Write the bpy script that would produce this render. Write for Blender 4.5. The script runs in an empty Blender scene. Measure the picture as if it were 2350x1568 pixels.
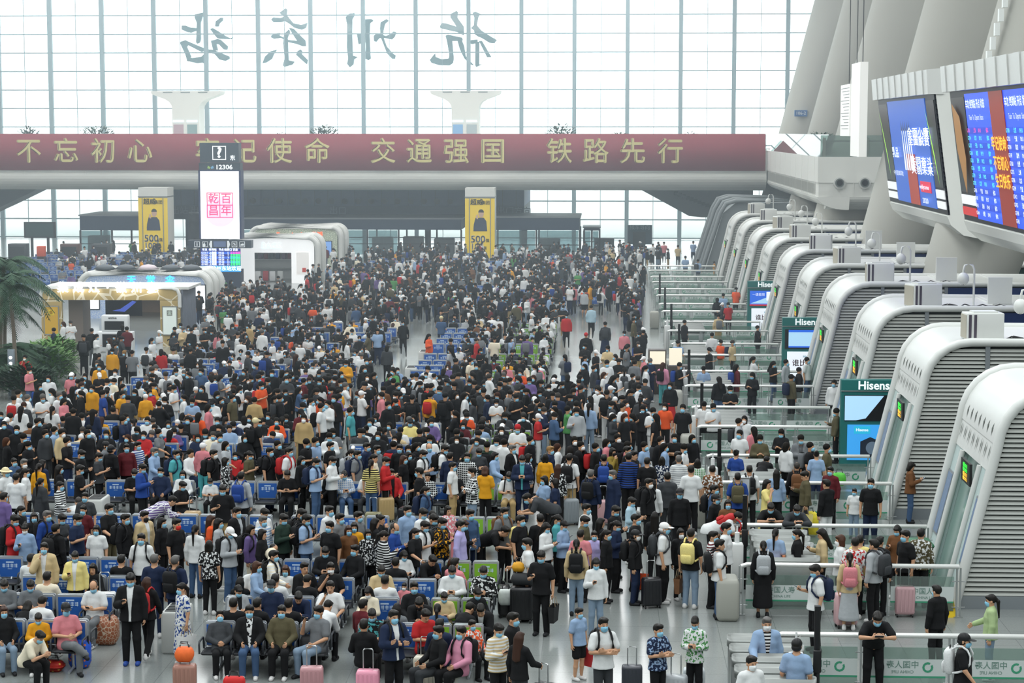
import bpy, math, random, re
import numpy as np
from mathutils import Matrix, Vector, Euler
R = math.radians
sc = bpy.context.scene
COL = sc.collection
# ------------------------------------------------------------------ camera
IW, IH, FPX = 2350.0, 1568.0, 4570.0
CAMZ = 10.3
YAW, PITCH = math.atan(212 / FPX), math.atan(484 / FPX)
cd = bpy.data.cameras.new('camera'); cam = bpy.data.objects.new('camera', cd); COL.objects.link(cam)
cd.sensor_width = 36.0; cd.lens = FPX / IW * 36.0; cd.clip_start = 0.5; cd.clip_end = 1200
cam.location = (0, 0, CAMZ)
cam.rotation_euler = (R(90) - PITCH, 0, YAW)
sc.camera = cam
# ------------------------------------------------------------------ sky and light
sc.view_settings.view_transform = 'Standard'; sc.view_settings.look = 'None'
sc.view_settings.gamma = 1.0; sc.view_settings.use_curve_mapping = False
sc.view_settings.exposure = 0.12
w = bpy.data.worlds.new('overcast_sky'); sc.world = w; w.use_nodes = True
bg = w.node_tree.nodes['Background']; bg.inputs[0].default_value = (0.90, 0.97, 1.0, 1); bg.inputs[1].default_value = 3.6
def skylight(x, y, sx, sy, watts):
    l = bpy.data.lights.new('skylight', 'AREA'); l.shape = 'RECTANGLE'; l.size = sx; l.size_y = sy; l.energy = watts
    l.color = (0.95, 0.985, 1.0)
    o = bpy.data.objects.new('skylight', l); COL.objects.link(o); o.location = (x, y, 29.8)
for xs in (-52, -26, 0, 26): skylight(xs, 85, 10, 200, 27000)
cy = sc.cycles
cy.max_bounces = 5; cy.diffuse_bounces = 2; cy.glossy_bounces = 3; cy.transmission_bounces = 4; cy.transparent_max_bounces = 14; cy.volume_bounces = 0
cy.caustics_reflective = False; cy.caustics_refractive = False; cy.sample_clamp_indirect = 4.0
cy.use_denoising = True
# ------------------------------------------------------------------ helpers
_rot = cam.rotation_euler.to_matrix()
def ray(px, py):
    return (_rot @ Vector(((px - IW / 2) / FPX, -(py - IH / 2) / FPX, -1.0)))
def ground(px, py, z=0.0):
    d = ray(px, py); t = (z - CAMZ) / d.z
    return Vector((d.x * t, d.y * t, z))
def at(px, py, Y):
    d = ray(px, py); t = Y / d.y
    return Vector((d.x * t, Y, CAMZ + d.z * t))
def project(p):
    q = _rot.transposed() @ (Vector(p) - Vector((0, 0, CAMZ)))
    return (IW / 2 + FPX * q.x / -q.z, IH / 2 - FPX * q.y / -q.z)
def lin(c): return c / 12.92 if c <= 0.04045 else ((c + 0.055) / 1.055) ** 2.4
def rgb(h):
    if isinstance(h, str): return tuple(lin(int(h[i:i + 2], 16) / 255) for i in (0, 2, 4))
    return tuple(h)
MATS = {}
def M(name, col, rough=0.6, metal=0.0, emit=0.0, noise=0.0, scale=8.0, spec=0.5, bump=0.0):
    if name in MATS: return MATS[name]
    m = bpy.data.materials.new(name); m.use_nodes = True; nt = m.node_tree; b = nt.nodes['Principled BSDF']
    c = rgb(col) + (1,)
    b.inputs['Base Color'].default_value = c; b.inputs['Roughness'].default_value = rough; b.inputs['Metallic'].default_value = metal
    b.inputs['Specular IOR Level'].default_value = spec
    if emit: b.inputs['Emission Color'].default_value = c; b.inputs['Emission Strength'].default_value = emit
    if noise or bump:
        tc = nt.nodes.new('ShaderNodeTexCoord'); n = nt.nodes.new('ShaderNodeTexNoise'); n.inputs['Scale'].default_value = scale; n.inputs['Detail'].default_value = 4
        nt.links.new(tc.outputs['Object'], n.inputs['Vector'])
        if noise:
            mx = nt.nodes.new('ShaderNodeMix'); mx.data_type = 'RGBA'
            mx.inputs[6].default_value = tuple(x * (1 - noise) for x in c[:3]) + (1,); mx.inputs[7].default_value = tuple(min(1, x * (1 + noise)) for x in c[:3]) + (1,)
            nt.links.new(n.outputs['Fac'], mx.inputs[0]); nt.links.new(mx.outputs[2], b.inputs['Base Color'])
        if bump:
            bp = nt.nodes.new('ShaderNodeBump'); bp.inputs['Strength'].default_value = bump; bp.inputs['Distance'].default_value = 0.02
            nt.links.new(n.outputs['Fac'], bp.inputs['Height']); nt.links.new(bp.outputs[0], b.inputs['Normal'])
    MATS[name] = m
    return m
def glass_mat(name, tint, gloss=0.12, rough=0.02, trans=0.9):
    if name in MATS: return MATS[name]
    m = bpy.data.materials.new(name); m.use_nodes = True; nt = m.node_tree; nt.nodes.clear()
    o = nt.nodes.new('ShaderNodeOutputMaterial'); t = nt.nodes.new('ShaderNodeBsdfTransparent'); g = nt.nodes.new('ShaderNodeBsdfGlossy')
    d = nt.nodes.new('ShaderNodeBsdfDiffuse'); fr = nt.nodes.new('ShaderNodeFresnel'); fr.inputs[0].default_value = 1.45
    mx = nt.nodes.new('ShaderNodeMixShader'); m2 = nt.nodes.new('ShaderNodeMixShader')
    t.inputs[0].default_value = rgb(tint) + (1,); g.inputs['Roughness'].default_value = rough; d.inputs[0].default_value = rgb(tint) + (1,)
    m2.inputs[0].default_value = trans
    nt.links.new(d.outputs[0], m2.inputs[1]); nt.links.new(t.outputs[0], m2.inputs[2])
    nt.links.new(fr.outputs[0], mx.inputs[0]); nt.links.new(m2.outputs[0], mx.inputs[1]); nt.links.new(g.outputs[0], mx.inputs[2]); nt.links.new(mx.outputs[0], o.inputs[0])
    MATS[name] = m
    return m
class MB:
    def __init__(s): s.v = []; s.f = []; s.mi = []; s.sm = []
    def add(s, vs, fs, mi=0, smooth=False):
        n = len(s.v); s.v.extend(tuple(p) for p in vs)
        for f in fs: s.f.append(tuple(i + n for i in f)); s.mi.append(mi); s.sm.append(smooth)
        return s
    def box(s, x0, x1, y0, y1, z0, z1, mi=0):
        v = [(x, y, z) for x in (x0, x1) for y in (y0, y1) for z in (z0, z1)]
        return s.add(v, [(0, 1, 3, 2), (4, 6, 7, 5), (0, 4, 5, 1), (2, 3, 7, 6), (0, 2, 6, 4), (1, 5, 7, 3)], mi)
    def rbox(s, x0, x1, y0, y1, z0, z1, r=0.03, mi=0, n=3):
        """box with rounded vertical edges and chamfered top and bottom"""
        ring = []
        for cx, cy_, a0 in ((x1 - r, y1 - r, 0), (x0 + r, y1 - r, 90), (x0 + r, y0 + r, 180), (x1 - r, y0 + r, 270)):
            for k in range(n + 1):
                a = R(a0 + 90 * k / n); ring.append((cx, cy_, math.cos(a), math.sin(a)))
        N = len(ring); vs = []
        for z, q in ((z0, r * .35), (z0 + r * .3, 0.7 * r), (z0 + r, r), (z1 - r, r), (z1 - r * .3, .7 * r), (z1, r * .35)):
            for cx, cy_, ca, sa in ring: vs.append((cx + q * ca, cy_ + q * sa, z))
        fs = [(j * N + i, j * N + (i + 1) % N, (j + 1) * N + (i + 1) % N, (j + 1) * N + i) for j in range(5) for i in range(N)]
        fs += [tuple(range(N - 1, -1, -1)), tuple(range(5 * N, 6 * N))]
        return s.add(vs, fs, mi, True)
    def prism(s, poly, ax, a, b, mi=0):
        n = len(poly)
        def P(u, v, t): return (u, t, v) if ax == 'y' else ((t, u, v) if ax == 'x' else (u, v, t))
        vs = [P(u, v, a) for u, v in poly] + [P(u, v, b) for u, v in poly]
        fs = [tuple(range(n)), tuple(range(2 * n - 1, n - 1, -1))] + [(i, i + n, (i + 1) % n + n, (i + 1) % n) for i in range(n)]
        return s.add(vs, fs, mi)
    def tube(s, pts, r, n=8, mi=0, closed=False):
        pts = [Vector(p) for p in pts]; rr = r if isinstance(r, (list, tuple)) else [r] * len(pts); vs = []; fs = []
        up = None
        for i, p in enumerate(pts):
            d = (pts[(i + 1) % len(pts)] - pts[i - 1]) if (closed or 0 < i < len(pts) - 1) else (pts[1] - pts[0] if i == 0 else pts[-1] - pts[-2])
            d.normalize()
            if up is None: up = Vector((0, 0, 1)) if abs(d.z) < 0.9 else Vector((1, 0, 0))
            a = d.cross(up); a.normalize(); b = d.cross(a); up = -b if False else up
            for k in range(n):
                t = 2 * math.pi * k / n; vs.append(p + (a * math.cos(t) + b * math.sin(t)) * rr[i])
        m = len(pts)
        for i in range(m if closed else m - 1):
            j = (i + 1) % m
            for k in range(n): fs.append((i * n + k, i * n + (k + 1) % n, j * n + (k + 1) % n, j * n + k))
        s.add(vs, fs, mi, True)
        if not closed: s.add([vs[k] for k in range(n)] + [vs[(m - 1) * n + k] for k in range(n)], [tuple(range(n - 1, -1, -1)), tuple(range(n, 2 * n))], mi)
        return s
    def cyl(s, c, r, z0, z1, n=16, mi=0, r2=None):
        return s.tube([(c[0], c[1], z0), (c[0], c[1], z1)], [r, r if r2 is None else r2], n, mi)
    def ball(s, c, r, mi=0, n=10, sc_=(1, 1, 1)):
        vs = []; fs = []
        for i in range(n // 2 + 1):
            a = math.pi * i / (n // 2)
            for k in range(n):
                b = 2 * math.pi * k / n
                vs.append((c[0] + r * sc_[0] * math.sin(a) * math.cos(b), c[1] + r * sc_[1] * math.sin(a) * math.sin(b), c[2] + r * sc_[2] * math.cos(a)))
        for i in range(n // 2):
            for k in range(n): fs.append((i * n + k, (i + 1) * n + k, (i + 1) * n + (k + 1) % n, i * n + (k + 1) % n))
        return s.add(vs, fs, mi, True)
    def text(s, body, size, o, ux=(1, 0, 0), uy=(0, 0, 1), mi=0, bold=0.0, align='CENTER', sx=1.0):
        cjk = bold > .015 and (bold > .035 or any(ord(c) > 0x2e80 for c in body))
        vs, fs = text_geo(body, 0.0 if cjk else bold, align); o = Vector(o); ux = Vector(ux); uy = Vector(uy)
        for dx, dy in (((-bold, 0), (bold, 0), (0, bold * .8), (0, -bold * .8)) if cjk else ((0, 0),)):
            s.add([o + ux * ((x + dx) * size * sx) + uy * ((y + dy) * size) for x, y in vs], fs, mi)
        return s
    def mesh(s, name, mats):
        me = bpy.data.meshes.new(name); me.from_pydata([tuple(p) for p in s.v], [], s.f); me.update()
        for m in mats: me.materials.append(m)
        me.polygons.foreach_set('material_index', s.mi); me.polygons.foreach_set('use_smooth', s.sm)
        return me
    def build(s, name, mats, parent=None, loc=None, rz=0.0):
        return link(name, s.mesh(name, mats if isinstance(mats, (list, tuple)) else [mats]), parent, loc, rz)
def link(name, me, parent=None, loc=None, rz=0.0):
    o = bpy.data.objects.new(name, me); COL.objects.link(o)
    if parent is not None: o.parent = parent
    if loc is not None: o.location = loc
    if rz: o.rotation_euler = (0, 0, rz)
    return o
_TXT = {}
def text_geo(body, bold, align):
    k = (body, bold, align)
    if k not in _TXT:
        c = bpy.data.curves.new('lettering', 'FONT'); c.body = body; c.size = 1.0; c.align_x = align; c.align_y = 'CENTER'; c.offset = bold; c.resolution_u = 3; c.fill_mode = 'FRONT'
        o = bpy.data.objects.new('lettering', c); COL.objects.link(o)
        dg = bpy.context.evaluated_depsgraph_get(); me = o.evaluated_get(dg).to_mesh()
        _TXT[k] = ([(v.co.x, v.co.y) for v in me.vertices], [tuple(p.vertices) for p in me.polygons])
        o.evaluated_get(dg).to_mesh_clear(); bpy.data.objects.remove(o); bpy.data.curves.remove(c)
    return _TXT[k]
def tag(o, label=None, cat=None, group=None, kind=None):
    if label: o['label'] = label
    if cat: o['category'] = cat
    if group: o['group'] = group
    if kind: o['kind'] = kind
    return o
def struct(o): o['kind'] = 'structure'; return o
def empty(name, loc, rz=0.0):
    o = bpy.data.objects.new(name, None); COL.objects.link(o); o.location = loc; o.rotation_euler = (0, 0, rz); o.empty_display_size = 0.2
    return o
def copy_tree(o, parent=None):
    c = o.copy(); COL.objects.link(c)
    if parent is not None: c.parent = parent
    for ch in list(o.children): copy_tree(ch, c)
    return c
# ------------------------------------------------------------------ distance-field figures
class SDF:
    """smooth union of round cones, meshed by surface nets"""
    def __init__(s, lo, hi, h):
        s.h = h; s.lo = np.array(lo, float); n = np.ceil((np.array(hi) - s.lo) / h).astype(int) + 1
        s.D = np.full(n, 0.2, np.float32); s.n = n
    def _sub(s, lo, hi):
        a = np.maximum(np.floor((lo - s.lo) / s.h).astype(int), 0); b = np.minimum(np.ceil((hi - s.lo) / s.h).astype(int) + 1, s.n)
        if np.any(b <= a): return None
        g = [(s.lo[i] + s.h * np.arange(a[i], b[i])).astype(np.float32) for i in range(3)]
        return tuple(slice(a[i], b[i]) for i in range(3)), g[0][:, None, None], g[1][None, :, None], g[2][None, None, :]
    def cone(s, a, b, r1, r2, k=0.02, ys=1.0, mode='u', frame=None):
        a = np.array(a, float); b = np.array(b, float); m = max(r1, r2) + 0.05
        if frame is not None: w_ = frame
        r = s._sub(np.minimum(a, b) - m, np.maximum(a, b) + m)
        if r is None: return
        sl, X, Y, Z = r
        d = b - a; L = max(float(d @ d), 1e-9)
        px, py, pz = X - a[0], Y - a[1], Z - a[2]
        t = np.clip((px * d[0] + py * d[1] + pz * d[2]) / L, 0, 1)
        qx, qy, qz = px - t * d[0], (py - t * d[1]) * ys, pz - t * d[2]
        dist = np.sqrt(qx * qx + qy * qy + qz * qz) - (r1 + (r2 - r1) * t)
        s._mix(sl, dist, k, mode)
    def ell(s, c, rad, k=0.02, mode='u', rot=None):
        c = np.array(c, float); rad = np.array(rad, float); m = rad.max() + 0.05
        r = s._sub(c - m, c + m)
        if r is None: return
        sl, X, Y, Z = r
        X, Y, Z = np.broadcast_arrays(X - c[0], Y - c[1], Z - c[2])
        if rot is not None:
            X, Y, Z = (rot[0][0] * X + rot[1][0] * Y + rot[2][0] * Z, rot[0][1] * X + rot[1][1] * Y + rot[2][1] * Z, rot[0][2] * X + rot[1][2] * Y + rot[2][2] * Z)
        q = np.sqrt((X / rad[0]) ** 2 + (Y / rad[1]) ** 2 + (Z / rad[2]) ** 2)
        s._mix(sl, ((q - 1) * rad.min()).astype(np.float32), k, mode)
    def _mix(s, sl, d, k, mode):
        A = s.D[sl]
        if mode == 'u':
            h = np.maximum(k - np.abs(A - d), 0) / max(k, 1e-6); s.D[sl] = np.minimum(A, d) - h * h * k * 0.25
        else:
            s.D[sl] = np.maximum(A, -d)
    def halfspace(s, n, c):
        """cut away the side n points to"""
        g = [(s.lo[i] + s.h * np.arange(s.n[i])).astype(np.float32) for i in range(3)]
        d = n[0] * (g[0][:, None, None] - c[0]) + n[1] * (g[1][None, :, None] - c[1]) + n[2] * (g[2][None, None, :] - c[2])
        s.D = np.maximum(s.D, d.astype(np.float32))
    def slit(s, w, y0, c, dy):
        """cut an open front, a band about x = 0"""
        g = [(s.lo[i] + s.h * np.arange(s.n[i])).astype(np.float32) for i in range(3)]
        zz = g[2][None, None, :]; d = np.maximum(np.abs(g[0][:, None, None]) - (w + .03 * np.clip((zz - c[2]) / .3, -1, 1)), g[1][None, :, None] - y0 + dy * 0)
        s.D = np.maximum(s.D, -d.astype(np.float32))
    def mesh(s):
        D = s.D; ins = D < 0
        c = np.zeros(tuple(x - 1 for x in D.shape), np.int8)
        cor = [(i, j, k) for i in (0, 1) for j in (0, 1) for k in (0, 1)]
        N = [x - 1 for x in D.shape]
        for i, j, k in cor: c += ins[i:i + N[0], j:j + N[1], k:k + N[2]]
        act = (c > 0) & (c < 8); idx = -np.ones(act.shape, np.int32); cells = np.argwhere(act)
        idx[act] = np.arange(len(cells))
        vals = {q: D[cells[:, 0] + q[0], cells[:, 1] + q[1], cells[:, 2] + q[2]] for q in cor}
        P = np.zeros((len(cells), 3)); W = np.zeros(len(cells))
        for q in cor:
            for ax in range(3):
                if q[ax] == 0:
                    q2 = list(q); q2[ax] = 1; q2 = tuple(q2)
                    a, b = vals[q], vals[q2]; x = (a < 0) != (b < 0)
                    t = np.where(x, a / np.where(x, a - b, 1), 0)
                    for d in range(3):
                        P[:, d] += np.where(x, q[d] + (t if d == ax else 0), 0)
                    W += x
        V = s.lo + s.h * (cells + P / W[:, None])
        F = []
        for ax in range(3):
            o1, o2 = [(1, 2), (2, 0), (0, 1)][ax]
            sa = [slice(1, -1)] * 3; sb = [slice(1, -1)] * 3
            sa[ax] = slice(0, -1); sb[ax] = slice(1, None)
            A, B = ins[tuple(sa)], ins[tuple(sb)]
            off = np.array([1, 1, 1]); off[ax] = 0
            for flip, cond in ((False, A & ~B), (True, ~A & B)):
                e = np.argwhere(cond) + off
                if len(e) == 0: continue
                q = []
                for u, v in ((0, 0), (1, 0), (1, 1), (0, 1)):
                    p = e.copy(); p[:, o1] -= u; p[:, o2] -= v; q.append(idx[p[:, 0], p[:, 1], p[:, 2]])
                q = np.stack(q, 1)
                F.append(q[:, ::-1] if flip else q)
        F = np.concatenate(F)
        F = F[(F >= 0).all(1)]
        return V, F
def np_mesh(name, V, F, mats, mi=None):
    me = bpy.data.meshes.new(name)
    me.vertices.add(len(V)); me.vertices.foreach_set('co', np.asarray(V, np.float32).ravel())
    me.loops.add(F.size); me.loops.foreach_set('vertex_index', F.astype(np.int32).ravel())
    me.polygons.add(len(F)); me.polygons.foreach_set('loop_start', np.arange(0, F.size, F.shape[1], dtype=np.int32))
    me.polygons.foreach_set('use_smooth', np.ones(len(F), bool))
    for m in mats: me.materials.append(m)
    if mi is not None: me.polygons.foreach_set('material_index', np.asarray(mi, np.int32))
    me.update(); me.validate()
    return me
# ---- poses: every joint in metres, the figure faces -y, its right hand is at -x
def pose(k):
    st = dict(pel=(0, 0, .94), che=(0, 0, 1.27), nec=(0, .015, 1.46), hed=(0, -.01, 1.595), pit=4,
              lel=(.235, .03, 1.13), lwr=(.25, -.02, .885), rel=(-.235, .03, 1.13), rwr=(-.25, -.02, .885), lhd=(.0, -.03, -1), rhd=(0, -.03, -1),
              lkn=(.10, -.02, .50), lan=(.11, .02, .085), rkn=(-.10, -.02, .50), ran=(-.11, .02, .085), sit=False)
    se = dict(pel=(0, 0, .54), che=(0, .05, .87), nec=(0, .07, 1.06), hed=(0, .045, 1.195), pit=5,
              lel=(.25, -.02, .74), lwr=(.14, -.27, .655), rel=(-.25, -.02, .74), rwr=(-.14, -.27, .655), lhd=(-.1, -1, -.15), rhd=(.1, -1, -.15),
              lkn=(.12, -.43, .51), lan=(.12, -.42, .085), rkn=(-.12, -.43, .51), ran=(-.13, -.40, .085), sit=True)
    d = dict(st if k.isupper() else se)
    up = {
        'S': {}, 'P': dict(pit=28, lel=(.235, 0, 1.14), lwr=(.085, -.25, 1.17), rel=(-.235, 0, 1.14), rwr=(-.085, -.25, 1.17), lhd=(-.45, -.7, .5), rhd=(.45, -.7, .5)),
        'Q': dict(pit=24, rel=(-.245, -.02, 1.14), rwr=(-.12, -.27, 1.22), rhd=(.35, -.7, .5)),
        'X': dict(pit=2, lel=(.25, -.06, 1.15), rel=(-.25, -.06, 1.15), lwr=(-.04, -.21, 1.19), rwr=(.04, -.235, 1.15), lhd=(-1, .1, .1), rhd=(1, .1, .05)),
        'H': dict(pit=6, rel=(-.26, -.10, 1.15), rwr=(-.27, -.34, 1.06), rhd=(0, -.8, -.5)),
        'W': dict(pit=6, lkn=(.10, -.17, .52), lan=(.10, -.22, .10), rkn=(-.09, .06, .49), ran=(-.09, .32, .15), lel=(.24, .10, 1.15), lwr=(.25, .13, .90), rel=(-.24, -.07, 1.14), rwr=(-.22, -.22, .95)),
        'F': dict(pit=4, rel=(-.23, -.16, 1.17), rwr=(-.075, -.17, 1.40), rhd=(.25, .1, 1)),
        'L': dict(pel=(0, .16, .92), che=(0, -.08, 1.19), nec=(0, -.19, 1.335), hed=(0, -.275, 1.44), pit=38, lel=(.29, -.33, 1.13), rel=(-.29, -.33, 1.13), lwr=(.11, -.47, 1.16), rwr=(-.11, -.47, 1.16), lhd=(-.7, -.4, .4), rhd=(.7, -.4, .4), lkn=(.11, .12, .5), rkn=(-.11, .12, .5), lan=(.12, .15, .085), ran=(-.12, .15, .085)),
        'B': dict(pel=(0, .12, .94), che=(0, -.20, 1.10), nec=(0, -.37, 1.19), hed=(0, -.49, 1.25), pit=35, lel=(.22, -.40, .93), rel=(-.22, -.40, .93), lwr=(.12, -.62, .90), rwr=(-.12, -.62, .90), lhd=(-.2, -1, -.1), rhd=(.2, -1, -.1), lkn=(.1, .1, .5), rkn=(-.1, .1, .5), lan=(.11, .13, .085), ran=(-.11, .13, .085)),
        'k': {}, 'p': dict(pit=30, che=(0, .03, .86), nec=(0, .02, 1.05), hed=(0, -.03, 1.17), lel=(.24, -.04, .75), rel=(-.24, -.04, .75), lwr=(.08, -.27, .76), rwr=(-.08, -.27, .76), lhd=(-.45, -.7, .4), rhd=(.45, -.7, .4)),
        'l': dict(pit=40, che=(0, -.17, .82), nec=(0, -.29, .97), hed=(0, -.38, 1.07), lel=(.19, -.38, .645), rel=(-.19, -.38, .645), lwr=(.06, -.56, .74), rwr=(-.06, -.56, .74), lhd=(-.5, -.6, .2), rhd=(.5, -.6, .2)),
        'b': dict(pit=-22, pel=(0, -.10, .53), che=(0, .08, .84), nec=(0, .15, 1.02), hed=(.02, .20, 1.13), lwr=(.06, -.22, .68), rwr=(-.06, -.22, .68), lhd=(-.6, -.6, 0), rhd=(.6, -.6, 0)),
        'c': dict(pit=8, rkn=(.0, -.44, .60), ran=(.22, -.50, .42), lwr=(.07, -.26, .72), rwr=(-.05, -.26, .74), lhd=(-.6, -.6, .1), rhd=(.6, -.6, .1)),
        'f': dict(pit=8, rel=(-.24, -.16, .80), rwr=(-.10, -.25, 1.04), rhd=(.35, .0, 1)),
    }[k]
    d.update(up); return d
def body_parts(p):
    pel, che, nec, hed = (np.array(p[q], float) for q in ('pel', 'che', 'nec', 'hed'))
    sh = {}
    ax = (nec - che) / np.linalg.norm(nec - che)
    for sd, sx in (('l', 1), ('r', -1)): sh[sd] = che + ax * 0.122 + np.array([sx * .166, 0.0, 0])
    hip = {'l': pel + np.array([.080, 0, -.02]), 'r': pel + np.array([-.080, 0, -.02])}
    return pel, che, nec, hed, sh, hip, ax
def bounds(p, m=.3):
    pts = np.array([v for k, v in p.items() if isinstance(v, tuple) and k not in ('lhd', 'rhd')])
    return pts.min(0) - m, pts.max(0) + m
def head_rot(p): return Euler((R(p['pit']), 0, 0)).to_matrix()
def head_sdf(S, c, rot):
    def T(v): return np.array(c) + np.array(rot @ Vector(v))
    S.ell(T((0, .012, .035)), (.077, .095, .092), .03, rot=rot)
    S.ell(T((0, -.028, -.035)), (.060, .070, .088), .04, rot=rot)
    S.cone(T((0, -.085, .005)), T((0, -.102, -.028)), .010, .016, .02)
    for sx in (-1, 1): S.ell(T((sx * .078, .015, -.005)), (.012, .022, .034), .01, rot=rot)
    S.cone(T((-.022, -.083, -.066)), T((.022, -.083, -.066)), .010, .010, .015)
def make_body(k, h=.0085, coarse=False):
    p = pose(k); pel, che, nec, hed, sh, hip, ax = body_parts(p); lo, hi = bounds(p)
    lo[2] = -.02; S = SDF(lo, hi, h)
    S.cone(pel, (pel + che) / 2, .145, .125, .05, 1.25); S.cone((pel + che) / 2, che, .125, .14, .05, 1.25); S.cone(che, che + ax * .09, .14, .12, .05, 1.25)
    S.cone(sh['l'] * .8 + sh['r'] * .2, sh['r'] * .8 + sh['l'] * .2, .068, .068, .05)
    rot = head_rot(p)
    S.cone(che + ax * .13, np.array(hed) + np.array(rot @ Vector((0, .01, -.06))), .062, .052, .04)
    head_sdf(S, hed, rot)
    for sd, sx in (('l', 1), ('r', -1)):
        el, wr, kn, an = (np.array(p[sd + q], float) for q in ('el', 'wr', 'kn', 'an'))
        S.cone(sh[sd], el, .054, .040, .03); S.cone(el, wr, .041, .026, .015)
        S.cone(hip[sd], kn, .092, .058, .04); S.cone(kn, kn * .6 + an * .4, .056, .055, .02); S.cone(kn * .6 + an * .4, an, .055, .036, .02)
        S.cone(an + (0, .02, -.045), an + (0, -.13, -.055), .038, .030, .02)
        d = np.array(p[sd + 'hd'], float); d /= np.linalg.norm(d)
        side = np.array([0., -1, 0]) if abs(d[2]) > .8 else np.array([0, 0, 1.]) * 1
        side = side - d * (side @ d); side /= np.linalg.norm(side); nrm = np.cross(d, side)
        inn = nrm if nrm[0] * sx < 0 else -nrm
        pc = wr + d * .05
        for q in (-.026, -.009, .009, .026): S.cone(wr + d * .01 + side * q * .6, wr + d * .085 + side * q, .016, .0135, .012)
        for j, (q, L) in enumerate(((.031, .062), (.0105, .075), (-.0105, .070), (-.031, .052))):
            b0 = wr + d * .088 + side * q; b1 = b0 + (d * .8 + inn * .35 + side * q * 1.2) * L * .55; b2 = b1 + (d * .45 + inn * .85) * L * .5
            S.cone(b0, b1, .0098, .0092, .004); S.cone(b1, b2, .0092, .0080, .004)
        t0 = wr + d * .03 + side * .028; t1 = t0 + (d * .55 + side * .6 + inn * .3) * .042; t2 = t1 + (d * .85 + inn * .35) * .034
        S.cone(t0, t1, .0135, .0110, .008); S.cone(t1, t2, .0110, .0085, .005)
    V, F = S.mesh()
    C = V[F].mean(1); L = (C - np.array(hed)) @ np.array(rot)
    mi = np.zeros(len(F), int)
    for sx in (-1, 1):
        e = ((L[:, 0] - sx * .030) / .015) ** 2 + ((L[:, 2] - .004) / .0065) ** 2 < 1
        b = ((L[:, 0] - sx * .031) / .022) ** 2 + ((L[:, 2] - .026) / .005) ** 2 < 1
        mi[(e | b) & (L[:, 1] < -.05)] = 1
    mo = ((L[:, 0]) / .024) ** 2 + ((L[:, 2] + .066) / .007) ** 2 < 1
    mi[mo & (L[:, 1] < -.06)] = 2
    top = V[:, 2].max(); tv = V[V[:, 2].argmax()]
    return V, F, mi, p, (float(hed[0]), float(hed[1]), float(max(top, hed[2] + .12) + .012))
def make_cloth(k, style, h=.0115):
    p = pose(k); pel, che, nec, hed, sh, hip, ax = body_parts(p); lo, hi = bounds(p); lo[2] = -.02
    S = SDF(lo, hi, h); sit = p['sit']; j = style
    if j in ('t', 'l', 'j', 'c', 'i', 'd'):
        o = {'t': .022, 'l': .022, 'j': .034, 'c': .036, 'i': .018, 'd': .02}[j]
        low = pel + (che - pel) * (-.22 if not sit else -.02)
        S.cone(low, (low + che) / 2, .186 + o, .143 + o, .05, 1.22); S.cone((low + che) / 2, che, .143 + o, .142 + o, .05, 1.2); S.cone(che, che + ax * .10, .145 + o, .11 + o, .05, 1.22)
        S.cone(sh['l'] * .82 + sh['r'] * .18, sh['r'] * .82 + sh['l'] * .18, .066 + o, .066 + o, .05)
        if j != 'i':
            for sd in 'lr':
                el, wr = np.array(p[sd + 'el'], float), np.array(p[sd + 'wr'], float)
                if j in 'td': S.cone(sh[sd], sh[sd] * .3 + el * .7, .058 + o, .056 + o, .03)
                else:
                    S.cone(sh[sd], el, .056 + o, .046 + o, .03); S.cone(el, el * .05 + wr * .95, .045 + o, .034 + o * .8, .02)
        if j in ('l', 'j', 'c'): S.cone(che + ax * .12, che + ax * .185, .082, .076, .02)
        if j == 'c' and not sit:
            kn = (np.array(p['lkn']) + np.array(p['rkn'])) / 2; S.cone(pel, kn + (0, 0, .0), .19, .24, .05, 1.15); S.halfspace((0, 0, -1), (0, 0, kn[2] + .0))
        if j == 'd':
            if sit: S.cone(hip['l'], np.array(p['lkn']), .12, .10, .05); S.cone(hip['r'], np.array(p['rkn']), .12, .10, .05)
        if j != 'c' or sit: S.halfspace((0, 0, -1), (0, 0, low[2] - (.02 if not sit else .10)))
        rot = head_rot(p)
        if j in ('t', 'd', 'i', 'j'): S.cone(che + ax * .15, che + ax * .30, .068 if j != 'j' else .078, .075, .01, mode='s')
        if j == 'j':
            S.slit(.052, che[1] - .03, che + ax * .06, .07)
    elif j in ('p', 's'):
        S.cone(pel + (0, 0, .03), pel, .135, .152, .03, 1.4)
        for sd in 'lr':
            kn, an = np.array(p[sd + 'kn'], float), np.array(p[sd + 'an'], float)
            if j == 'p':
                S.cone(hip[sd], kn, .102, .076, .03); S.cone(kn, an + (0, 0, .0), .078, .062, .03)
            else: S.cone(hip[sd], hip[sd] * .25 + kn * .75, .112, .102, .03)
        S.halfspace((0, 0, -1), (0, 0, .05))
    elif j == 'k':
        kn = (np.array(p['lkn']) + np.array(p['rkn'])) / 2; an = (np.array(p['lan']) + np.array(p['ran'])) / 2
        if sit: S.cone(pel, kn, .17, .17, .04); S.cone(kn, kn * .45 + an * .55, .17, .18, .05)
        else: S.cone(pel + (0, 0, .08), pel, .14, .17, .04, 1.2); S.cone(pel, an + (0, 0, .22), .17, .25, .05, 1.1); S.halfspace((0, 0, -1), (0, 0, .24))
    elif j == 'o':
        for sd in 'lr':
            an = np.array(p[sd + 'an'], float); bz = an[2] - .085
            S.cone(an + (0, .035, -.045), an + (0, -.13, -.052), .052, .042, .03); S.cone(an + (0, .03, -.02), an + (0, .02, .01), .048, .046, .02)
            S.halfspace((0, 0, -1), (0, 0, -.0)) if bz < .02 else None
    return S.mesh()
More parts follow.
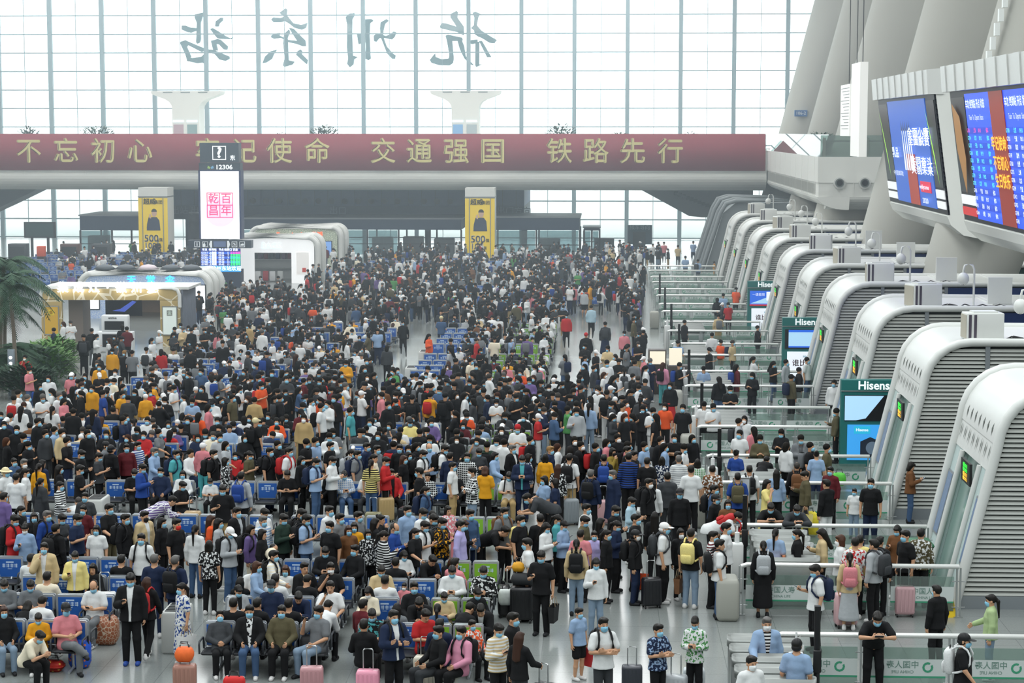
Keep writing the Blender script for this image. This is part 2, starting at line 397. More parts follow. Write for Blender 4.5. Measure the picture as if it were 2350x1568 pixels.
def make_hair(k):
    """hair and hats in the head's own frame"""
    S = SDF((-.19, -.26, -.62), (.19, .27, .24), .0095)
    if k in ('s', 'g', 'm', 'h', 'r', 'r2', 'p', 'u', 'y', 'x'):
        S.ell((0, .020, .044), (.086, .105, .100), .02)
        if k in ('s', 'g', 'y'):
            S.ell((.01, -.045, .105), (.066, .058, .034), .03); S.cone((-.05, -.05, .11), (.03, -.09, .085), .022, .012, .02); S.ell((0, -.14, -.025), (.088, .100, .092), .01, 's')
            S.halfspace((0, .35, -1), (0, .06, -.05))
        if k == 'x':
            S.ell((0, -.06, .10), (.10, .13, .10), .01, 's'); S.halfspace((0, 0, -1), (0, 0, -.05))
        if k in ('m', 'r2'): S.cone((-.035, .03, .0), (-.04, .04, -.09), .075, .065, .03); S.cone((.035, .03, .0), (.04, .04, -.09), .075, .065, .03)
        if k in ('h', 'r'):
            for sx in (-1, 1): S.cone((sx * .04, .045, .0), (sx * .05, .085, -.36), .072, .05, .03)
            S.cone((0, .06, 0), (0, .10, -.38), .075, .045, .03)
        if k == 'p': S.cone((0, .11, .04), (0, .15, -.02), .03, .038, .02); S.cone((0, .15, -.02), (0, .14, -.34), .038, .016, .02)
        if k == 'u': S.ell((0, .10, .10), (.045, .045, .042), .01)
        if k in ('m', 'h', 'r', 'r2', 'p', 'u'):
            S.ell((0, -.135, -.055), (.066, .095, .125), .01, 's'); S.ell((0, -.12, -.25), (.12, .12, .14), .01, 's')
            S.ell((0, -.06, .088), (.068, .05, .032), .02)
    else:
        S.ell((0, .012, .052), (.093, .112, .098), .02)
        if k == 'e': S.ell((0, 0, .045), (.165, .175, .022), .015)
        else: S.ell((0, -.12, .045), (.078, .085, .012), .01)
        S.halfspace((0, 0, -1), (0, 0, .025)); S.ell((0, .03, -.01), (.088, .098, .07), .01)
        S.ell((0, -.14, -.05), (.085, .105, .085), .01, 's')
    return S.mesh()
def make_mask():
    S = SDF((-.12, -.16, -.15), (.12, .06, .06), .007)
    S.ell((0, -.030, -.045), (.070, .085, .080), .03); S.cone((0, -.085, .0), (0, -.108, -.03), .014, .019, .02)
    S.halfspace((0, 1, 0), (0, -.035, 0)); S.halfspace((0, .15, 1), (0, -.09, .000)); S.halfspace((0, -.2, -1), (0, -.08, -.112))
    V, F = S.mesh()
    return V, F
PAL = {'K': '17181a', 'C': '3a3d40', 'G': '6f7376', 'g': 'a9aeb1', 'W': 'dcdfde', 'E': 'e5dcc4', 'e': 'c9b48a', 'z': 'b39a6b', 'N': '1e2a44', 'B': '25458c', 'b': '8fa9c8', 'b2': 'a6c2cf', 'D': '40597a', 'd': '7f94a8', 'R': 'b52a2c',
       'M': '5c2026', 'I': 'cf8087', 'I2': 'd490a8', 'O': 'e0582a', 'Y': 'e8c020', 'y': 'e6d688', 'U': 'd99a22', 'U2': '8a7634', 'V': '4f8f52', 'V2': '26382f', 'v': 'a9bf8c', 'o': '57523c', 'T': '4fa3a8', 'P': '6b5a8c', 'L': 'b3acdc', 'Z': '6e4a2e'}
CN = {'K': 'black', 'C': 'charcoal', 'G': 'grey', 'g': 'light grey', 'W': 'white', 'E': 'cream', 'e': 'beige', 'z': 'khaki', 'N': 'navy', 'B': 'blue', 'b': 'light blue', 'b2': 'pale blue', 'D': 'denim blue', 'd': 'pale denim', 'R': 'red', 'M': 'burgundy',
      'I': 'pink', 'I2': 'rose pink', 'O': 'orange', 'Y': 'yellow', 'y': 'pale yellow', 'U': 'mustard', 'U2': 'olive gold', 'V': 'green', 'V2': 'dark green', 'v': 'light green', 'o': 'olive', 'T': 'teal', 'P': 'purple', 'L': 'lavender', 'Z': 'brown'}
def OCM(name, rough, spec=.3, noise=0.0, scale=9, bump=0.0, pat='', c2='W'):
    """a material that takes its colour from the object's own colour"""
    if name in MATS: return MATS[name]
    m = bpy.data.materials.new(name); m.use_nodes = True; nt = m.node_tree; b = nt.nodes['Principled BSDF']; MATS[name] = m
    b.inputs['Roughness'].default_value = rough; b.inputs['Specular IOR Level'].default_value = spec
    oi = nt.nodes.new('ShaderNodeObjectInfo'); tc = nt.nodes.new('ShaderNodeTexCoord'); out = oi.outputs['Color']
    if pat:
        mx = nt.nodes.new('ShaderNodeMix'); mx.data_type = 'RGBA'; mx.inputs[7].default_value = rgb(PAL[c2]) + (1,); nt.links.new(out, mx.inputs[6])
        cr = nt.nodes.new('ShaderNodeMath'); cr.operation = 'GREATER_THAN'
        if pat == '~':
            t = nt.nodes.new('ShaderNodeTexNoise'); t.inputs['Scale'].default_value = 19; cr.inputs[1].default_value = .54
            nt.links.new(tc.outputs['Object'], t.inputs[0]); nt.links.new(t.outputs[0], cr.inputs[0]); nt.links.new(cr.outputs[0], mx.inputs[0])
        else:
            t = nt.nodes.new('ShaderNodeTexWave'); t.bands_direction = 'Z'; t.inputs['Scale'].default_value = 5.5; cr.inputs[1].default_value = .55 if pat == '=' else .8
            nt.links.new(tc.outputs['Object'], t.inputs[0]); nt.links.new(t.outputs['Fac'], cr.inputs[0])
            if pat == '#':
                t2 = nt.nodes.new('ShaderNodeTexWave'); t2.bands_direction = 'X'; t2.inputs['Scale'].default_value = 5.5; c2n = nt.nodes.new('ShaderNodeMath'); c2n.operation = 'GREATER_THAN'; c2n.inputs[1].default_value = .8; mm = nt.nodes.new('ShaderNodeMath'); mm.operation = 'MAXIMUM'
                nt.links.new(tc.outputs['Object'], t2.inputs[0]); nt.links.new(t2.outputs['Fac'], c2n.inputs[0]); nt.links.new(cr.outputs[0], mm.inputs[0]); nt.links.new(c2n.outputs[0], mm.inputs[1]); nt.links.new(mm.outputs[0], mx.inputs[0])
            else: nt.links.new(cr.outputs[0], mx.inputs[0])
        out = mx.outputs[2]
    if noise or bump:
        n = nt.nodes.new('ShaderNodeTexNoise'); n.inputs['Scale'].default_value = scale; n.inputs['Detail'].default_value = 4; nt.links.new(tc.outputs['Object'], n.inputs['Vector'])
        mr = nt.nodes.new('ShaderNodeMapRange'); mr.inputs[3].default_value = 1 - noise; mr.inputs[4].default_value = 1 + noise; nt.links.new(n.outputs[0], mr.inputs[0])
        ml = nt.nodes.new('ShaderNodeVectorMath'); ml.operation = 'SCALE'; nt.links.new(out, ml.inputs[0]); nt.links.new(mr.outputs[0], ml.inputs['Scale']); out = ml.outputs[0]
        if bump:
            bp = nt.nodes.new('ShaderNodeBump'); bp.inputs['Strength'].default_value = bump; bp.inputs['Distance'].default_value = .02; nt.links.new(n.outputs[0], bp.inputs['Height']); nt.links.new(bp.outputs[0], b.inputs['Normal'])
    nt.links.new(out, b.inputs['Base Color'])
    return m
PATN = {'': 'plain', '~': 'floral', '=': 'striped', '#': 'plaid'}
def cloth_mat(c, pat='', c2='W'): return OCM('fabric_' + PATN[pat] + ('_' + c2 if pat else ''), .85, .25, .12, 9, .5, pat, c2), PAL[c]
def hair_mat(h): return OCM('hair_and_hats', .5, .3, .15, 50), HAIRC[h]
def mask_mat(h): return OCM('mask_cloth', .75), MASKC[h]
def shoe_mat(c): return OCM('shoe_leather', .6), c
def pack_mat(c): return OCM('pack_cloth', .75, .3, .2, 40), PAL[c]
def shell_mat(c): return OCM('case_shell', .32, .5), PAL[c] if c in PAL else c
PAL['w'] = 'eef0ee'; CN['w'] = 'white'
HAIRC = {'s': '15130f', 'g': '5c5a57', 'm': '17140f', 'h': '14110e', 'r': '3a2318', 'r2': '452a1b', 'p': '15120f', 'u': '15120f', 'y': '8c6a3c', 'x': '3c3834', 'c': '1a1b1d', 'w': 'e8e8e6', 'R': 'b3262a', 'e': 'd8cba0'}
MASKC = {'b': '8cc7e2', 'w': 'e8ecec', 'k': '1b1b1d', 'R': 'd83a34'}
_G = {}
def body_geo(k):
    if ('b', k) not in _G:
        V, F, mi, p, top = make_body(k)
        me = np_mesh('body', V, F, [M('skin', 'c99a78', .55, noise=.06, scale=30), M('eye_dark', '1c130e', .4), M('lips', 'a0645a', .5)], mi)
        _G['b', k] = (me, p, top)
    return _G['b', k]
def cloth_geo(k, s):
    if ('c', k, s) not in _G: V, F = make_cloth(k, s); _G['c', k, s] = np_mesh('clothing', V, F, [cloth_mat('K')[0]])
    return _G['c', k, s]
def hair_geo(k):
    if ('h', k) not in _G:
        V, F = make_mask() if k == 'mask' else make_hair(k); _G['h', k] = np_mesh('hair', V, F, [mask_mat('b')[0] if k == 'mask' else hair_mat('s')[0]])
    return _G['h', k]
def setmat(o, mc):
    """give o this material and colour; meshes are shared by everything with the same shape and material"""
    m, c = mc; o.color = rgb(c) + (1,)
    if o.data.materials[0] is not m and o.data.materials[0].name != m.name:
        k = ('v', o.data.name, m.name)
        if k not in _G: me = o.data.copy(); me.materials[0] = m; _G[k] = me
        o.data = _G[k]
    return o
# ------------------------------------------------------------------ the hall
VPX = 1387.0
def X(px, d): return (px - VPX) / FPX * d          # lateral metres of a column of the photo at depth d
def Z(py, d): return CAMZ - (py - 300.0) / FPX * d  # height of a row of the photo at depth d
white = M('white_metal', 'd9dcd8', .38, noise=.04, scale=.7)
offwh = M('offwhite_panel', 'e6e9e3', .5, noise=.04, scale=.5)
steel = M('brushed_steel', 'b9bcbc', .32, .85)
dark = M('dark_metal', '26292c', .45)
black = M('black_plastic', '121315', .4)
grey = M('grey_metal', '8d9498', .45, .3)
floor_m = M('granite', '8f9593', .17, spec=.5)
def floor_nodes():
    nt = floor_m.node_tree; b = nt.nodes['Principled BSDF']; tc = nt.nodes.new('ShaderNodeTexCoord')
    n = nt.nodes.new('ShaderNodeTexNoise'); n.inputs['Scale'].default_value = 26; n.inputs['Detail'].default_value = 6
    br = nt.nodes.new('ShaderNodeTexBrick'); br.offset = 0; br.inputs['Scale'].default_value = 1.0; br.inputs['Mortar Size'].default_value = .006; br.inputs['Brick Width'].default_value = 1.2; br.inputs['Row Height'].default_value = 1.2
    br.inputs[1].default_value = rgb('969c99') + (1,); br.inputs[2].default_value = rgb('8f9593') + (1,); br.inputs[3].default_value = rgb('747a78') + (1,)
    mx = nt.nodes.new('ShaderNodeMix'); mx.data_type = 'RGBA'; mx.blend_type = 'MULTIPLY'; mx.inputs[0].default_value = .35
    n2 = nt.nodes.new('ShaderNodeTexNoise'); n2.inputs['Scale'].default_value = .35; mr = nt.nodes.new('ShaderNodeMapRange'); mr.inputs[3].default_value = .12; mr.inputs[4].default_value = .24
    for q in (n, br, n2): nt.links.new(tc.outputs['Object'], q.inputs['Vector'])
    nt.links.new(br.outputs[0], mx.inputs[6]); nt.links.new(n.outputs[0], mx.inputs[7]); nt.links.new(mx.outputs[2], b.inputs['Base Color'])
    nt.links.new(n2.outputs[0], mr.inputs[0]); nt.links.new(mr.outputs[0], b.inputs['Roughness'])
floor_nodes()
FACY = 190.0
struct(MB().box(-75, 45, -26, FACY + .4, -.3, 0).build('floor', floor_m))
struct(MB().box(-260, 260, FACY + .4, 420, -.5, -.02).build('ground', M('forecourt_paving', 'b9bdbb', .8, noise=.1, scale=.2)))
struct(MB().box(-75, 45, -26, FACY + 1, 30, 30.4).build('ceiling', M('ceiling_panel', 'aeb3b3', .8, noise=.05, scale=.2)))
wallm = M('wall_paint', 'b4b9b8', .8, noise=.05, scale=.3)
struct(MB().box(-75.4, -75, -26, FACY + 1, -.3, 30.4).build('wall_left', wallm))
struct(MB().box(45, 45.4, -26, FACY + 1, -.3, 30.4).build('wall_right', wallm))
struct(MB().box(-75, 45, -26.4, -26, -.3, 30.4).build('wall_back', wallm))
# ---- glazed end wall: one object, mullions and transoms are its parts
mull = M('mullion_paint', '9bb4bb', .5)
fr = MB()
x0 = X(112, FACY)
k = -4
while x0 + 5.01 * k < 45:
    x = x0 + 5.01 * k; fr.box(x - .19, x + .19, FACY - .25, FACY + .25, 0, 30)
    fr.box(x + 2.48, x + 2.53, FACY - .05, FACY + .05, 0, 30); k += 1
z = Z(545, FACY)
for i in range(18): fr.box(-75, 45, FACY - .07, FACY + .07, z + 1.757 * i - .055, z + 1.757 * i + .055)
win = MB().box(-75, 45, FACY - .012, FACY + .012, 0, 30).build('window_1', glass_mat('facade_glass', 'f4fafa', trans=.97)); struct(win)
struct(fr.build('window_frame', mull, win))
# ---- station name in brush characters, standing outside the glass, seen from behind
GL = {
 'station': [[(1320,105),(1375,92),(1380,98),(1372,120),(1358,160),(1358,270),(1350,292),(1332,300),(1325,290),(1332,160),(1318,125)],
  [(1230,178),(1255,178),(1290,192),(1332,195),(1332,212),(1290,226),(1265,222),(1228,205)],
  [(1220,285),(1255,275),(1275,300),(1262,320),(1290,385),(1262,412),(1250,370),(1218,300)], [(1250,275),(1380,330),(1390,345),(1360,355),(1268,308)],
  [(1258,385),(1300,395),(1360,385),(1395,350),(1410,345),(1395,410),(1375,432),(1365,425),(1330,430),(1260,415)],
  [(1460,150),(1495,125),(1510,128),(1508,145),(1485,165),(1480,185),(1455,185)], [(1420,200),(1440,195),(1490,225),(1520,245),(1560,265),(1575,252),(1570,270),(1500,268),(1470,265),(1445,235)],
  [(1425,280),(1470,268),(1490,272),(1540,318),(1535,340),(1510,338),(1480,305),(1462,302),(1472,345),(1440,345)], [(1395,335),(1440,340),(1490,360),(1550,385),(1550,400),(1520,415),(1480,405),(1450,370),(1400,355)]],
 'east': [[(1890,95),(1935,65),(1945,75),(1940,110),(1985,165),(2040,175),(2080,162),(2070,195),(2040,208),(1990,195),(1960,170),(1925,150),(1900,158),(1850,158),(1835,140),(1850,125),(1900,130),(1920,120)],
  [(1955,195),(1985,200),(2065,280),(2068,318),(2045,318),(2010,285),(1965,215)], [(1835,245),(1860,232),(1895,228),(1890,245),(1950,275),(2040,285),(2045,318),(2000,302),(1945,290),(1900,262),(1850,268),(1832,258)],
  [(1920,235),(1955,205),(1960,225),(1945,260),(1950,410),(1990,420),(1975,440),(1920,455),(1910,445),(1922,400),(1915,300)], [(1772,430),(1790,385),(1830,350),(1872,340),(1850,370),(1838,400),(1800,425)],
  [(2010,350),(2030,338),(2042,350),(2040,370),(2080,410),(2072,438),(2050,420),(2000,375)]],
 'river': [[(2337,125),(2362,102),(2397,98),(2397,115),(2382,140),(2380,250),(2384,380),(2417,390),(2392,405),(2387,440),(2362,458),(2344,435),(2352,400),(2344,330),(2347,180)],
  [(2462,140),(2512,138),(2524,150),(2502,165),(2497,250),(2502,370),(2504,400),(2487,412),(2467,400),(2472,320),(2467,250)], [(2412,240),(2427,232),(2467,245),(2467,262),(2440,300),(2422,305)],
  [(2572,160),(2612,138),(2627,150),(2602,170),(2592,210),(2587,250),(2612,320),(2652,365),(2672,380),(2667,402),(2647,402),(2612,365),(2592,310),(2572,260),(2567,200)],
  [(2524,250),(2547,232),(2572,240),(2607,250),(2637,240),(2657,220),(2677,225),(2667,255),(2647,275),(2602,265),(2562,265),(2542,290),(2527,285)]],
 'ferry': [[(3187,100),(3207,90),(3240,105),(3227,130),(3217,180),(3247,215),(3302,250),(3352,280),(3332,300),(3302,298),(3247,265),(3222,255),(3202,240),(3197,215),(3177,200),(3197,180),(3200,130)],
  [(3162,290),(3182,278),(3222,275),(3222,300),(3180,306)], [(3207,290),(3234,290),(3232,440),(3252,440),(3212,458),(3205,445)], [(3230,285),(3252,285),(3314,392),(3284,392)],
  [(3042,105),(3082,85),(3092,95),(3087,130),(3130,190),(3130,245),(3107,235),(3062,160),(3040,130)], [(2970,185),(2982,165),(3012,168),(3082,190),(3128,222),(3128,248),(3082,225),(3032,215),(2997,205),(2972,200)],
  [(3007,250),(3022,242),(3117,262),(3124,280),(3087,285),(3052,285),(3062,400),(3057,430),(3032,448),(2962,445),(2912,430),(2900,410),(2937,365),(2940,390),(2982,405),(3027,400),(3032,380),(3017,290)],
  [(3087,285),(3117,280),(3132,320),(3142,385),(3192,440),(3197,448),(3172,440),(3132,400),(3102,340)]]}
sgn = M('sign_letter_back', 'a9c4cb', .6)
for nm, lab in (('station', 'leftmost big brush character standing reversed outside the glass wall'), ('east', 'second big brush character from the left on the glass wall'), ('river', 'third big brush character, with upright strokes, on the glass wall'), ('ferry', 'rightmost big brush character on the glass wall, above the right capital')):
    g = MB()
    for i, pl in enumerate(GL[nm]): g.prism([(X(a / 2.9375, 191.6), Z(b / 2.9375, 191.6)) for a, b in pl], 'y', 191.45 + .004 * i, 191.75 + .004 * i)
    tag(g.build('station_sign_character', sgn), lab, 'sign', 'station name characters')
# ---- bridge across the hall with the red banner
BD = 160.0
zt, zb = 8.72, 5.5
prof = [(BD, zt), (BD, 7.0), (BD + .12, 7.0), (BD + .12, 6.75), (BD, 6.75)]
for i in range(9):
    a = R(90 * i / 8); prof.append((BD + 1.9 - 1.9 * math.cos(a), zb + 1.15 - 1.15 * math.sin(a)))
prof += [(BD + 18, zb), (BD + 18, zt)]
br = MB().prism(prof, 'x', -75, 12.9)
for xx in range(-72, 13, 5): br.box(xx - .02, xx + .02, BD - .012, BD + .02, 6.75, zt)
struct(br.build('bridge_slab', offwh))
ban = MB(); bx0, bx1 = -60.0, X(1752, BD)
nseg = 60
for i in range(nseg):
    a, b = bx0 + (bx1 - bx0) * i / nseg, bx0 + (bx1 - bx0) * (i + 1) / nseg
    ya, yb = BD - .10 - .02 * math.sin(i * 1.3), BD - .10 - .02 * math.sin((i + 1) * 1.3)
    ban.add([(a, ya, Z(391, BD)), (b, yb, Z(391, BD)), (b, yb, Z(307, BD)), (a, ya, Z(307, BD)), (a, ya + .03, Z(391, BD)), (b, yb + .03, Z(391, BD)), (b, yb + .03, Z(307, BD)), (a, ya + .03, Z(307, BD))], [(0, 1, 2, 3), (7, 6, 5, 4), (3, 2, 6, 7), (4, 5, 1, 0)], 0, True)
banner = ban.build('banner', M('banner_cloth', '8c2434', .8, noise=.06, scale=.4))
tag(banner, 'long dark red slogan banner with yellow characters hanging on the bridge', 'banner')
for ch, px in zip('不忘初心牢记使命交通强国铁路先行', (57, 144, 231, 316, 474, 558, 640, 727, 879, 962, 1047, 1131, 1283, 1366, 1450, 1536)):
    tx = MB()
    for ox, oz in ((-.05, 0), (.05, 0), (0, .035), (0, -.035)): tx.text(ch, 2.1, (X(px, BD) + ox, BD - .16 - .002 * (ox > 0), Z(350, BD) + oz))
    tx.build('slogan_character', M('banner_yellow', 'ded28a', .7), banner)
rl = MB(); rl.tube([(-60, BD + .6, zt + 1.15), (12.5, BD + .6, zt + 1.15)], .05)
for xx in range(-60, 13, 3): rl.box(xx - .03, xx + .03, BD + .56, BD + .64, zt, zt + 1.15)
rl.box(X(1752, BD), 12.9, BD + .3, BD + .33, zt, zt + 1.25, 1)
tag(rl.build('bridge_railing', [steel, glass_mat('rail_glass', 'dcebe8', trans=.9)]), 'steel and glass railing along the top of the bridge behind the banner', 'railing')
# ---- corner gallery on the right
X0 = 12.93; YF = 122.0
gal = MB().box(X0 + 1.2, 44, YF + 1.2, BD + 18, zb, zt)
gal.box(X0, 44, YF, BD + 18, 7.15, zt); gal.box(X0 + .06, 44, YF + .06, BD + 18, 6.3, 7.15)
pr = [(X0, 6.3)] + [(X0 + 1.9 - 1.9 * math.cos(R(90 * i / 8)), zb + .8 - .8 * math.sin(R(90 * i / 8))) for i in range(9)] + [(X0 + 1.95, 6.3)]
gal.prism(pr, 'y', YF, BD)
pf = [(YF, 6.3)] + [(YF + 1.9 - 1.9 * math.cos(R(90 * i / 8)), zb + .8 - .8 * math.sin(R(90 * i / 8))) for i in range(9)] + [(YF + 1.95, 6.3)]
gal.prism(pf, 'x', X0 + .6, 44)
for yy in range(124, 160, 4): gal.box(X0 - .012, X0 + .02, yy - .015, yy + .015, 6.3, zt)
for xx in (15.1, 17.3, 19.5): gal.box(xx - .015, xx + .015, YF - .012, YF + .02, 6.3, zt)
gallery = struct(gal.build('gallery_slab', offwh))
gr = MB()
for i in range(88): gr.box(X0 - .03, X0 + .05, 124 + i * .4, 124.16 + i * .4, 6.42, 7.05)
struct(gr.build('gallery_grille', M('grille_grey', 'a9aca6', .5, .3), gallery))
for px, nth in ((1920, 'left'), (1977, 'right')):
    nz = MB(); xx = X(px, YF); zz = Z(418, YF)
    for r1, ya, yb, mi in ((.36, .16, 0, 0), (.27, .22, .02, 1), (.19, .24, .0, 2)):
        nz.prism([(xx + r1 * math.cos(R(a)), zz + r1 * math.sin(R(a))) for a in range(0, 360, 15)], 'y', YF - ya, YF + .07, mi)
    tag(nz.build('air_nozzle', [white, M('nozzle_ring', '6d7672', .5), black]), 'round air nozzle on the front of the gallery, the %s one of two' % nth, 'air vent', 'round gallery nozzles')
gb = MB(); gb.prism([(X0 + .12, zt), (X0 + .15, zt), (X0 + .68, zt + 1.35), (X0 + .65, zt + 1.35)], 'y', YF + .2, BD - .5); gb.box(X0 + .15, 44, YF + .15, YF + .18, zt, zt + 1.3)
gbal = gb.build('glass_balustrade', glass_mat('balustrade_glass', 'c6d6d0', trans=.72)); tag(gbal, 'glass balustrade round the edge of the corner gallery', 'balustrade')
gp = MB(); gp.tube([(X0 + .3, YF + .3, zt + .95), (44, YF + .3, zt + .95)], .05)
for xx in (13.3, 15.9, 18.5): gp.box(xx - .09, xx + .09, YF + .12, YF + .26, zt, zt + 1.15)
gp.build('post_and_handrail', M('patina_steel', '8a948e', .4, .6), gbal)
# ---- row of big leaning piers behind the gates
pierm = M('pier_plaster', 'b3b4ac', .7, noise=.05, scale=.12)
for i, (yy, lab) in enumerate(((80, 'nearest huge leaning pale column, behind the right video wall'), (101, 'huge leaning column behind the smaller video wall'), (124.2, 'third huge leaning column, rising behind the gallery front'), (142, 'fourth huge leaning column, rising inside the gallery'), (166, 'farthest huge leaning column, with the blue plate, beside the glass wall'))):
    pm = MB(); vs = []; n = 32; lv = 15
    for j in range(lv):
        z = 30.0 * j / (lv - 1); rx = 1.62 + .052 * z; ry = 2.3 + .06 * z; cx = 14.6 + .262 * (z - CAMZ) + 1.62 + .052 * CAMZ + (rx - 1.62 - .052 * CAMZ) * .9
        for k in range(n):
            a = 2 * math.pi * k / n; vs.append((cx + rx * math.copysign(abs(math.cos(a)) ** .8, math.cos(a)), yy + 2.3 + ry * math.copysign(abs(math.sin(a)) ** .8, math.sin(a)), z))
    pm.add(vs, [(j * n + k, j * n + (k + 1) % n, (j + 1) * n + (k + 1) % n, (j + 1) * n + k) for j in range(lv - 1) for k in range(n)], 0, True)
    o = pm.build('leaning_column', pierm); tag(o, lab, 'column', 'leaning columns', 'thing')
    if i == 0:
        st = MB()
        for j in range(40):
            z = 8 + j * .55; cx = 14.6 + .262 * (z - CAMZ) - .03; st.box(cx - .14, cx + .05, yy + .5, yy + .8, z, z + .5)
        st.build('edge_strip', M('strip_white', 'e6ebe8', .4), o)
    if i == 4:
        pl = MB(); zz = Z(261, yy); xx = X(1830, yy - .6); pl.box(xx - .52, xx + .52, yy - .85, yy - .6, zz - .26, zz + .26, 0); pl.text('106-2', .36, (xx, yy - .87, zz), mi=1, bold=.01)
        pl.build('number_plate', [M('plate_blue', '3f6ea8', .5), M('plate_white', 'e8eef2', .5)], o)
# ---- flared capitals on the bridge deck
for pc, lab in ((430, 'left flared white air column standing on the bridge'), (1070, 'right flared white air column standing on the bridge')):
    d = 170.0; cx = X(pc, d); pts = []
    hw = [(zt, 1.16), (Z(250, d), 1.16), (Z(243, d), 1.2), (Z(235, d), 1.4), (Z(229, d), 1.75), (Z(223, d), 2.35), (Z(217, d), 2.9), (Z(210, d), 2.98)]
    poly = [(cx + w_, z) for z, w_ in hw] + [(cx - w_, z) for z, w_ in reversed(hw)]
    c = MB().prism(poly, 'y', d - 1.15, d + 1.15).build('air_column', offwh); tag(c, lab, 'column', 'flared air columns', 'thing')
    for dx in (-1.5, 0, 1.5): MB().box(cx + dx - .4, cx + dx + .4, d - 1.17, d - 1.1, Z(214, d), Z(212, d)).build('vent_slot', M('slot_grey', '7d898a', .5), c)
    for dx, cc in ((-.62, '7fb0dd' if pc > 800 else 'b59aa4'), (.55, 'aab9bd' if pc > 800 else '7f9b9c')):
        s = MB(); s.box(cx + dx - .42, cx + dx + .42, d - 1.2, d - 1.14, zt + .1, Z(286, d)); s.box(cx + dx - .45, cx + dx + .45, d - 1.22, d - 1.14, Z(281, d), Z(276, d), 1)
        s.build('sign_panel', [M('panel_' + cc, cc, .5), M('lightbox', 'cfe9f7', .5, emit=1.0)], c)
# ---- potted plants on the bridge
leaf = M('foliage', '2f5038', .7, noise=.35, scale=3); leaf2 = M('foliage_light', '5b8a3c', .65, noise=.3, scale=3)
def bush(name, c, rx, rz, n, L, m, seed, parent=None):
    rnd = random.Random(seed); b = MB()
    for _ in range(n):
        a = rnd.uniform(0, 6.28); u = rnd.random() ** .5; ph = rnd.uniform(0, 1)
        p = Vector((c[0] + rx * u * math.cos(a), c[1] + rx * u * math.sin(a) * .7, c[2] + rz * ph * (1 - .35 * u)))
        d = Vector((math.cos(a), math.sin(a), rnd.uniform(-.1, .9))).normalized(); s_ = d.cross(Vector((0, 0, 1))).normalized() * L * .22; q = p + d * L
        b.add([p, p + d * L * .5 + s_, q, p + d * L * .5 - s_], [(0, 1, 2, 3)])
    return b.build(name, m, parent)
for i, (px, py, wd, lab) in enumerate(((52, 282, 45, 'thin sprawling plant at the left end of the bridge'), (215, 278, 82, 'wide dark bush on the bridge above the banner, left of the flared column'), (640, 300, 40, 'low spiky plant on the bridge between the two bushes'), (740, 278, 75, 'round dark bush on the bridge right of the left flared column'), (1287, 275, 75, 'bush with two tall tips on the bridge'), (1420, 298, 45, 'low grassy plant on the bridge right of the bush with two tips'), (1580, 297, 40, 'small plant on the bridge above the end of the slogan'), (1880, 295, 60, 'arching plants behind the bright glass of the gallery'))):
    d = 161.6 if px < 1800 else 140.0; cx = X(px, d); r = wd / 2 / FPX * d; top = Z(py, d)
    pot = MB().cyl((cx, d + .6), .42, zt, zt + .55, 14, r2=.5).build('planter', M('planter_white', 'cfd2cf', .6)); tag(pot, lab, 'plant', 'plants on the upper level')
    bush('foliage', (cx, d + .6, zt + .4), r, max(.5, top - zt - .6), int(160 + wd * 5), .38, leaf, i, pot)
# ---- under the bridge: stairs, dark hall with vents, security pavilions
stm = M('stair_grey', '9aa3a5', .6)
d = 172.0
struct(MB().prism([(X(1462, d), Z(430, d)), (X(1725, d), Z(430, d)), (X(1725, d), Z(497, d)), (X(1610, d), Z(497, d)), (X(1580, d), Z(494, d))], 'y', d, d + 4).build('stair_right', stm))
sb = MB()
for i in range(12): sb.box(X(1545 + 9 * i, d), X(1554 + 9 * i, d), d - .1, d, Z(446 + 3.4 * i, d), Z(438 + 3.4 * i, d))
struct(sb.build('stair_steps', M('stair_dark', '5d686b', .6)))
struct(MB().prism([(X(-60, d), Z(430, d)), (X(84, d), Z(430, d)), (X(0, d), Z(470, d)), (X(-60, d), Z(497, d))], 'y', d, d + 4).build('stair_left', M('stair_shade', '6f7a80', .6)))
bl = M('cladding_bluegrey', '4f6c94', .6, noise=.06, scale=.5); bl2 = M('cladding_dark', '2b3f58', .6, noise=.06, scale=.5)
d = 172.0
sh = MB().box(X(378, d), X(1203, d), d, d + 14, Z(472, d), 5.45, 0); sh.box(X(378, d), X(1203, d), d - .3, d + 14, Z(503, d), Z(472, d), 1); [sh.box(X(q_, d), X(q_, d) + .5, d + 6, d + 6.5, 0, Z(503, d), 1) for q_ in (385, 560, 760, 960, 1190)]
for px in range(378, 1203, 31): sh.box(X(px, d), X(px, d) + .03, d - .02, d, Z(472, d), 5.4, 1)
hall = sh.build('security_hall', [bl, bl2]); tag(hall, 'long dark blue-grey security hall under the bridge', 'building', None, 'thing')
for i in range(25):
    px = 577 + 30.4 * i if i < 16 else 1000
    if i >= 16: break
    v = MB(); xx = X(px, d); zz = Z(461, d)
    v.prism([(xx + .26 * math.cos(R(a)), zz + .26 * math.sin(R(a))) for a in range(0, 360, 24)], 'y', d - .12, d)
    v.build('round_vent', M('vent_dark', '1a2228', .6), hall)
for a, b in ((595, 648), (700, 735), (740, 782), (903, 935), (940, 963), (993, 1048)): MB().box(X(a, d), X(b, d), d - .5, d - .35, Z(505, d), Z(500, d)).build('strip_light', M('strip_lamp', 'f4faff', .4, emit=1.6), hall)
for b_, q_ in (('出口', 775), ('出站 出口', 430), ('出门方向', 1180)): MB().text(b_, .75, (X(q_, d), d - .33, Z(484, d))).build('sign_lettering', M('dim_letter', '6d7b88', .6), hall)
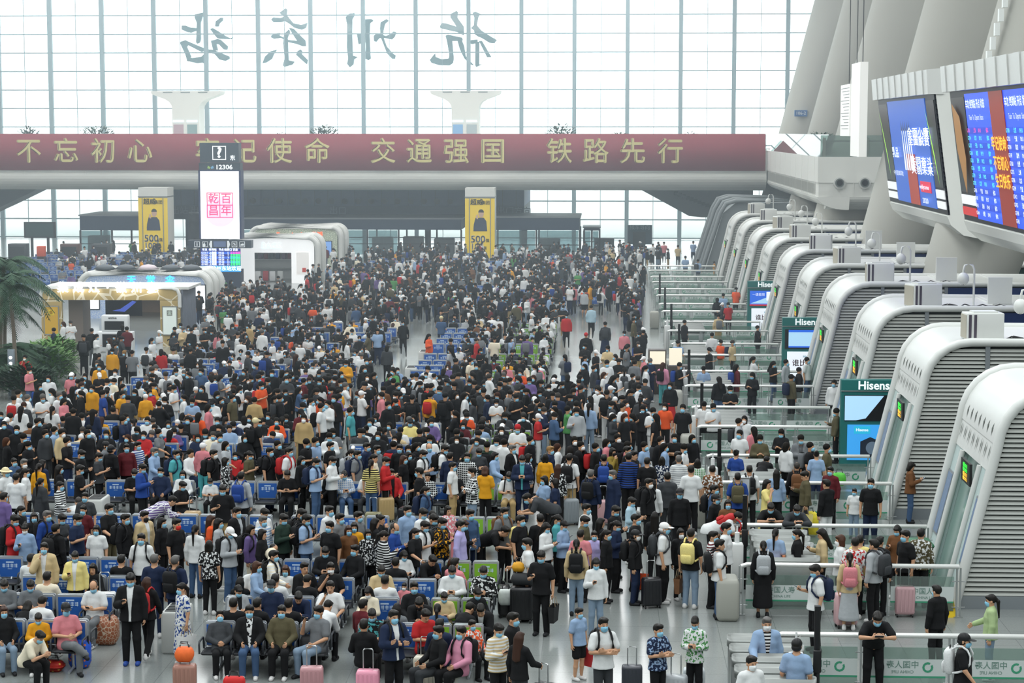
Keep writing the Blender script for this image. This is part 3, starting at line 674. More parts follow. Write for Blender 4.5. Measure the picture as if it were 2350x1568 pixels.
def pavilion(px0, px1, d, ytop, yband, lab, dep=7.0, nb=5):
    a, b = X(px0, d), X(px1, d); z1, z2 = Z(ytop, d), Z(yband, d)
    m = MB().box(a, b, d, d + dep, z2, z1, 0); m.box(a - .1, b + .1, d - .1, d + dep, z1, z1 + .12, 1)
    o = m.build('security_pavilion', [bl2, grey]); tag(o, lab, 'booth', None, 'thing')
    n = max(2, int((b - a) / 2.4)); rnd = random.Random(int(px0))
    for i in range(n + 1):
        xx = a + (b - a) * i / n
        for yq in (d, d + dep - .14): MB().box(xx - .07, xx + .07, yq, yq + .14, 0, z2).build('post', dark, o)
    MB().box(a, b, d + .02, d + .1, .95, 1.02).build('cross_rail', dark, o)
    for i in range(n):
        xx = a + (b - a) * i / n
        if rnd.random() < .6: MB().box(xx + .1, xx + (b - a) / n - .1, d + .05, d + .07, .1, z2 - .05).build('glass_panel', glass_mat('pavilion_glass', 'b9cdd0', trans=.8), o)
        if rnd.random() < .75: MB().rbox(xx + .2, xx + 1.9, d + 1.5, d + 2.6, 0, 1.15 + rnd.random() * .5, .08).build('scanner_counter', M('scanner_grey', '5d666a', .5), o)
    return o
pavilion(172, 320, 163, 497, 530, 'dark flat-roofed booth at the left under the bridge')
pavilion(552, 1058, 164, 503, 527, 'long dark security booth behind the white kiosks')
pavilion(1132, 1330, 163, 499, 527, 'dark glazed security booth right of the right yellow column')
pavilion(1340, 1376, 168, 522, 528, 'small open steel frame beside the glazed booth', 3)
dk = MB().box(X(378, 158), X(455, 158), 166, 171, 0, 3.4); dk.box(X(378, 158), X(455, 158), 166, 166.1, 3.3, 3.5, 1)
tag(dk.build('shop_wall', [M('shop_dark', '2c333b', .6), grey]), 'dark shop front between the left yellow column and the information tower', 'shop', None, 'thing')
sgb = MB(); sgb.box(X(1440, 178), X(1496, 178), 178, 178.2, .2, Z(515, 178), 0); sgb.box(X(1452, 178), X(1481, 178), 177.7, 178, 0, Z(530, 178), 1); sgb.text('候车导向', .45, (X(1468, 178), 177.95, Z(521, 178)), mi=2)
tag(sgb.build('wall_sign', [M('sign_teal', '5d8296', .6), dark, M('sign_white', 'e0eaee', .5)]), 'blue notice wall with a dark doorway at the foot of the glass wall', 'sign')
mon = MB().box(X(40, 150), X(113, 150), 150, 150.3, Z(548, 150), Z(511, 150), 0); mon.box(X(44, 150), X(109, 150), 149.97, 150, Z(545, 150), Z(514, 150), 1); mon.box(X(55, 150), X(60, 150), 150, 150.2, 0, Z(548, 150)); mon.box(X(93, 150), X(98, 150), 150, 150.2, 0, Z(548, 150))
tag(mon.build('display_board', [dark, M('screen_off', '2f4a4a', .3)]), 'dark blank screen on posts at the far left', 'screen')
for px, lab in ((22, 'dark machine at the far left under the blank screen'), (145, 'reddish brown vending cabinet left of the dark booth'), (218, 'dark cabinet inside the left booth')):
    b = MB().rbox(X(px, 150) - .7, X(px, 150) + .7, 150, 151, 0, 1.7, .05); b.box(X(px, 150) - .55, X(px, 150) + .55, 149.96, 150, .5, 1.5, 1)
    tag(b.build('vending_machine', [M('cab_%d' % px, '3a3f44' if px != 145 else '5a3d38', .5), dark]), lab, 'machine')
ob = MB().rbox(X(77, 146) - .28, X(77, 146) + .28, 146, 146.6, 1.0, 1.75, .03); ob.box(X(77, 146) - .25, X(77, 146) + .25, 146.05, 146.55, 0, 1.0, 1)
tag(ob.build('ticket_box', [M('orange_box', 'd8542f', .5), dark]), 'orange box on a stand at the far left of the seats', 'box')
# ---- yellow advertising columns under the bridge
yel = M('poster_yellow', 'edce1c', .5, emit=.18)
def adcol(px, lab):
    d = 157.0; cx = X(px, d); hw = 1.17
    o = MB().box(cx - hw, cx + hw, d + .1, d + 2.4, 0, zb + .3).build('advert_column', offwh); tag(o, lab, 'column', 'yellow advertising columns', 'thing')
    MB().box(cx - hw - .02, cx + hw + .02, d, d + 2.5, Z(453, d), Z(453, d) + .08).build('top_trim', grey, o)
    for xq in (cx - .86, cx + .80): MB().box(xq, xq + .06, d - .02, d + .1, 0, Z(455, d)).build('frame_bar', grey, o)
    top = Z(455, d); p = MB(); p.box(cx - .80, cx + .80, d + .02, d + .1, .25, top, 0); p.box(cx - hw, cx - .86, d + .04, d + .1, .25, top, 0); p.box(cx + .86, cx + hw, d + .04, d + .1, .25, top, 0)
    y = d + .005; zz = lambda py: Z(py, d); xx = lambda dx: cx + dx / FPX * d
    p.prism([(xx(-15), zz(530)), (xx(-14), zz(519)), (xx(-8), zz(505)), (xx(-3), zz(499)), (xx(9), zz(499)), (xx(15), zz(507)), (xx(17), zz(530))], 'y', y - .01, y, 1)
    p.prism([(xx(-15), zz(526)), (xx(-14), zz(515)), (xx(-10), zz(499)), (xx(-6), zz(502)), (xx(-6), zz(512))], 'y', y - .012, y, 1)
    p.prism([(xx(-10), zz(502)), (xx(-8), zz(492)), (xx(-5), zz(492)), (xx(-4), zz(502))], 'y', y - .012, y, 2)
    p.prism([(xx(3 + 6.2 * math.cos(R(a))), zz(490 - 8.5 * math.sin(R(a)))) for a in range(0, 360, 20)], 'y', y - .012, y, 2)
    p.prism([(xx(3 + 6.6 * math.cos(R(a))), zz(487 - 7.5 * math.sin(R(a)))) for a in range(0, 181, 20)], 'y', y - .016, y, 3)
    p.text('超威', .5, (cx - .25, y - .02, zz(464)), mi=3, bold=.03); p.text('集团', .34, (cx + .45, y - .02, zz(465)), mi=3, bold=.02)
    p.text('500', .78, (cx - .15, y - .02, zz(549)), mi=4, bold=.04); p.text('100', .66, (cx - .25, y - .02, zz(566)), mi=4, bold=.04); p.text('强', .3, (cx + .6, y - .02, zz(552)), mi=3, bold=.02); p.text('强', .28, (cx + .4, y - .02, zz(569)), mi=3, bold=.02)
    p.build('poster', [yel, M('poster_jacket', '22304c', .6), M('poster_skin', 'd8b49c', .6), M('poster_black', '1c1a16', .6), M('poster_white', 'f2f2ec', .5)], o)
adcol(343, 'yellow poster column under the bridge left of the information tower'); adcol(1101, 'yellow poster column under the bridge right of the white kiosks')
# ---- information tower
d = 130.0; cx = X(500, d)
tw = empty('information_tower', (cx, d, 0)); tag(tw, 'tall information tower with white screen and departure board', 'information tower')
def tb(name, m, *boxes):
    b = MB()
    for q in boxes: b.box(*q)
    return b.build(name, m, tw)
hw = 1.32
zz = lambda py: Z(py, d)
navy = M('tower_navy', '1e2b44', .45)
tb('base', navy, (-hw, hw, 0, 1.0, 0, zz(620))); tb('head_sign', M('tower_head', '36434f', .5), (-1.28, 1.28, 0, 1, zz(373), zz(328)), (-1.36, 1.36, -.03, 1.02, zz(376), zz(374)), (-1.36, 1.36, 0, 1, zz(391), zz(376)))
scr = tb('screen', M('led_white', 'f4f8ff', .4, emit=.95), (-1.28, 1.28, -.04, 0, zz(549), zz(393)))
tb('screen_frame', M('frame_navy', '2b3a63', .4), (-1.40, -1.28, -.05, 1, zz(549), zz(391)), (1.28, 1.40, -.05, 1, zz(549), zz(391)), (-1.3, 1.3, 0, 1, zz(549), zz(391)))
sl = MB(); sl.prism([(.02 + 1.0 * math.cos(R(a)), zz(486) + 1.0 * math.sin(R(a))) for a in range(0, 360, 10)], 'y', -.05, -.04, 1)
for q in ((-.82, zz(442), .86, zz(444)), (-.82, zz(470), .86, zz(472)), (-.82, zz(498), .86, zz(500))): sl.box(q[0], q[2], -.07, -.05, q[3], q[1], 0)
for xq in (-.84, 0, .84): sl.box(xq - .025, xq + .025, -.07, -.05, zz(500), zz(442), 0)
for ch, a, b in (('乾', -.42, 457), ('百', .42, 457), ('昌', -.42, 485), ('年', .42, 485)): sl.text(ch, .72, (a, -.075, zz(b)), mi=0, bold=.01)
sl.build('screen_picture', [M('seal_red', 'e8407a', .5, emit=.7), M('seal_pink', 'f7c8ea', .5, emit=.9)], scr)
hs = MB(); hs.text('?', .95, (0, -.02, zz(351)), bold=.05); hs.text('东', .36, (.88, -.02, zz(363)), bold=.03); hs.text('12306', .40, (.30, -.02, zz(384)), bold=.03, sx=1.15)
for a, b, c_, e in ((-.45, -.40, 335, 366), (.40, .45, 335, 366)): hs.box(a, b, -.03, -.01, zz(e), zz(c_))
hs.box(-.45, .45, -.03, -.01, zz(337), zz(335)); hs.box(-.45, .45, -.03, -.01, zz(367), zz(365))
hs.prism([(-.75, zz(380)), (-.6, zz(384)), (-.62, zz(388)), (-.8, zz(386))], 'y', -.03, -.01, 1); hs.prism([(-.42, zz(380)), (-.58, zz(384)), (-.54, zz(388)), (-.36, zz(386))], 'y', -.03, -.01, 2)
hs.build('lettering', [M('sign_white_glow', 'f0f4f6', .5, emit=.5), M('logo_green', 'a9cf6a', .5), M('logo_blue', '7fb8e0', .5)], tw)
tb('pictogram_bar', M('bar_slate', '333f4d', .5), (-2.12, 2.06, -.25, .6, zz(570), zz(552)))
pg = MB()
for px, ch in ((447, 'i'), (466, '♿'), (534, '%'), (552, '≋')):
    a = X(px, d) - cx
    for q in ((-.18, -.15, -.18, .18), (.15, .18, -.18, .18), (-.18, .18, .15, .18), (-.18, .18, -.18, -.15)): pg.box(a + q[0], a + q[1], -.29, -.25, zz(561) + q[2], zz(561) + q[3])
    if ch == 'i': pg.text('i', .34, (a, -.28, zz(561)), bold=.05)
    elif ch == '%': pg.text('%', .26, (a, -.28, zz(561)), bold=.02)
    elif px == 466: pg.prism([(a - .08 + .1 * math.cos(R(t)), zz(563) + .1 * math.sin(R(t))) for t in range(0, 360, 30)], 'y', -.28, -.26); pg.box(a - .09, a - .03, -.28, -.26, zz(561), zz(557))
    else: pg.prism([(a - .12, zz(562)), (a, zz(559)), (a + .12, zz(560)), (a + .1, zz(564)), (a - .1, zz(564))], 'y', -.28, -.26)
pg.box(X(485, d) - cx, X(514, d) - cx, -.28, -.25, zz(567), zz(554), 1)
for px in (478, 521): pg.prism([(X(px, d) - cx, zz(553)), (X(px + (4 if px < 500 else -4), d) - cx, zz(553)), (X(px + (4 if px < 500 else -4), d) - cx, zz(569)), (X(px, d) - cx, zz(569)), (X(px - (3 if px < 500 else -3), d) - cx, zz(561))], 'y', -.28, -.25)
pg.build('pictogram', [M('picto_white', 'dfe6ea', .5, emit=.3), M('picto_screen', '5c6f94', .4, emit=.2)], tw)
bd = tb('departure_board', M('board_blue_dark', '0d2388', .4, emit=.5), (-hw, hw, -.05, .0, zz(625), zz(571)))
rw = MB()
for i in range(6):
    if i % 2 == 0: rw.box(-hw + .02, hw - .02, -.06, -.05, zz(581.5 + 5.3 * i + 2.5), zz(581.5 + 5.3 * i - 2.5), 0)
rw.box(-hw, hw, -.06, -.05, zz(625), zz(611), 1)
for i in range(7):
    py = 574 if i == 0 else 581.5 + 5.3 * (i - 1)
    cols = ('车次', '终到站', '开点', '检票口', '状态') if i == 0 else ('G%d' % (7300 + 17 * i), '上海南', '09:%02d' % (18 + 4 * i), '%d' % (3 + 2 * i), '正在检票' if i == 1 else '正在候车')
    for xq, t in zip((-1.05, -.52, .05, .5, .98), cols): rw.text(t, .17, (xq, -.07, zz(py)), mi=2 if xq < .9 or i == 0 else (3 if i == 1 else 4), bold=.02)
rw.text('迎您 杭州东站欢迎', .33, (0, -.07, zz(618)), mi=2, bold=.02)
rw.build('board_rows', [M('row_blue', '1f62d8', .4, emit=.7), M('row_sky', '2a9be8', .4, emit=.9), M('row_white', 'eaf4ff', .4, emit=.9), M('row_magenta', 'e84ab8', .4, emit=.9), M('row_green', '3ff08a', .4, emit=.9)], bd)
# ---- kiosks
def arch_kiosk(name, px0, px1, d, ytop, lab, body, fasc, nribs, dep, ins=None):
    a, b = X(px0, d), X(px1, d); h = Z(ytop, d); r = .75
    o = empty(name, ((a + b) / 2, d, 0)); tag(o, lab, 'kiosk'); hw = (b - a) / 2
    def path(w_, hh): return [(-w_, 0)] + [(-w_ + r - r * math.cos(R(t)), hh - r + r * math.sin(R(t))) for t in range(0, 91, 15)] + [(w_ - r + r * math.sin(R(t)), hh - r + r * math.cos(R(t))) for t in range(0, 91, 15)] + [(w_, 0)]
    for i in range(nribs):
        m = MB(); m.tube([(x_, i * dep / nribs, z_) for x_, z_ in path(hw + .1 * (i % 2 == 0), h)], .16, 8); m.build('arch_rib', white, o)
    sk = MB(); P = path(hw - .1, h - .1)
    sk.add([(x_, .1, z_) for x_, z_ in P] + [(x_, dep, z_) for x_, z_ in P], [(i, i + 1, i + 1 + len(P), i + len(P)) for i in range(len(P) - 1)], 0, True); sk.build('shell', white, o)
    return o, hw, h
def fascia(o, hw, h, zl, m, side=.0, y=.05):
    f = MB(); r = .6
    P = [(-hw + .15, zl), (-hw + .15, h - r)] + [(-hw + .15 + r - r * math.cos(R(t)), h - .12 - r + r * math.sin(R(t))) for t in range(0, 91, 15)] + [(hw - .15 - r + r * math.sin(R(t)), h - .12 - r + r * math.cos(R(t))) for t in range(0, 91, 15)] + [(hw - .15, zl)]
    f.prism(P, 'y', y, y + .12)
    if side: f.box(-hw + .15, -hw + .15 + side, y, y + .12, 0, zl); f.box(hw - .15 - side, hw - .15, y, y + .12, 0, zl)
    return f.build('fascia', m, o)
def cell_mat(name, c1, c2, sc_, w_, vor=True):
    if name in MATS: return MATS[name]
    m = M(name, c1, .5); nt = m.node_tree; b = nt.nodes['Principled BSDF']; tc = nt.nodes.new('ShaderNodeTexCoord'); v = nt.nodes.new('ShaderNodeTexVoronoi'); v.feature = 'DISTANCE_TO_EDGE'; v.inputs['Scale'].default_value = sc_
    t = nt.nodes.new('ShaderNodeMath'); t.operation = 'LESS_THAN'; t.inputs[1].default_value = w_; mx = nt.nodes.new('ShaderNodeMix'); mx.data_type = 'RGBA'; mx.inputs[6].default_value = rgb(c1) + (1,); mx.inputs[7].default_value = rgb(c2) + (1,)
    nt.links.new(tc.outputs['Object'], v.inputs['Vector']); nt.links.new(v.outputs['Distance'], t.inputs[0]); nt.links.new(t.outputs[0], mx.inputs[0]); nt.links.new(mx.outputs[2], b.inputs['Base Color']); return m
wallw = M('kiosk_inner', 'c7cac8', .6)
# white luggage kiosk and the sparkling one behind it
o, hw, h = arch_kiosk('pavilion_kiosk', 572, 776, 150, 522, 'white arched kiosk with orange name, behind the luggage kiosk', white, None, 4, 6)
fascia(o, hw, h, h - 1.0, cell_mat('sparkle', 'a9b8a0', 'e8efd8', 9, .09), 1.2)
t = MB(); t.text('Fanpaierda', .5, (-.35, .02, h - .58), bold=.03); t.text('凡派', .45, (1.65, .02, h - .58), bold=.03); t.build('name_lettering', M('orange_glow', 'ff6a3a', .5, emit=1.2), o)
s = MB().box(hw - 1.25, hw - .55, -.05, .02, .9, 2.0, 0); s.box(hw - 1.2, hw - .6, -.07, -.05, .95, 1.95, 1); s.build('poster_screen', [black, M('screen_blue', '6f9ad8', .4, emit=.6)], o)
MB().box(-hw + .3, hw - .3, 5, 5.1, 0, h - .3).build('rear_wall', wallw, o)
o, hw, h = arch_kiosk('luggage_kiosk', 520, 722, 134, 545, 'white arched luggage kiosk right of the information tower', white, None, 4, 5)
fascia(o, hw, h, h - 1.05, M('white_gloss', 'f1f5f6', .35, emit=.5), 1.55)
t = MB(); t.text('BAGS', .55, (-.1, .02, h - .6), bold=.02); t.build('name_lettering', M('pale_blue_glow', 'cfeaf8', .5, emit=.9), o)
s = MB().box(hw - 1.35, hw - .5, .0, .04, .6, 2.1, 0); s.box(hw - .95, hw - .7, -.015, 0, .75, 1.05, 1); s.build('poster_panel', [M('poster_pale', 'f4f3f0', .5, emit=.25), M('poster_red', 'd8402c', .5)], o)
sv = MB().box(-hw + .3, hw - .3, 4.2, 4.3, 0, h - .3)
for zq in (.75, 1.35, 1.9): sv.box(-hw + .4, hw - 1.7, 3.6, 4.2, zq, zq + .04)
sv.build('shelf_wall', M('shelf_white', 'dfe3e2', .5), o)
rnd = random.Random(4)
for i in range(9):
    xq = o.location.x - hw + 1.0 + i * .42
    bg_ = MB().rbox(-.16, .16, -.12, .12, 0, .4, .07); bg_.tube([(-.08, 0, .4), (-.06, 0, .47), (.06, 0, .47), (.08, 0, .4)], .012, 6)
    tag(bg_.build('rucksack', M('bag_%d' % (i % 4), ('40536e', '7d6a80', '8a4046', '3c4a52')[i % 4], .7), None, (xq, 134 + 3.85, 1.39)), 'one of the dark rucksacks in the row on the luggage kiosk shelf', 'bag', 'rucksacks on the kiosk shelf')
for i, c_ in enumerate(('e6e8e8', 'b8303a', 'e6e8e8', 'cfd3d0')):
    xq = o.location.x - hw + 1.7 + i * .5
    tag(MB().rbox(-.2, .2, -.13, .13, .04, .72, .06).build('display_suitcase', M('case_' + c_, c_, .4), None, (xq, 134 + 1.4 + .2 * (i % 2), 0)), ('white suitcase at the left of the luggage kiosk display', 'red suitcase in the luggage kiosk display', 'white suitcase right of the red one in the luggage kiosk', 'cream suitcase at the right of the luggage kiosk display')[i], 'suitcase', 'suitcases on show')
# umbrella kiosk and the golden kiosk
o, hw, h = arch_kiosk('umbrella_kiosk', 172, 468, 108, 630, 'white arched umbrella kiosk with blue mosaic front behind the golden kiosk', white, None, 6, 5)
fascia(o, hw, h, h - .75, cell_mat('mosaic_blue', 'a9c4ee', 'dce8f8', 11, .08), 1.5)
t = MB()
for ch, xq in (('天', -.72), ('堂', .35), ('伞', 1.42)): t.text(ch, .52, (xq, .0, h - .38), bold=.03)
t.build('name_lettering', M('cyan_glow', '58c8f4', .5, emit=1.2), o)
for sx in (-1, 1):
    s = MB().box(sx * (hw - .55) - .45, sx * (hw - .55) + .45, .0, .04, .5, 1.9, 0); s.box(sx * (hw - .55) - .4, sx * (hw - .55) + .4, -.02, 0, .55, 1.85, 1); s.build('light_panel', [black, M('panel_glow', 'f4fbff', .5, emit=.9)], o)
MB().box(-hw + .3, hw - .3, 4, 4.1, 0, h - .3).build('rear_wall', M('warm_wall', 'd8b89a', .6), o)
for i, px in enumerate((215, 265, 318, 372, 420)):
    u = MB(); n = 12; xq = X(px, 108); rr = .62
    vs = [(0, 0, .28)] + [(rr * .6 * math.cos(2 * math.pi * k / n), rr * .6 * math.sin(2 * math.pi * k / n), .2) for k in range(n)] + [(rr * math.cos(2 * math.pi * k / n), rr * math.sin(2 * math.pi * k / n), .0) for k in range(n)] + [(0, 0, .25)]
    u.add(vs, [(0, 1 + k, 1 + (k + 1) % n) for k in range(n)] + [(1 + k, 1 + n + k, 1 + n + (k + 1) % n, 1 + (k + 1) % n) for k in range(n)] + [(1 + n + k, 25, 1 + n + (k + 1) % n) for k in range(n)], 0, True)
    u.tube([(0, 0, 0), (0, 0, .33)], .012, 6, 1)
    tag(u.build('umbrella', [M('umbrella_%d' % (i == 2), 'd9ccd2' if i == 2 else '5b6268', .6), steel], None, (xq, 109.2, h + .16)), ('leftmost open grey umbrella on top of the umbrella kiosk', 'second grey umbrella from the left on the umbrella kiosk', 'pale flowered umbrella on top of the umbrella kiosk', 'grey umbrella right of the pale one on the kiosk roof', 'rightmost open grey umbrella on the umbrella kiosk')[i], 'umbrella', 'umbrellas on the kiosk roof')
d = 94.0; a, b = X(76, d), X(402, d); h = Z(662, d); hw = (b - a) / 2; gx = (a + b) / 2
o = empty('golden_kiosk', (gx, d, 0)); tag(o, 'golden kiosk with honeycomb front and glowing white lettering', 'kiosk')
gold = cell_mat('gold_cells', 'b9a26a', 'e6dcc0', 1.35, .035)
f = MB(); f.box(-hw, hw, 0, .2, h - .62, h - .1, 0); f.box(-hw, -hw + 1.0, 0, .2, 0, h - .6, 0); f.box(hw - .95, hw, 0, .2, 0, h - .6, 0); f.build('front', gold, o)
f = MB(); f.tube([(-hw, -.02, 1.9), (-hw, -.02, h - .35), (-hw + .1, -.02, h - .12), (-hw + .35, -.02, h - .02), (hw - .35, -.02, h - .02), (hw - .1, -.02, h - .12), (hw, -.02, h - .35), (hw, -.02, 1.9)], .09, 8); f.build('frame', white, o); MB().box(-hw, hw + .4, .2, 3.2, h - .12, h).build('roof_slab', white, o)
MB().box(hw - .02, hw + .12, .2, 3.2, 0, h - .15).build('side_wall', M('photo_wall', '6f7784', .5, noise=.4, scale=3), o)
t = MB()
for ch, px in (('集', 131), ('成', 168), ('灶', 204), ('·', 236), ('徽', 268), ('州', 304), ('宴', 340)): t.text(ch, .54, (X(px, d) - gx, -.22, h - .03), bold=.04)
t.build('glowing_lettering', M('white_glow', 'ffffff', .5, emit=3.0), o)
for xq, c_, nm in ((-hw + .5, 'c39b2e', 'gold'), (hw - .48, 'e4f0ea', 'pale')):
    s = MB().box(xq - .36, xq + .36, -.06, 0, .55, 1.95, 1); s.box(xq - .32, xq + .32, -.08, -.06, .6, 1.9, 0); s.box(xq - .13, xq + .13, -.09, -.08, 1.5, 1.76, 2); s.text('金', .2, (xq, -.1, 1.63), mi=0, bold=.02)
    s.build('poster_case', [M('case_poster_' + nm, c_, .5, emit=.15), steel, M('case_emblem_' + nm, 'e8d02a' if nm == 'gold' else '8a8f88', .5)], o)
s = MB().box(-.85, .95, 2.4, 2.5, 1.25, 2.1, 0); s.prism([(-.5, 1.5), (.1, 1.45), (.7, 1.95), (.5, 2.0), (-.1, 1.6)], 'y', 2.38, 2.4, 1); s.build('video_screen', [M('screen_black', '0c1020', .25, emit=.1), M('screen_glow', '4c64c8', .3, emit=.7)], o)
MB().box(-hw + 1.0, -hw + 1.7, 1.2, 2.6, 0, 2.2).build('inner_cabinet', M('taupe', '8a8078', .6), o)
ct = empty('display_stove', (X(240, 91), 91.5, 0)); tag(ct, 'white display stove with black oven standing before the golden kiosk', 'stove')
m = MB(); m.rbox(-.85, .85, 0, .6, 0, .95, .05); m.rbox(-.62, .62, .1, .6, .95, 1.72, .05); m.build('body', M('stove_white', 'dfe3e4', .35), ct)
m = MB(); m.box(-.55, .55, -.02, .02, .25, .85); m.box(-.46, .46, .08, .12, 1.05, 1.45); m.build('oven_door', black, ct)
m = MB(); m.text('entive', .16, (-.08, .085, 1.60), bold=.02); m.build('name_lettering', dark, ct)
# ---- planting on the left
def palm(px, py, hgt, lab, seed, nf=16, fl=1.5):
    g = ground(px, py); rnd = random.Random(seed)
    o = empty('potted_palm', g); tag(o, lab, 'palm', 'palms by the left edge')
    tr = MB(); bend = rnd.uniform(-.25, .25); tr.tube([(bend * (t ** 2), .05 * t, hgt * t) for t in (0, .3, .6, 1)], [.10, .085, .075, .07], 8); tr.build('trunk', M('palm_bark', '7d7466', .9, noise=.3, scale=12), o)
    for i in range(nf):
        a = 2 * math.pi * i / nf + rnd.uniform(-.2, .2); el = rnd.uniform(.1, 1.15); L = fl * rnd.uniform(.8, 1.15); fb = MB(); pts = []
        for j in range(7):
            t = j / 6; rr = L * t * math.cos(el * (1 - .3 * t)); zz_ = hgt + L * t * math.sin(el) - 1.15 * L * t * t * .75; pts.append(Vector((bend + rr * math.cos(a), .05 + rr * math.sin(a), zz_)))
        fb.tube(pts, .012, 4); sd = Vector((-math.sin(a), math.cos(a), 0))
        for j in range(26):
            t = .12 + .88 * j / 26; q = t * 6; k0 = min(5, int(q)); p = pts[k0].lerp(pts[k0 + 1], q - k0); dr = (pts[k0 + 1] - pts[k0]).normalized(); l = .42 * L * math.sin(math.pi * min(.97, .15 + t * .85)) * .75 + .05
            for sg in (-1, 1):
                e = p + (sd * sg * .75 + dr * .6 + Vector((0, 0, -.28))) * l; wv = dr * .03
                fb.add([p - wv, p + wv, e], [(0, 1, 2)])
        fb.build('frond', leaf, o)
    return o
palm(38, 905, 4.3, 'tallest slim palm at the left edge beside the golden kiosk', 1, 30, 2.2); palm(2, 880, 4.8, 'palm cut by the left edge of the photo', 2, 28, 2.1); palm(92, 882, 1.1, 'low bushy palm left of the golden kiosk', 3, 34, 1.9); palm(48, 890, 1.3, 'bushy palm at the foot of the tallest palm', 4, 34, 1.9); palm(12, 872, 3.0, 'middle-height palm close to the left edge', 5, 28, 1.9)
for i, (px, py, r, hh, m, lab) in enumerate(((95, 885, 1.3, 1.5, leaf2, 'light green leafy shrub at the foot of the palms'), (128, 850, 1.0, 1.2, leaf2, 'leafy shrub between the palms and the golden kiosk'), (60, 915, 1.1, 1.1, leaf, 'dark low shrub behind the grey light post'))):
    g = ground(px, py); pot = MB().cyl((g.x, g.y), r * .5, 0, .35, 16).build('planter', M('planter_brown', '6b655c', .8)); tag(pot, lab, 'plant', 'shrubs by the left edge'); bush('foliage', (g.x, g.y, .3), r, hh, 900, .34, m, 20 + i, pot)
g = ground(28, 908); lp = MB().rbox(g.x - .13, g.x + .13, g.y - .08, g.y + .08, 0, 1.82, .02); lo_ = lp.build('light_post', M('post_grey', '8b97a0', .4, .5)); tag(lo_, 'grey slab-shaped light post with three round lamps at the left', 'lamp post')
lm = MB()
for zq in (1.5, 1.27, 1.05): lm.prism([(g.x + .07 * math.cos(R(t)), zq + .07 * math.sin(R(t))) for t in range(0, 360, 30)], 'y', g.y - .1, g.y - .08)
lm.build('lamp', M('lamp_white', 'f6f8f8', .4, emit=.8), lo_)
# ------------------------------------------------------------------ ticket gate portals along the right
slat = M('louvre_slat', 'b6bab4', .45); void = M('louvre_void', '2b3130', .8); paleg = M('pale_glass_panel', 'bccfcd', .2, noise=.05, scale=2)
signb = M('sign_navy', '1f3566', .4); greenglass = M('dark_green_glass', '3d5553', .12)
ORD = ('nearest', 'second nearest', 'third nearest', 'fourth nearest', 'fifth nearest', 'sixth nearest', 'seventh nearest', 'eighth nearest', 'ninth nearest', 'farthest full')
XF, UW, ZR = 7.6, 4.4, 4.75
def uprof(off=0.0):
    P = [(XF + off, 0.0), (XF + .24 * 3.55 + off, 3.55)]
    c = (XF + .24 * 3.55 + 1.22, 3.55); r = 1.2 - off
    for t in (15, 30, 45, 60, 75, 90): P.append((c[0] - r * math.cos(R(t)) * 1.0 + .0, c[1] + r * math.sin(R(t))))
    return P
def uxs(z, off=.1):
    P = uprof(off)
    for (a, za), (b, zb_) in zip(P, P[1:]):
        if za <= z <= zb_ and zb_ > za: return a + (b - a) * (z - za) / (zb_ - za)
    return P[-1][0]
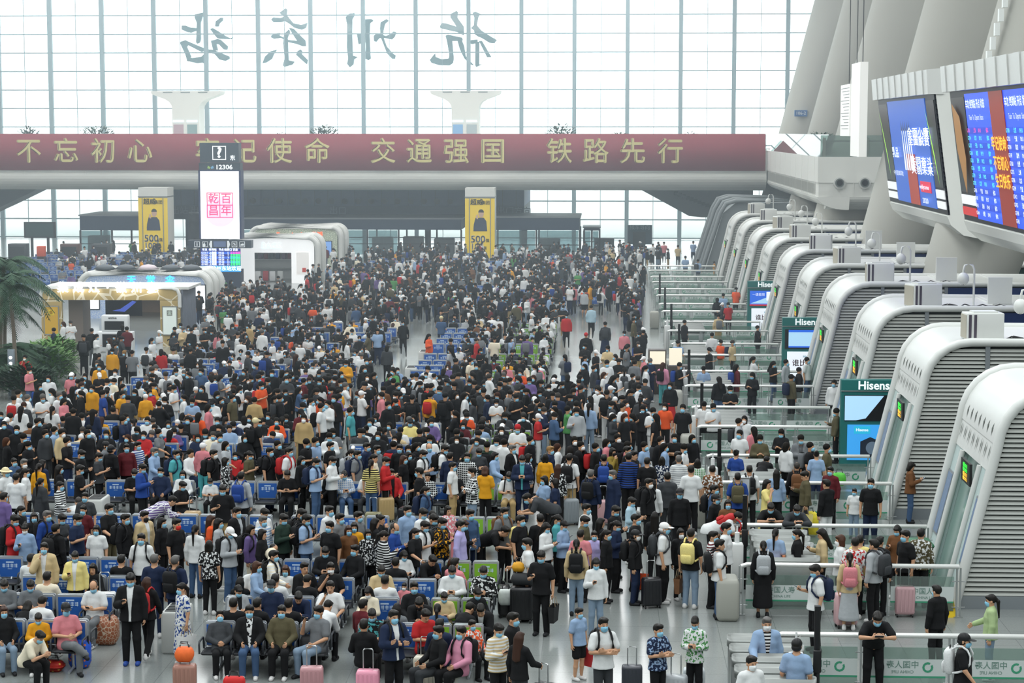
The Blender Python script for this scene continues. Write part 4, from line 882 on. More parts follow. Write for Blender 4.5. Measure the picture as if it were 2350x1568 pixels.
def make_gate(first):
    o = empty('gate_portal', (0, 0, 0)); XE = 30.0
    P = uprof()
    for yy in (0, UW):
        MB().tube([(x_, yy, z_) for x_, z_ in P] + [(XE, yy, ZR)], .115, 10).build('edge_tube', white, o)
    # roof and curved hood
    P2 = P[1:] + [(XE, ZR)]
    hd = MB(); hd.add([(x_, 0, z_) for x_, z_ in P2] + [(x_, UW, z_) for x_, z_ in P2], [(i, i + 1, i + 1 + len(P2), i + len(P2)) for i in range(len(P2) - 1)], 0, True)
    hd.box(12.4, XE, .1, UW - .1, ZR - .02, ZR + .04)
    for i in range(9): hd.box(12.5 + i * 1.9, 12.56 + i * 1.9, .1, UW - .1, ZR + .04, ZR + .07)
    hd.build('roof', white, o)
    # perforated front below the curve: drop-shaped slots
    sl = MB()
    for row, (z0_, L) in enumerate(((3.95, .30), (3.50, .36))):
        for j in range(8):
            yy = .35 + (j + .5 * row) * .49
            if yy > UW - .25: continue
            w_ = .055
            def Q(z_, y_): return (uxs(z_, 0) - .012, y_, z_)
            sl.add([Q(z0_ - L, yy), Q(z0_ - L * .4, yy + w_), Q(z0_, yy), Q(z0_ - L * .4, yy - w_)], [(0, 1, 2, 3)])
    sl.build('vent_slot', M('slot_shadow', '6a716c', .7), o)
    fp = MB()
    def slab(y0, y1, z0, z1, off, th, mi=0):
        fp.add([(uxs(z0, off), y0, z0), (uxs(z1, off), y0, z1), (uxs(z1, off), y1, z1), (uxs(z0, off), y1, z0), (uxs(z0, off) + th, y0, z0), (uxs(z1, off) + th, y0, z1), (uxs(z1, off) + th, y1, z1), (uxs(z0, off) + th, y1, z0)], [(0, 1, 2, 3), (7, 6, 5, 4), (0, 4, 5, 1), (3, 2, 6, 7), (1, 5, 6, 2), (0, 3, 7, 4)], mi)
    slab(.1, UW - .1, 2.95, 3.58, .02, .12); fp.build('lintel_panel', white, o)
    for y0, y1 in ((.1, 1.15), (UW - 1.15, UW - .1)):
        fp = MB(); slab(y0, y1, 0, 2.95, .04, .15, 0); leg = fp.build('leg_panel', paleg, o)
        fp = MB(); ya = y0 if y0 < 1 else y1 - .62
        slab(ya + .02, ya + .66 if y0 < 1 else ya + .6, .85, 2.35, .015, .03, 0); slab(ya + .06, ya + .62 if y0 < 1 else ya + .56, .9, 2.3, .008, .02, 1); fp.build('notice_board', [grey, M('notice_blue', '6f86a4', .4, noise=.25, scale=14)], o)
        MB().tube([(uxs(z_, 0), y1 if y0 < 1 else y0, z_) for z_ in (0, 1.5, 2.95)], .07, 8).build('door_jamb', white, o)
    fp = MB(); slab(1.15, UW - 1.15, 0, 2.95, .14, .05); fp.build('door_glass', M('door_green_glass', '7f9a92', .12), o)
    sc_ = MB(); sc_.box(8.10, 8.16, 1.25, 2.3, 2.45, 2.95, 0)
    for zq, c_ in ((2.84, 1), (2.74, 1), (2.64, 2), (2.54, 2)): sc_.text('检票 G7512', .1, (8.09, 1.78, zq), ux=(0, -1, 0), mi=c_, bold=.02)
    sc_.build('led_sign', [black, M('led_green', '4dff5a', .4, emit=1.0), M('led_amber', 'ffd84d', .4, emit=.9)], o)
    # louvred sides
    for yy, sg in ((.06, -1), (UW - .06, 1)):
        v = MB(); q = [(x_ + .08, z_ - .03) for x_, z_ in uprof(.1)] + [(12.4, ZR - .1), (12.4, 0.02)]
        v.prism(q, 'y', yy - .02, yy + .02); v.build('side_backing', void, o)
        s_ = MB(); z_ = .30
        while z_ < ZR - .15:
            xa = uxs(z_, .12); y0, y1 = (yy - .07, yy - .02) if sg < 0 else (yy + .02, yy + .07)
            s_.add([(xa, y0, z_), (12.4, y0, z_), (12.4, y1, z_ + .062), (xa, y1, z_ + .062), (xa, y0, z_ - .012), (12.4, y0, z_ - .012), (12.4, y1, z_ + .05), (xa, y1, z_ + .05)], [(0, 1, 2, 3), (4, 7, 6, 5), (0, 4, 5, 1)]); z_ += .105
        s_.build('louvre', slat, o)
        m = MB(); m.box(10.05, 10.17, yy - .09, yy + .09, .3, ZR - .1); m.box(12.34, 12.46, yy - .09, yy + .09, 0, ZR - .1); m.box(XF + .1, 12.4, yy - .1, yy + .1, 0, .28); m.build('side_post', grey, o)
        m = MB(); m.box(12.46, 15.4, yy - .06, yy + .06, 3.55, ZR - .12, 0); m.box(12.46, 15.4, yy - .065, yy + .065, 4.3, 4.32, 1)
        m.text('↑', .42, (12.85, yy - .07, 3.98), mi=1, bold=.03); m.text('检票口', .26, (13.6, yy - .07, 3.98), mi=1); m.text('i 服务中心', .26, (14.7, yy - .07, 3.98), mi=1); m.build('wayfinding_sign', [signb, M('sign_pale', 'c8d4e6', .5)], o)
        m = MB(); m.box(12.46, XE, yy - .03, yy + .03, 0, 3.5, 0); m.box(15.4, XE, yy - .03, yy + .03, 3.55, ZR - .1, 0)
        for xq in (15.4, 18, 20.6, 23.2, 25.8): m.box(xq - .05, xq + .05, yy - .06, yy + .06, 0, ZR - .1, 1)
        m.build('side_glazing', [greenglass, grey], o)
    return o
gate = make_gate(True)
def child_tree_move(o, y): o.location = (0, y, 0)
gates = []
for i in range(10):
    g_ = gate if i == 0 else copy_tree(gate); g_.location = (0, 42.7 + 10 * i, 0); gates.append(g_)
    tag(g_, 'white louvred ticket gate portal, the %s to the camera in the row' % ORD[i] if i else 'white louvred ticket gate portal cut by the right edge, the nearest of the row', 'ticket gate', 'ticket gate portals', 'thing')
for j, yy in enumerate((143.5, 151.0)):
    m = MB(); P = [(6.9, 0), (8.3, 4.4), (8.7, 5.1), (9.4, 5.3), (14, 5.3)]
    m.tube([(x_, yy, z_) for x_, z_ in P], .16, 8); m.tube([(x_, yy + 3, z_) for x_, z_ in P], .16, 8); m.prism([(7.2, 0), (8.5, 4.4), (9.4, 5.15), (14, 5.15), (14, 0)], 'y', yy + .2, yy + 2.8)
    tag(m.build('gate_portal', M('gate_grey', '7d8587', .5)), ('grey last gate frame by the stairs', 'grey gate frame at the very end of the row')[j], 'ticket gate', 'ticket gate portals', 'thing')
# ---- boxes, cameras and cables on the gate roofs
def make_speaker():
    o = empty('speaker_cabinet', (0, 0, 0))
    m = MB().rbox(-.55, .45, -.32, .32, 0, .72, .03); m.build('cabinet', white, o)
    m = MB(); m.box(-.57, -.54, -.28, .28, .05, .67, 0)
    for q in (-.50, -.36): m.box(q, q + .07, -.335, -.31, .05, .68, 1)
    m.build('grille', [M('grille_pale', 'b9b5a6', .6), M('grille_plum', '4a4552', .6)], o)
    m = MB(); m.box(-.35, .3, -.2, .25, .72, .76); m.build('lid_plate', white, o)
    return o
def make_dome():
    o = empty('dome_camera', (0, 0, 0))
    MB().tube([(0, 0, 0), (0, 0, 1.15), (-.06, 0, 1.28), (-.18, 0, 1.33), (-.30, 0, 1.28), (-.34, 0, 1.12), (-.34, 0, 1.0)], .035, 8).build('pole', white, o)
    MB().ball((-.34, 0, .85), .19, 0, 14, (1, 1, 1.1)).build('housing', white, o)
    MB().ball((-.34, 0, .74), .13, 0, 12, (1, 1, .8)).build('lens_dome', M('smoked', '22282a', .2), o)
    return o
sp0, do0 = make_speaker(), make_dome()
for i in range(10):
    y = 42.7 + 10 * i + .75; s_ = sp0 if i == 0 else copy_tree(sp0); s_.location = (10.15 if i else 10.5, y, ZR + .01); s_.rotation_euler = (0, 0, R(8 * ((i * 7) % 5) - 12))
    tag(s_, 'white speaker cabinet with dark grilles on the roof of the %s gate' % ORD[i], 'speaker', 'speaker cabinets on gate roofs')
    c_ = do0 if i == 0 else copy_tree(do0); c_.location = (11.25 + .25 * (i % 3), y + .35, ZR + .01)
    tag(c_, 'white dome camera on a curved pole on the roof of the %s gate' % ORD[i], 'camera', 'dome cameras on gate roofs')
    if i < 6:
        b = MB().box(-.38, .38, -.06, .06, 0, .85); tag(b.build('relay_panel', white, None, (12.6, y + .5, ZR + .05)), 'flat white panel standing on the roof of the %s gate' % ORD[i], 'panel', 'flat panels on gate roofs')
    cb = MB(); rnd = random.Random(i); pts = [(10.7 + .18 * k, y - .05 + rnd.uniform(-.12, .12), ZR + .03 + (0.05 if k % 3 == 1 else 0)) for k in range(12)]
    cb.tube(pts, .018, 5); cb.tube([(10.8, y + .1, ZR + .03), (11.0, y - .15, ZR + .06), (11.2, y + .1, ZR + .03), (10.95, y + .2, ZR + .07)], .018, 5); tag(cb.build('cable', black), 'loose black cable beside the speaker on the %s gate roof' % ORD[i], 'cable', 'cables on gate roofs')
# ---- no smoking notices on the louvres
for k, (yy, xx, zz_) in enumerate(((62.7, 8.8, 2.0), (72.7, 8.75, 2.3), (82.7, 8.8, 2.4))):
    n = MB().box(-.42, .42, -.03, 0, -.52, .52, 0); n.box(-.34, .34, -.036, -.03, -.20, .42, 1); n.prism([(-.33, .40), (-.25, .42), (.34, -.13), (.30, -.19)], 'y', -.045, -.037, 2); n.box(-.2, .2, -.042, -.036, .05, .1, 3); n.text('请勿吸烟', .17, (0, -.04, -.36), mi=3, bold=.02)
    tag(n.build('no_smoking_notice', [M('notice_grey', 'a7adb2', .5), M('notice_white', 'dfe3e4', .5), M('notice_red', 'b03028', .5), dark], None, (xx + .9, yy - .16, zz_)), 'no smoking notice on the louvres of the %s gate' % ORD[2 + k], 'notice', 'no smoking notices')
# ---- advertising displays in the gaps
for k, (dd, lab) in enumerate(((61.1, 'nearest teal advertising display, with a washing machine poster'), (81.5, 'middle teal advertising display, with a blue and white screen'), (101.5, 'farthest teal advertising display, with a blue landscape screen'))):
    o = empty('advertising_display', (8.25, dd, 0)); tag(o, lab, 'display', 'teal advertising displays')
    m = MB(); m.box(-.95, .95, 0, .35, 0, 2.68); m.build('cabinet', M('teal_panel', '1f7470', .4), o)
    m = MB(); m.box(-.97, .97, -.03, .0, 2.33, 2.36); m.build('trim_strip', steel, o)
    m = MB(); m.text('Hisense', .36, (.12, -.012, 2.51), bold=.025); m.build('name_lettering', M('ad_white', 'e8f2f4', .5, emit=.6), o)
    s_ = MB(); s_.box(-.85, .85, -.03, 0, 1.42, 2.22, 0)
    if k == 0: s_.prism([(-.84, 2.2), (.35, 2.2), (-.2, 1.5), (-.5, 1.44), (-.84, 1.44)], 'y', -.034, -.03, 1)
    elif k == 1: s_.box(-.7, .55, -.034, -.03, 1.5, 2.2, 1); s_.box(-.7, .55, -.038, -.034, 2.1, 2.2, 2); s_.box(-.7, .55, -.038, -.034, 1.47, 1.53, 2)
    else: s_.box(-.84, .84, -.034, -.03, 1.46, 2.2, 2); s_.box(-.84, .84, -.036, -.034, 1.44, 1.5, 3); s_.prism([(-.8, 1.55), (0, 1.85), (.8, 1.55)], 'y', -.037, -.034, 1); s_.box(0, .2, -.04, -.037, 1.7, 2.15, 4); s_.text('一级能效', .16, (-.4, -.04, 2.0), mi=4)
    s_.build('screen', [black, M('ad_ice', 'a8d2ee', .4, emit=.6), M('ad_blue', '2464d8', .4, emit=.6), M('ad_red', 'd8303a', .4, emit=.5), M('ad_bright', 'f0f6fa', .4, emit=.6)], o)
    p = MB(); p.box(-.75, .85, -.03, 0, .2, 1.3, 0)
    if k == 0:
        p.box(-.55, -.05, -.034, -.03, 1.02, 1.26, 1); p.text('Hisense', .12, (-.3, -.036, 1.14), mi=2, bold=.02); p.text('海信', .16, (.45, -.036, .95), mi=2)
        p.prism([(-.35, .3), (.25, .22), (.25, .8), (-.05, .92), (-.35, .78)], 'y', -.034, -.03, 3); p.prism([(.02 + .2 * math.cos(R(t)), .58 + .2 * math.sin(R(t))) for t in range(0, 360, 20)], 'y', -.038, -.034, 4)
    else:
        p.text('Hisense', .13, (.1, -.034, 1.1), mi=5, bold=.02); p.text('谁比我出', .3, (.05, -.034, .82), mi=6, bold=.02); p.text('海信冰箱', .12, (.1, -.034, .58), mi=7); p.text('洗衣机', .12, (.1, -.034, .42), mi=7)
    p.build('poster', [M('ad_poster_blue', '3a9ae0', .4, emit=.6) if k == 0 else M('ad_poster_white', 'e6eef6', .4, emit=.6), M('ad_cyan', '2cb4d8', .4, emit=.5), M('ad_bright', 'f0f6fa', .4), M('washer_steel', '3c4858', .3, .5), M('washer_door', '8fa6bc', .25, .3), M('ad_teal_letter', '4aa8c0', .5), M('ad_maroon', '8a3a40', .5), M('ad_greytext', '9aa6b4', .5)], o)
# ---- video walls on the right
def wall(y0, y1, lab, kind):
    tz, bz = 12.62, 6.95; xt, xb = 12.7, 13.5; dx = (xb - xt) / (tz - bz)
    o = empty('video_wall', (0, 0, 0)); tag(o, lab, 'video wall', 'hanging video walls')
    def P(u, v, off=0.0): return (xt + (tz - v) * dx - off, u, v)      # u = depth, v = height
    def quad(mb, u0, u1, v0, v1, off, mi=0, th=.06):
        a = [P(u0, v0, off), P(u1, v0, off), P(u1, v1, off), P(u0, v1, off)]; b = [(p[0] + th, p[1], p[2]) for p in a]
        mb.add(a + b, [(0, 1, 2, 3), (7, 6, 5, 4), (0, 4, 5, 1), (1, 5, 6, 2), (2, 6, 7, 3), (3, 7, 4, 0)], mi)
    cs = MB(); cs.prism([(xt + .0, tz), (xt + .75, tz + .05), (xb + .75, bz), (xb, bz)], 'y', y0, y1); cs.build('casing', offwh, o)
    hd = MB(); n = int((y1 - y0) / .9)
    for i in range(n):
        u0, u1 = y0 - .06 + (y1 - y0 + .12) * i / n, y0 - .06 + (y1 - y0 + .12) * (i + 1) / n
        hd.prism([(xt - .12 - .05 * (i % 2), 11.72), (xt - .20 - .05 * (i % 2), tz + .05), (xt + .5, tz + .12), (xt + .5, 11.72)], 'y', u0, u1 - .02)
    hd.build('hood', white, o)
    un = MB(); pts = [(xb - .05, bz), (xb + .1, bz - .35), (xb + .6, bz - .75), (xb + 1.6, bz - .95), (xb + 1.6, bz)]
    un.prism(pts, 'y', y0, y1); un.build('underside', offwh, o)
    f = MB(); L = y1 - y0; far = y1
    quad(f, y0, y1, bz + .05, 11.72, .01, 0, .08); f.build('bezel', black, o)
    # far strip, screen, near strip
    s1, s2 = far - 3.1, y0 + 2.3
    for k, (u0, u1) in enumerate(((s1 + .2, far - .15), (y0 + .15, s2 - .2))):
        a = MB(); quad(a, u0, u1, 8.05, 11.5, .04, 0); quad(a, u0, u1, 7.6, 7.95, .05, 3); quad(a, u0, u1, 7.2, 7.5, .05, 3 if kind == 0 else 4)
        c_ = (u0 + u1) / 2
        if kind == 0: a.add([P(c_ + .9, 11.2, .12), P(c_ + .1, 9.6, .12), P(c_ - .7, 8.1, .12), P(c_ - .2, 9.4, .12), P(c_ + .5, 10.6, .12)], [(0, 1, 2, 3, 4)], 1)
        else: a.add([P(c_ + .8, 11.3, .12), P(c_ + .7, 9.6, .12), P(c_ - .3, 8.0, .12), P(c_ - .9, 9.3, .12), P(c_ - .5, 10.8, .12)], [(0, 1, 2, 3, 4)], 2)
        a.build('side_advert', [M('advert_dark', '1c1f22', .3), M('advert_green', '9fe83a', .4, emit=.8), M('advert_wood', 'a8783c', .5, emit=.3), M('advert_white', 'e8ecee', .4, emit=.5), M('advert_redlogo', 'd02a2a', .4, emit=.4)], o)
    s_ = MB(); quad(s_, s2, s1, bz + .2, 11.6, .05, 0); scr_ = s_.build('screen', [M('led_deepblue', '2a5fc0', .35, emit=.55) if kind == 0 else M('led_blue', '1f52e0', .35, emit=.75)], o)
    t = MB(); Ls = s1 - s2; U = lambda f_: s1 - Ls * f_
    def tx_(body, size, f_, v, mi, bold=.02, sx=1.0): t.text(body, size, P(U(f_), v, .14), ux=(0, -1, 0), uy=(-.14, 0, 1), mi=mi, bold=bold, sx=sx)
    if kind == 0:
        quad(t, U(.62), U(.38), bz + .2, 9.3, .08, 0, .02)
        for i in range(5): t.add([P(U(.36 + .055 * i), 8.6, .13), P(U(.40 + .055 * i), 8.6, .13), P(U(.39 + .05 * i), 10.4, .13), P(U(.38 + .05 * i), 10.4, .13)], [(0, 1, 2, 3)], 1); 
        for i in range(5): t.add([P(U(.375 + .05 * i), 10.3, .135), P(U(.40 + .05 * i), 10.3, .135), P(U(.388 + .05 * i), 10.75, .135)], [(0, 1, 2)], 2)
        for r_, (b_, v) in enumerate((('全面小康', 10.2), ('全面脱贫', 9.85), ('共同奋斗', 9.0), ('共创未来', 8.65))): tx_(b_, .42, .80, v, 1, .03, 3.4)
        quad(t, U(.93), U(.68), 7.75, 8.2, .08, 3, .02); tx_('wellycome', .26, .80, 7.97, 1, .02, 2.2); tx_('乳品', .5, .14, 9.3, 1, .02, 2); tx_('2020', .3, .80, 7.4, 1, .02, 2.4); tx_('中国邮政', .25, .16, 8.4, 1, .0, 3)
        mats = [M('led_rust', 'a8402c', .4, emit=.4), M('led_white2', 'dfe8f6', .4, emit=.7), M('led_pencil', '30343c', .4), M('led_crimson', 'd02848', .4, emit=.6)]
    else:
        quad(t, U(.60), U(.40), bz + .2, 11.6, .08, 0, .02)
        for v, b_ in ((9.85, '牢记使命'), (9.2, '不忘初心'), (8.6, '生日快乐')): tx_(b_, .5, .5, v, 1, .03, 1.25)
        for half in (0, 1):
            f0 = .02 if half == 0 else .62
            tx_('车次 终到站 开点 状态', .34, f0 + .18, 11.2, 2, .02, 1.05); tx_('Train  To  Departs  Status', .26, f0 + .18, 10.75, 2, .0, .95)
            for r_ in range(12):
                v = 10.3 - .265 * r_; mi = 4 if (r_ == 0 and half == 0) else (3 if r_ < 8 and half == 0 or r_ == 0 else 2)
                for f1, b_ in ((.03, 'G%d' % (7301 + r_ * 13 + half * 7)), (.13, ('上海', '北京', '宁波', '南京', '温州', '合肥')[(r_ + half) % 6]), (.21, '09:%02d' % (10 + 3 * r_)), (.33, '候车')): tx_(b_, .19, f0 + f1, v, mi, .02, 1.1)
                if r_ % 2 == 0: quad(t, U(f0 + .38), U(f0), v - .12, v + .12, .07, 5, .02)
        mats = [M('led_redpanel', '96301f', .4, emit=.35), M('led_gold', 'e8b83a', .4, emit=.8), M('led_white2', 'dfe8f6', .4), M('led_cyan', '5ad8e8', .4, emit=.8), M('led_magenta', 'd84aa8', .4, emit=.8), M('led_row', '1b48c4', .4, emit=.6)]
    t.build('screen_picture', mats, scr_)
    return o
wall(79.0, 95.0, 'smaller blue advertising video wall, left of the departure wall', 0)
wall(58.5, 75.4, 'huge blue departure video wall cut by the right edge', 1)
hp = empty('hanging_sign', (0, 0, 0)); tag(hp, 'white slab-shaped sign hanging on wires in front of the leaning columns', 'sign', 'hanging signs')
m = MB(); m.box(13.0, 13.4, 103.2, 106.8, Z(358, 105), Z(148, 105)); m.build('panel', M('sign_glow_white', 'f4f6f2', .5, emit=.25), hp)
m = MB(); m.tube([(13.2, 103.8, Z(148, 105)), (13.2, 103.8, 29.9)], .025, 5); m.tube([(13.2, 106.2, Z(148, 105)), (13.2, 106.2, 29.9)], .025, 5); m.build('wire', dark, hp)
hp = empty('hanging_sign', (0, 0, 0)); tag(hp, 'white board with black line drawing hanging behind the white slab sign', 'sign', 'hanging signs')
m = MB(); m.box(13.0, 13.3, 107.4, 111.5, Z(312, 109), Z(196, 109), 0)
for i in range(14): m.box(12.985, 13.0, 107.6 + .02 * i, 111.2 - (i % 4) * .5, Z(205 + 7 * i, 109), Z(204 + 7 * i, 109), 1)
m.build('panel', [M('sign_glow_white', 'f4f6f2', .5), dark], hp); m = MB(); m.tube([(13.15, 109, Z(196, 109)), (13.15, 109, 29.9)], .025, 5); m.build('wire', dark, hp)
# ---- barrier fences and turnstiles
fglass = glass_mat('fence_glass', 'd3e2dc', trans=.86); strip = M('strip_label', 'cdd6d3', .5); grn = M('strip_green', '3f9a76', .5)
def fence(y, x0, x1, mirrored, lab, det=True):
    o = empty('barrier_fence', ((x0 + x1) / 2, y, 0)); tag(o, lab, 'fence', 'glass barrier fences'); c0 = (x0 + x1) / 2; a, b = x0 - c0, x1 - c0
    m = MB(); m.tube([(a, 0, 1.06), (a + .12, 0, 1.1), (b, 0, 1.1)], .05, 8); m.build('top_rail', M('rail_white', 'e2e4e0', .3, .3), o)
    n = max(2, round((b - a) / 1.5)); stp = (b - a) / n
    for i in range(n + 1):
        xx = a + stp * i; m = MB(); m.box(xx - .055, xx - .02, -.02, .02, 0, 1.07); m.box(xx + .02, xx + .055, -.02, .02, 0, 1.07); m.box(xx - .09, xx + .09, -.05, .05, 0, .02)
        if det:
            for zq in (.22, .78): m.tube([(xx - .14, 0, zq), (xx + .14, 0, zq)], .012, 6)
        m.build('post', steel, o)
    for i in range(n):
        p0, p1 = a + stp * i + .1, a + stp * (i + 1) - .1
        g_ = MB().box(p0, p1, -.006, .006, .14, .88).build('glass_panel', fglass, o)
        s_ = MB(); s_.box(p0, p1, -.010, .010, .34, .66, 0); s_.box(p0, p1, -.012, .012, .31, .345, 1)
        sg = -1 if mirrored else 1; cx_ = (p0 + p1) / 2
        rr = [(cx_ - sg * .38 + (.10 if q < 2 else .06) * math.cos(R(t)), .51 + (.10 if q < 2 else .06) * math.sin(R(t))) for q, ts in ((0, range(60, 391, 30)), (2, range(390, 59, -30))) for t in ts]
        s_.prism(rr, 'y', -.013, -.0105, 1); s_.text('中国人寿', .15, (cx_ + sg * .08, -.013, .55), ux=(sg, 0, 0), mi=2, bold=.01); s_.text('CHINA LIFE', .08, (cx_ + sg * .08, -.013, .42), ux=(sg, 0, 0), mi=2, bold=.01)
        s_.build('printed_strip', [strip, grn, M('strip_letter', '6f8f84', .5)], g_)
fl_ = [(36.0, True, 3.17, 9.6)]
for k in range(10): fl_ += [(41.9 + 10 * k, False, 2.95, 7.55), (46.3 + 10 * k if k else 46.2, True, 2.95, 7.55)]
names = ['the nearest fence, cut by the right edge'] + ['%s side of the lane through the %s gate' % (('camera', 'far')[j % 2], ORD[j // 2]) for j in range(20)]
for q, (y, mr, a, b) in enumerate(fl_): fence(y, a, b, mr, 'glass-panelled rail fence on ' + names[q] if q else 'glass-panelled rail fence nearest of all, cut by the right edge', q < 8)
def make_turnstile():
    o = empty('turnstile', (0, 0, 0))
    m = MB(); m.rbox(-.65, .65, -.13, .13, 0, .98, .12); m.build('body', M('turnstile_steel', 'a9aeac', .3, .7), o)
    m = MB(); m.rbox(-.67, .67, -.14, .14, .98, 1.02, .12); m.build('top_plate', M('turnstile_top', '9a9e9b', .42, .5), o)
    m = MB(); m.box(-.45, -.05, -.09, .09, 1.02, 1.03); m.build('lamp_strip', M('orange_lamp', 'e88a62', .4, emit=.25), o)
    m = MB(); m.box(-.2, .2, .13, .42, .25, .9); m.build('flap', glass_mat('flap_glass', 'c8dcd8', trans=.75), o)
    return o
ts0 = make_turnstile(); first = True; cnt = 0
for li, yl in enumerate((32.7, 42.7, 52.7, 62.7, 72.7, 82.7, 92.7)):
    for j in range(5):
        t_ = ts0 if first else copy_tree(ts0); first = False; t_.location = (4.05 if li else 2.95, yl + .1 + .70 * j + (.3 if li == 0 else 0), 0)
        wd = ('first', 'second', 'third', 'fourth', 'last')[j]
        tag(t_, '%s steel turnstile from the front in the lane of the %s gate' % (wd, ORD[li - 1]) if li else '%s steel turnstile from the front at the bottom right corner' % wd, 'turnstile', 'turnstiles')
for k, (y, xx) in enumerate(((34.0, 3.72), (44.5, 3.2), (54.6, 3.2), (64.6, 3.2), (74.6, 3.2), (84.6, 3.2), (94.6, 3.2), (104.6, 3.2), (114.6, 3.2))):
    m = MB(); m.cyl((0, 0), .055, .04, 2.05, 10); m.cyl((0, 0), .2, 0, .04, 14); m.rbox(-.07, .07, -.09, -.03, .95, 1.35, .02, 0); m.box(-.05, .05, -.06, .06, 2.05, 2.12)
    tag(m.build('camera_pole', black, None, (xx, y, 0)), 'black camera pole at the head of the gate lanes, %s from the front' % ('first', 'second', 'third', 'fourth', 'fifth', 'sixth', 'seventh', 'eighth', 'ninth')[k], 'pole', 'black camera poles')
    if k < 7:
        o = empty('gate_terminal', (xx - .2, y - .45, 0) if k else (3.42, 34.6, 0)); tag(o, 'white terminal with a sanitizer bottle top, beside the %s black pole' % ('first', 'second', 'third', 'fourth', 'fifth', 'sixth', 'seventh')[k], 'terminal', 'white gate terminals')
        MB().rbox(-.14, .14, -.12, .12, 0, 1.12, .04).build('cabinet', M('terminal_white', 'd6d9d6', .45), o); m = MB(); m.cyl((0, 0), .055, 1.12, 1.36, 12); m.cyl((0, 0), .02, 1.36, 1.5, 8); m.build('bottle', M('bottle_white', 'e8ebea', .35), o)
for k, (y, lab) in enumerate(((41.6, 'rounded pale concrete lane end by the nearest lane'), (51.5, 'rounded pale lane end behind the backpack queue'), (61.5, 'rounded pale lane end at the third lane'), (72, 'rounded pale lane end at the fourth lane'), (82, 'rounded pale lane end at the fifth lane'), (104, 'rounded pale lane end near the far gates'))):
    m = MB().rbox(2.4, 2.88, y - .35, y + .35, 0, .9, .1); tag(m.build('lane_bollard', M('bollard_cream', 'a3a49b', .65)), lab, 'bollard', 'lane ends')
# wheelie bin by the second gate
o = empty('wheelie_bin', (7.05, 44.6, 0)); tag(o, 'dark green wheelie bin beside the nearest gate leg', 'bin')
m = MB(); m.add([(-.27, -.3, .12), (.27, -.3, .12), (.27, .3, .12), (-.27, .3, .12), (-.34, -.37, 1.0), (.34, -.37, 1.0), (.34, .37, 1.0), (-.34, .37, 1.0)], [(3, 2, 1, 0), (4, 5, 6, 7), (0, 1, 5, 4), (1, 2, 6, 5), (2, 3, 7, 6), (3, 0, 4, 7)]); m.build('body', M('bin_green', '1f5a3c', .5), o)
MB().rbox(-.37, .37, -.42, .40, 1.0, 1.09, .05).build('lid', M('bin_lid', '2a6e4a', .45), o)
for sx in (-1, 1):
    m = MB(); m.tube([(sx * .2 - .04, .3, .1), (sx * .2 + .04, .3, .1)], .1, 12); m.build('wheel', black, o)
# wet floor sign at the nearest leg, ad stand and notice frames in the queue
m = MB(); m.add([(-.16, -.12, 0), (.16, -.12, 0), (.1, 0, .55), (-.1, 0, .55), (-.16, .12, 0), (.16, .12, 0)], [(0, 1, 2, 3), (5, 4, 3, 2)]); tag(m.build('floor_sign', M('sign_yellow', 'e8c61e', .5), None, (7.35, 42.0, 0)), 'small yellow folding floor sign by the nearest gate leg', 'sign')
g = ground(1700, 1240); o = empty('notice_frame', (g.x, g.y, 0)); tag(o, 'white notice in a steel stand among the queue by the lanes', 'notice'); m = MB(); m.box(-.22, .22, -.02, .02, .95, 1.6, 0); m.box(-.19, .19, -.03, -.02, 1.0, 1.56, 1); m.build('board', [steel, M('notice_pale', 'c9d0d6', .5)], o); m = MB(); m.cyl((0, 0), .03, 0, .95, 8); m.cyl((0, 0), .18, 0, .02, 14); m.build('stand', steel, o)
o = empty('check_desk', (X(1510, 78), 78, 0)); tag(o, 'tall dark brown desk with lit menu boards by the right aisle', 'desk'); m = MB(); m.rbox(-.35, .35, -.3, .3, 0, 1.75, .03); m.rbox(.4, 1.2, -.5, .2, 0, 1.15, .03); m.build('cabinet', M('desk_brown', '3c332e', .5), o); m = MB(); m.box(.45, .95, -.55, -.5, 1.2, 1.85); m.box(-.3, .3, -.34, -.3, 1.2, 1.7); m.build('lit_board', M('board_warm', 'f4ead2', .5, emit=.5), o)
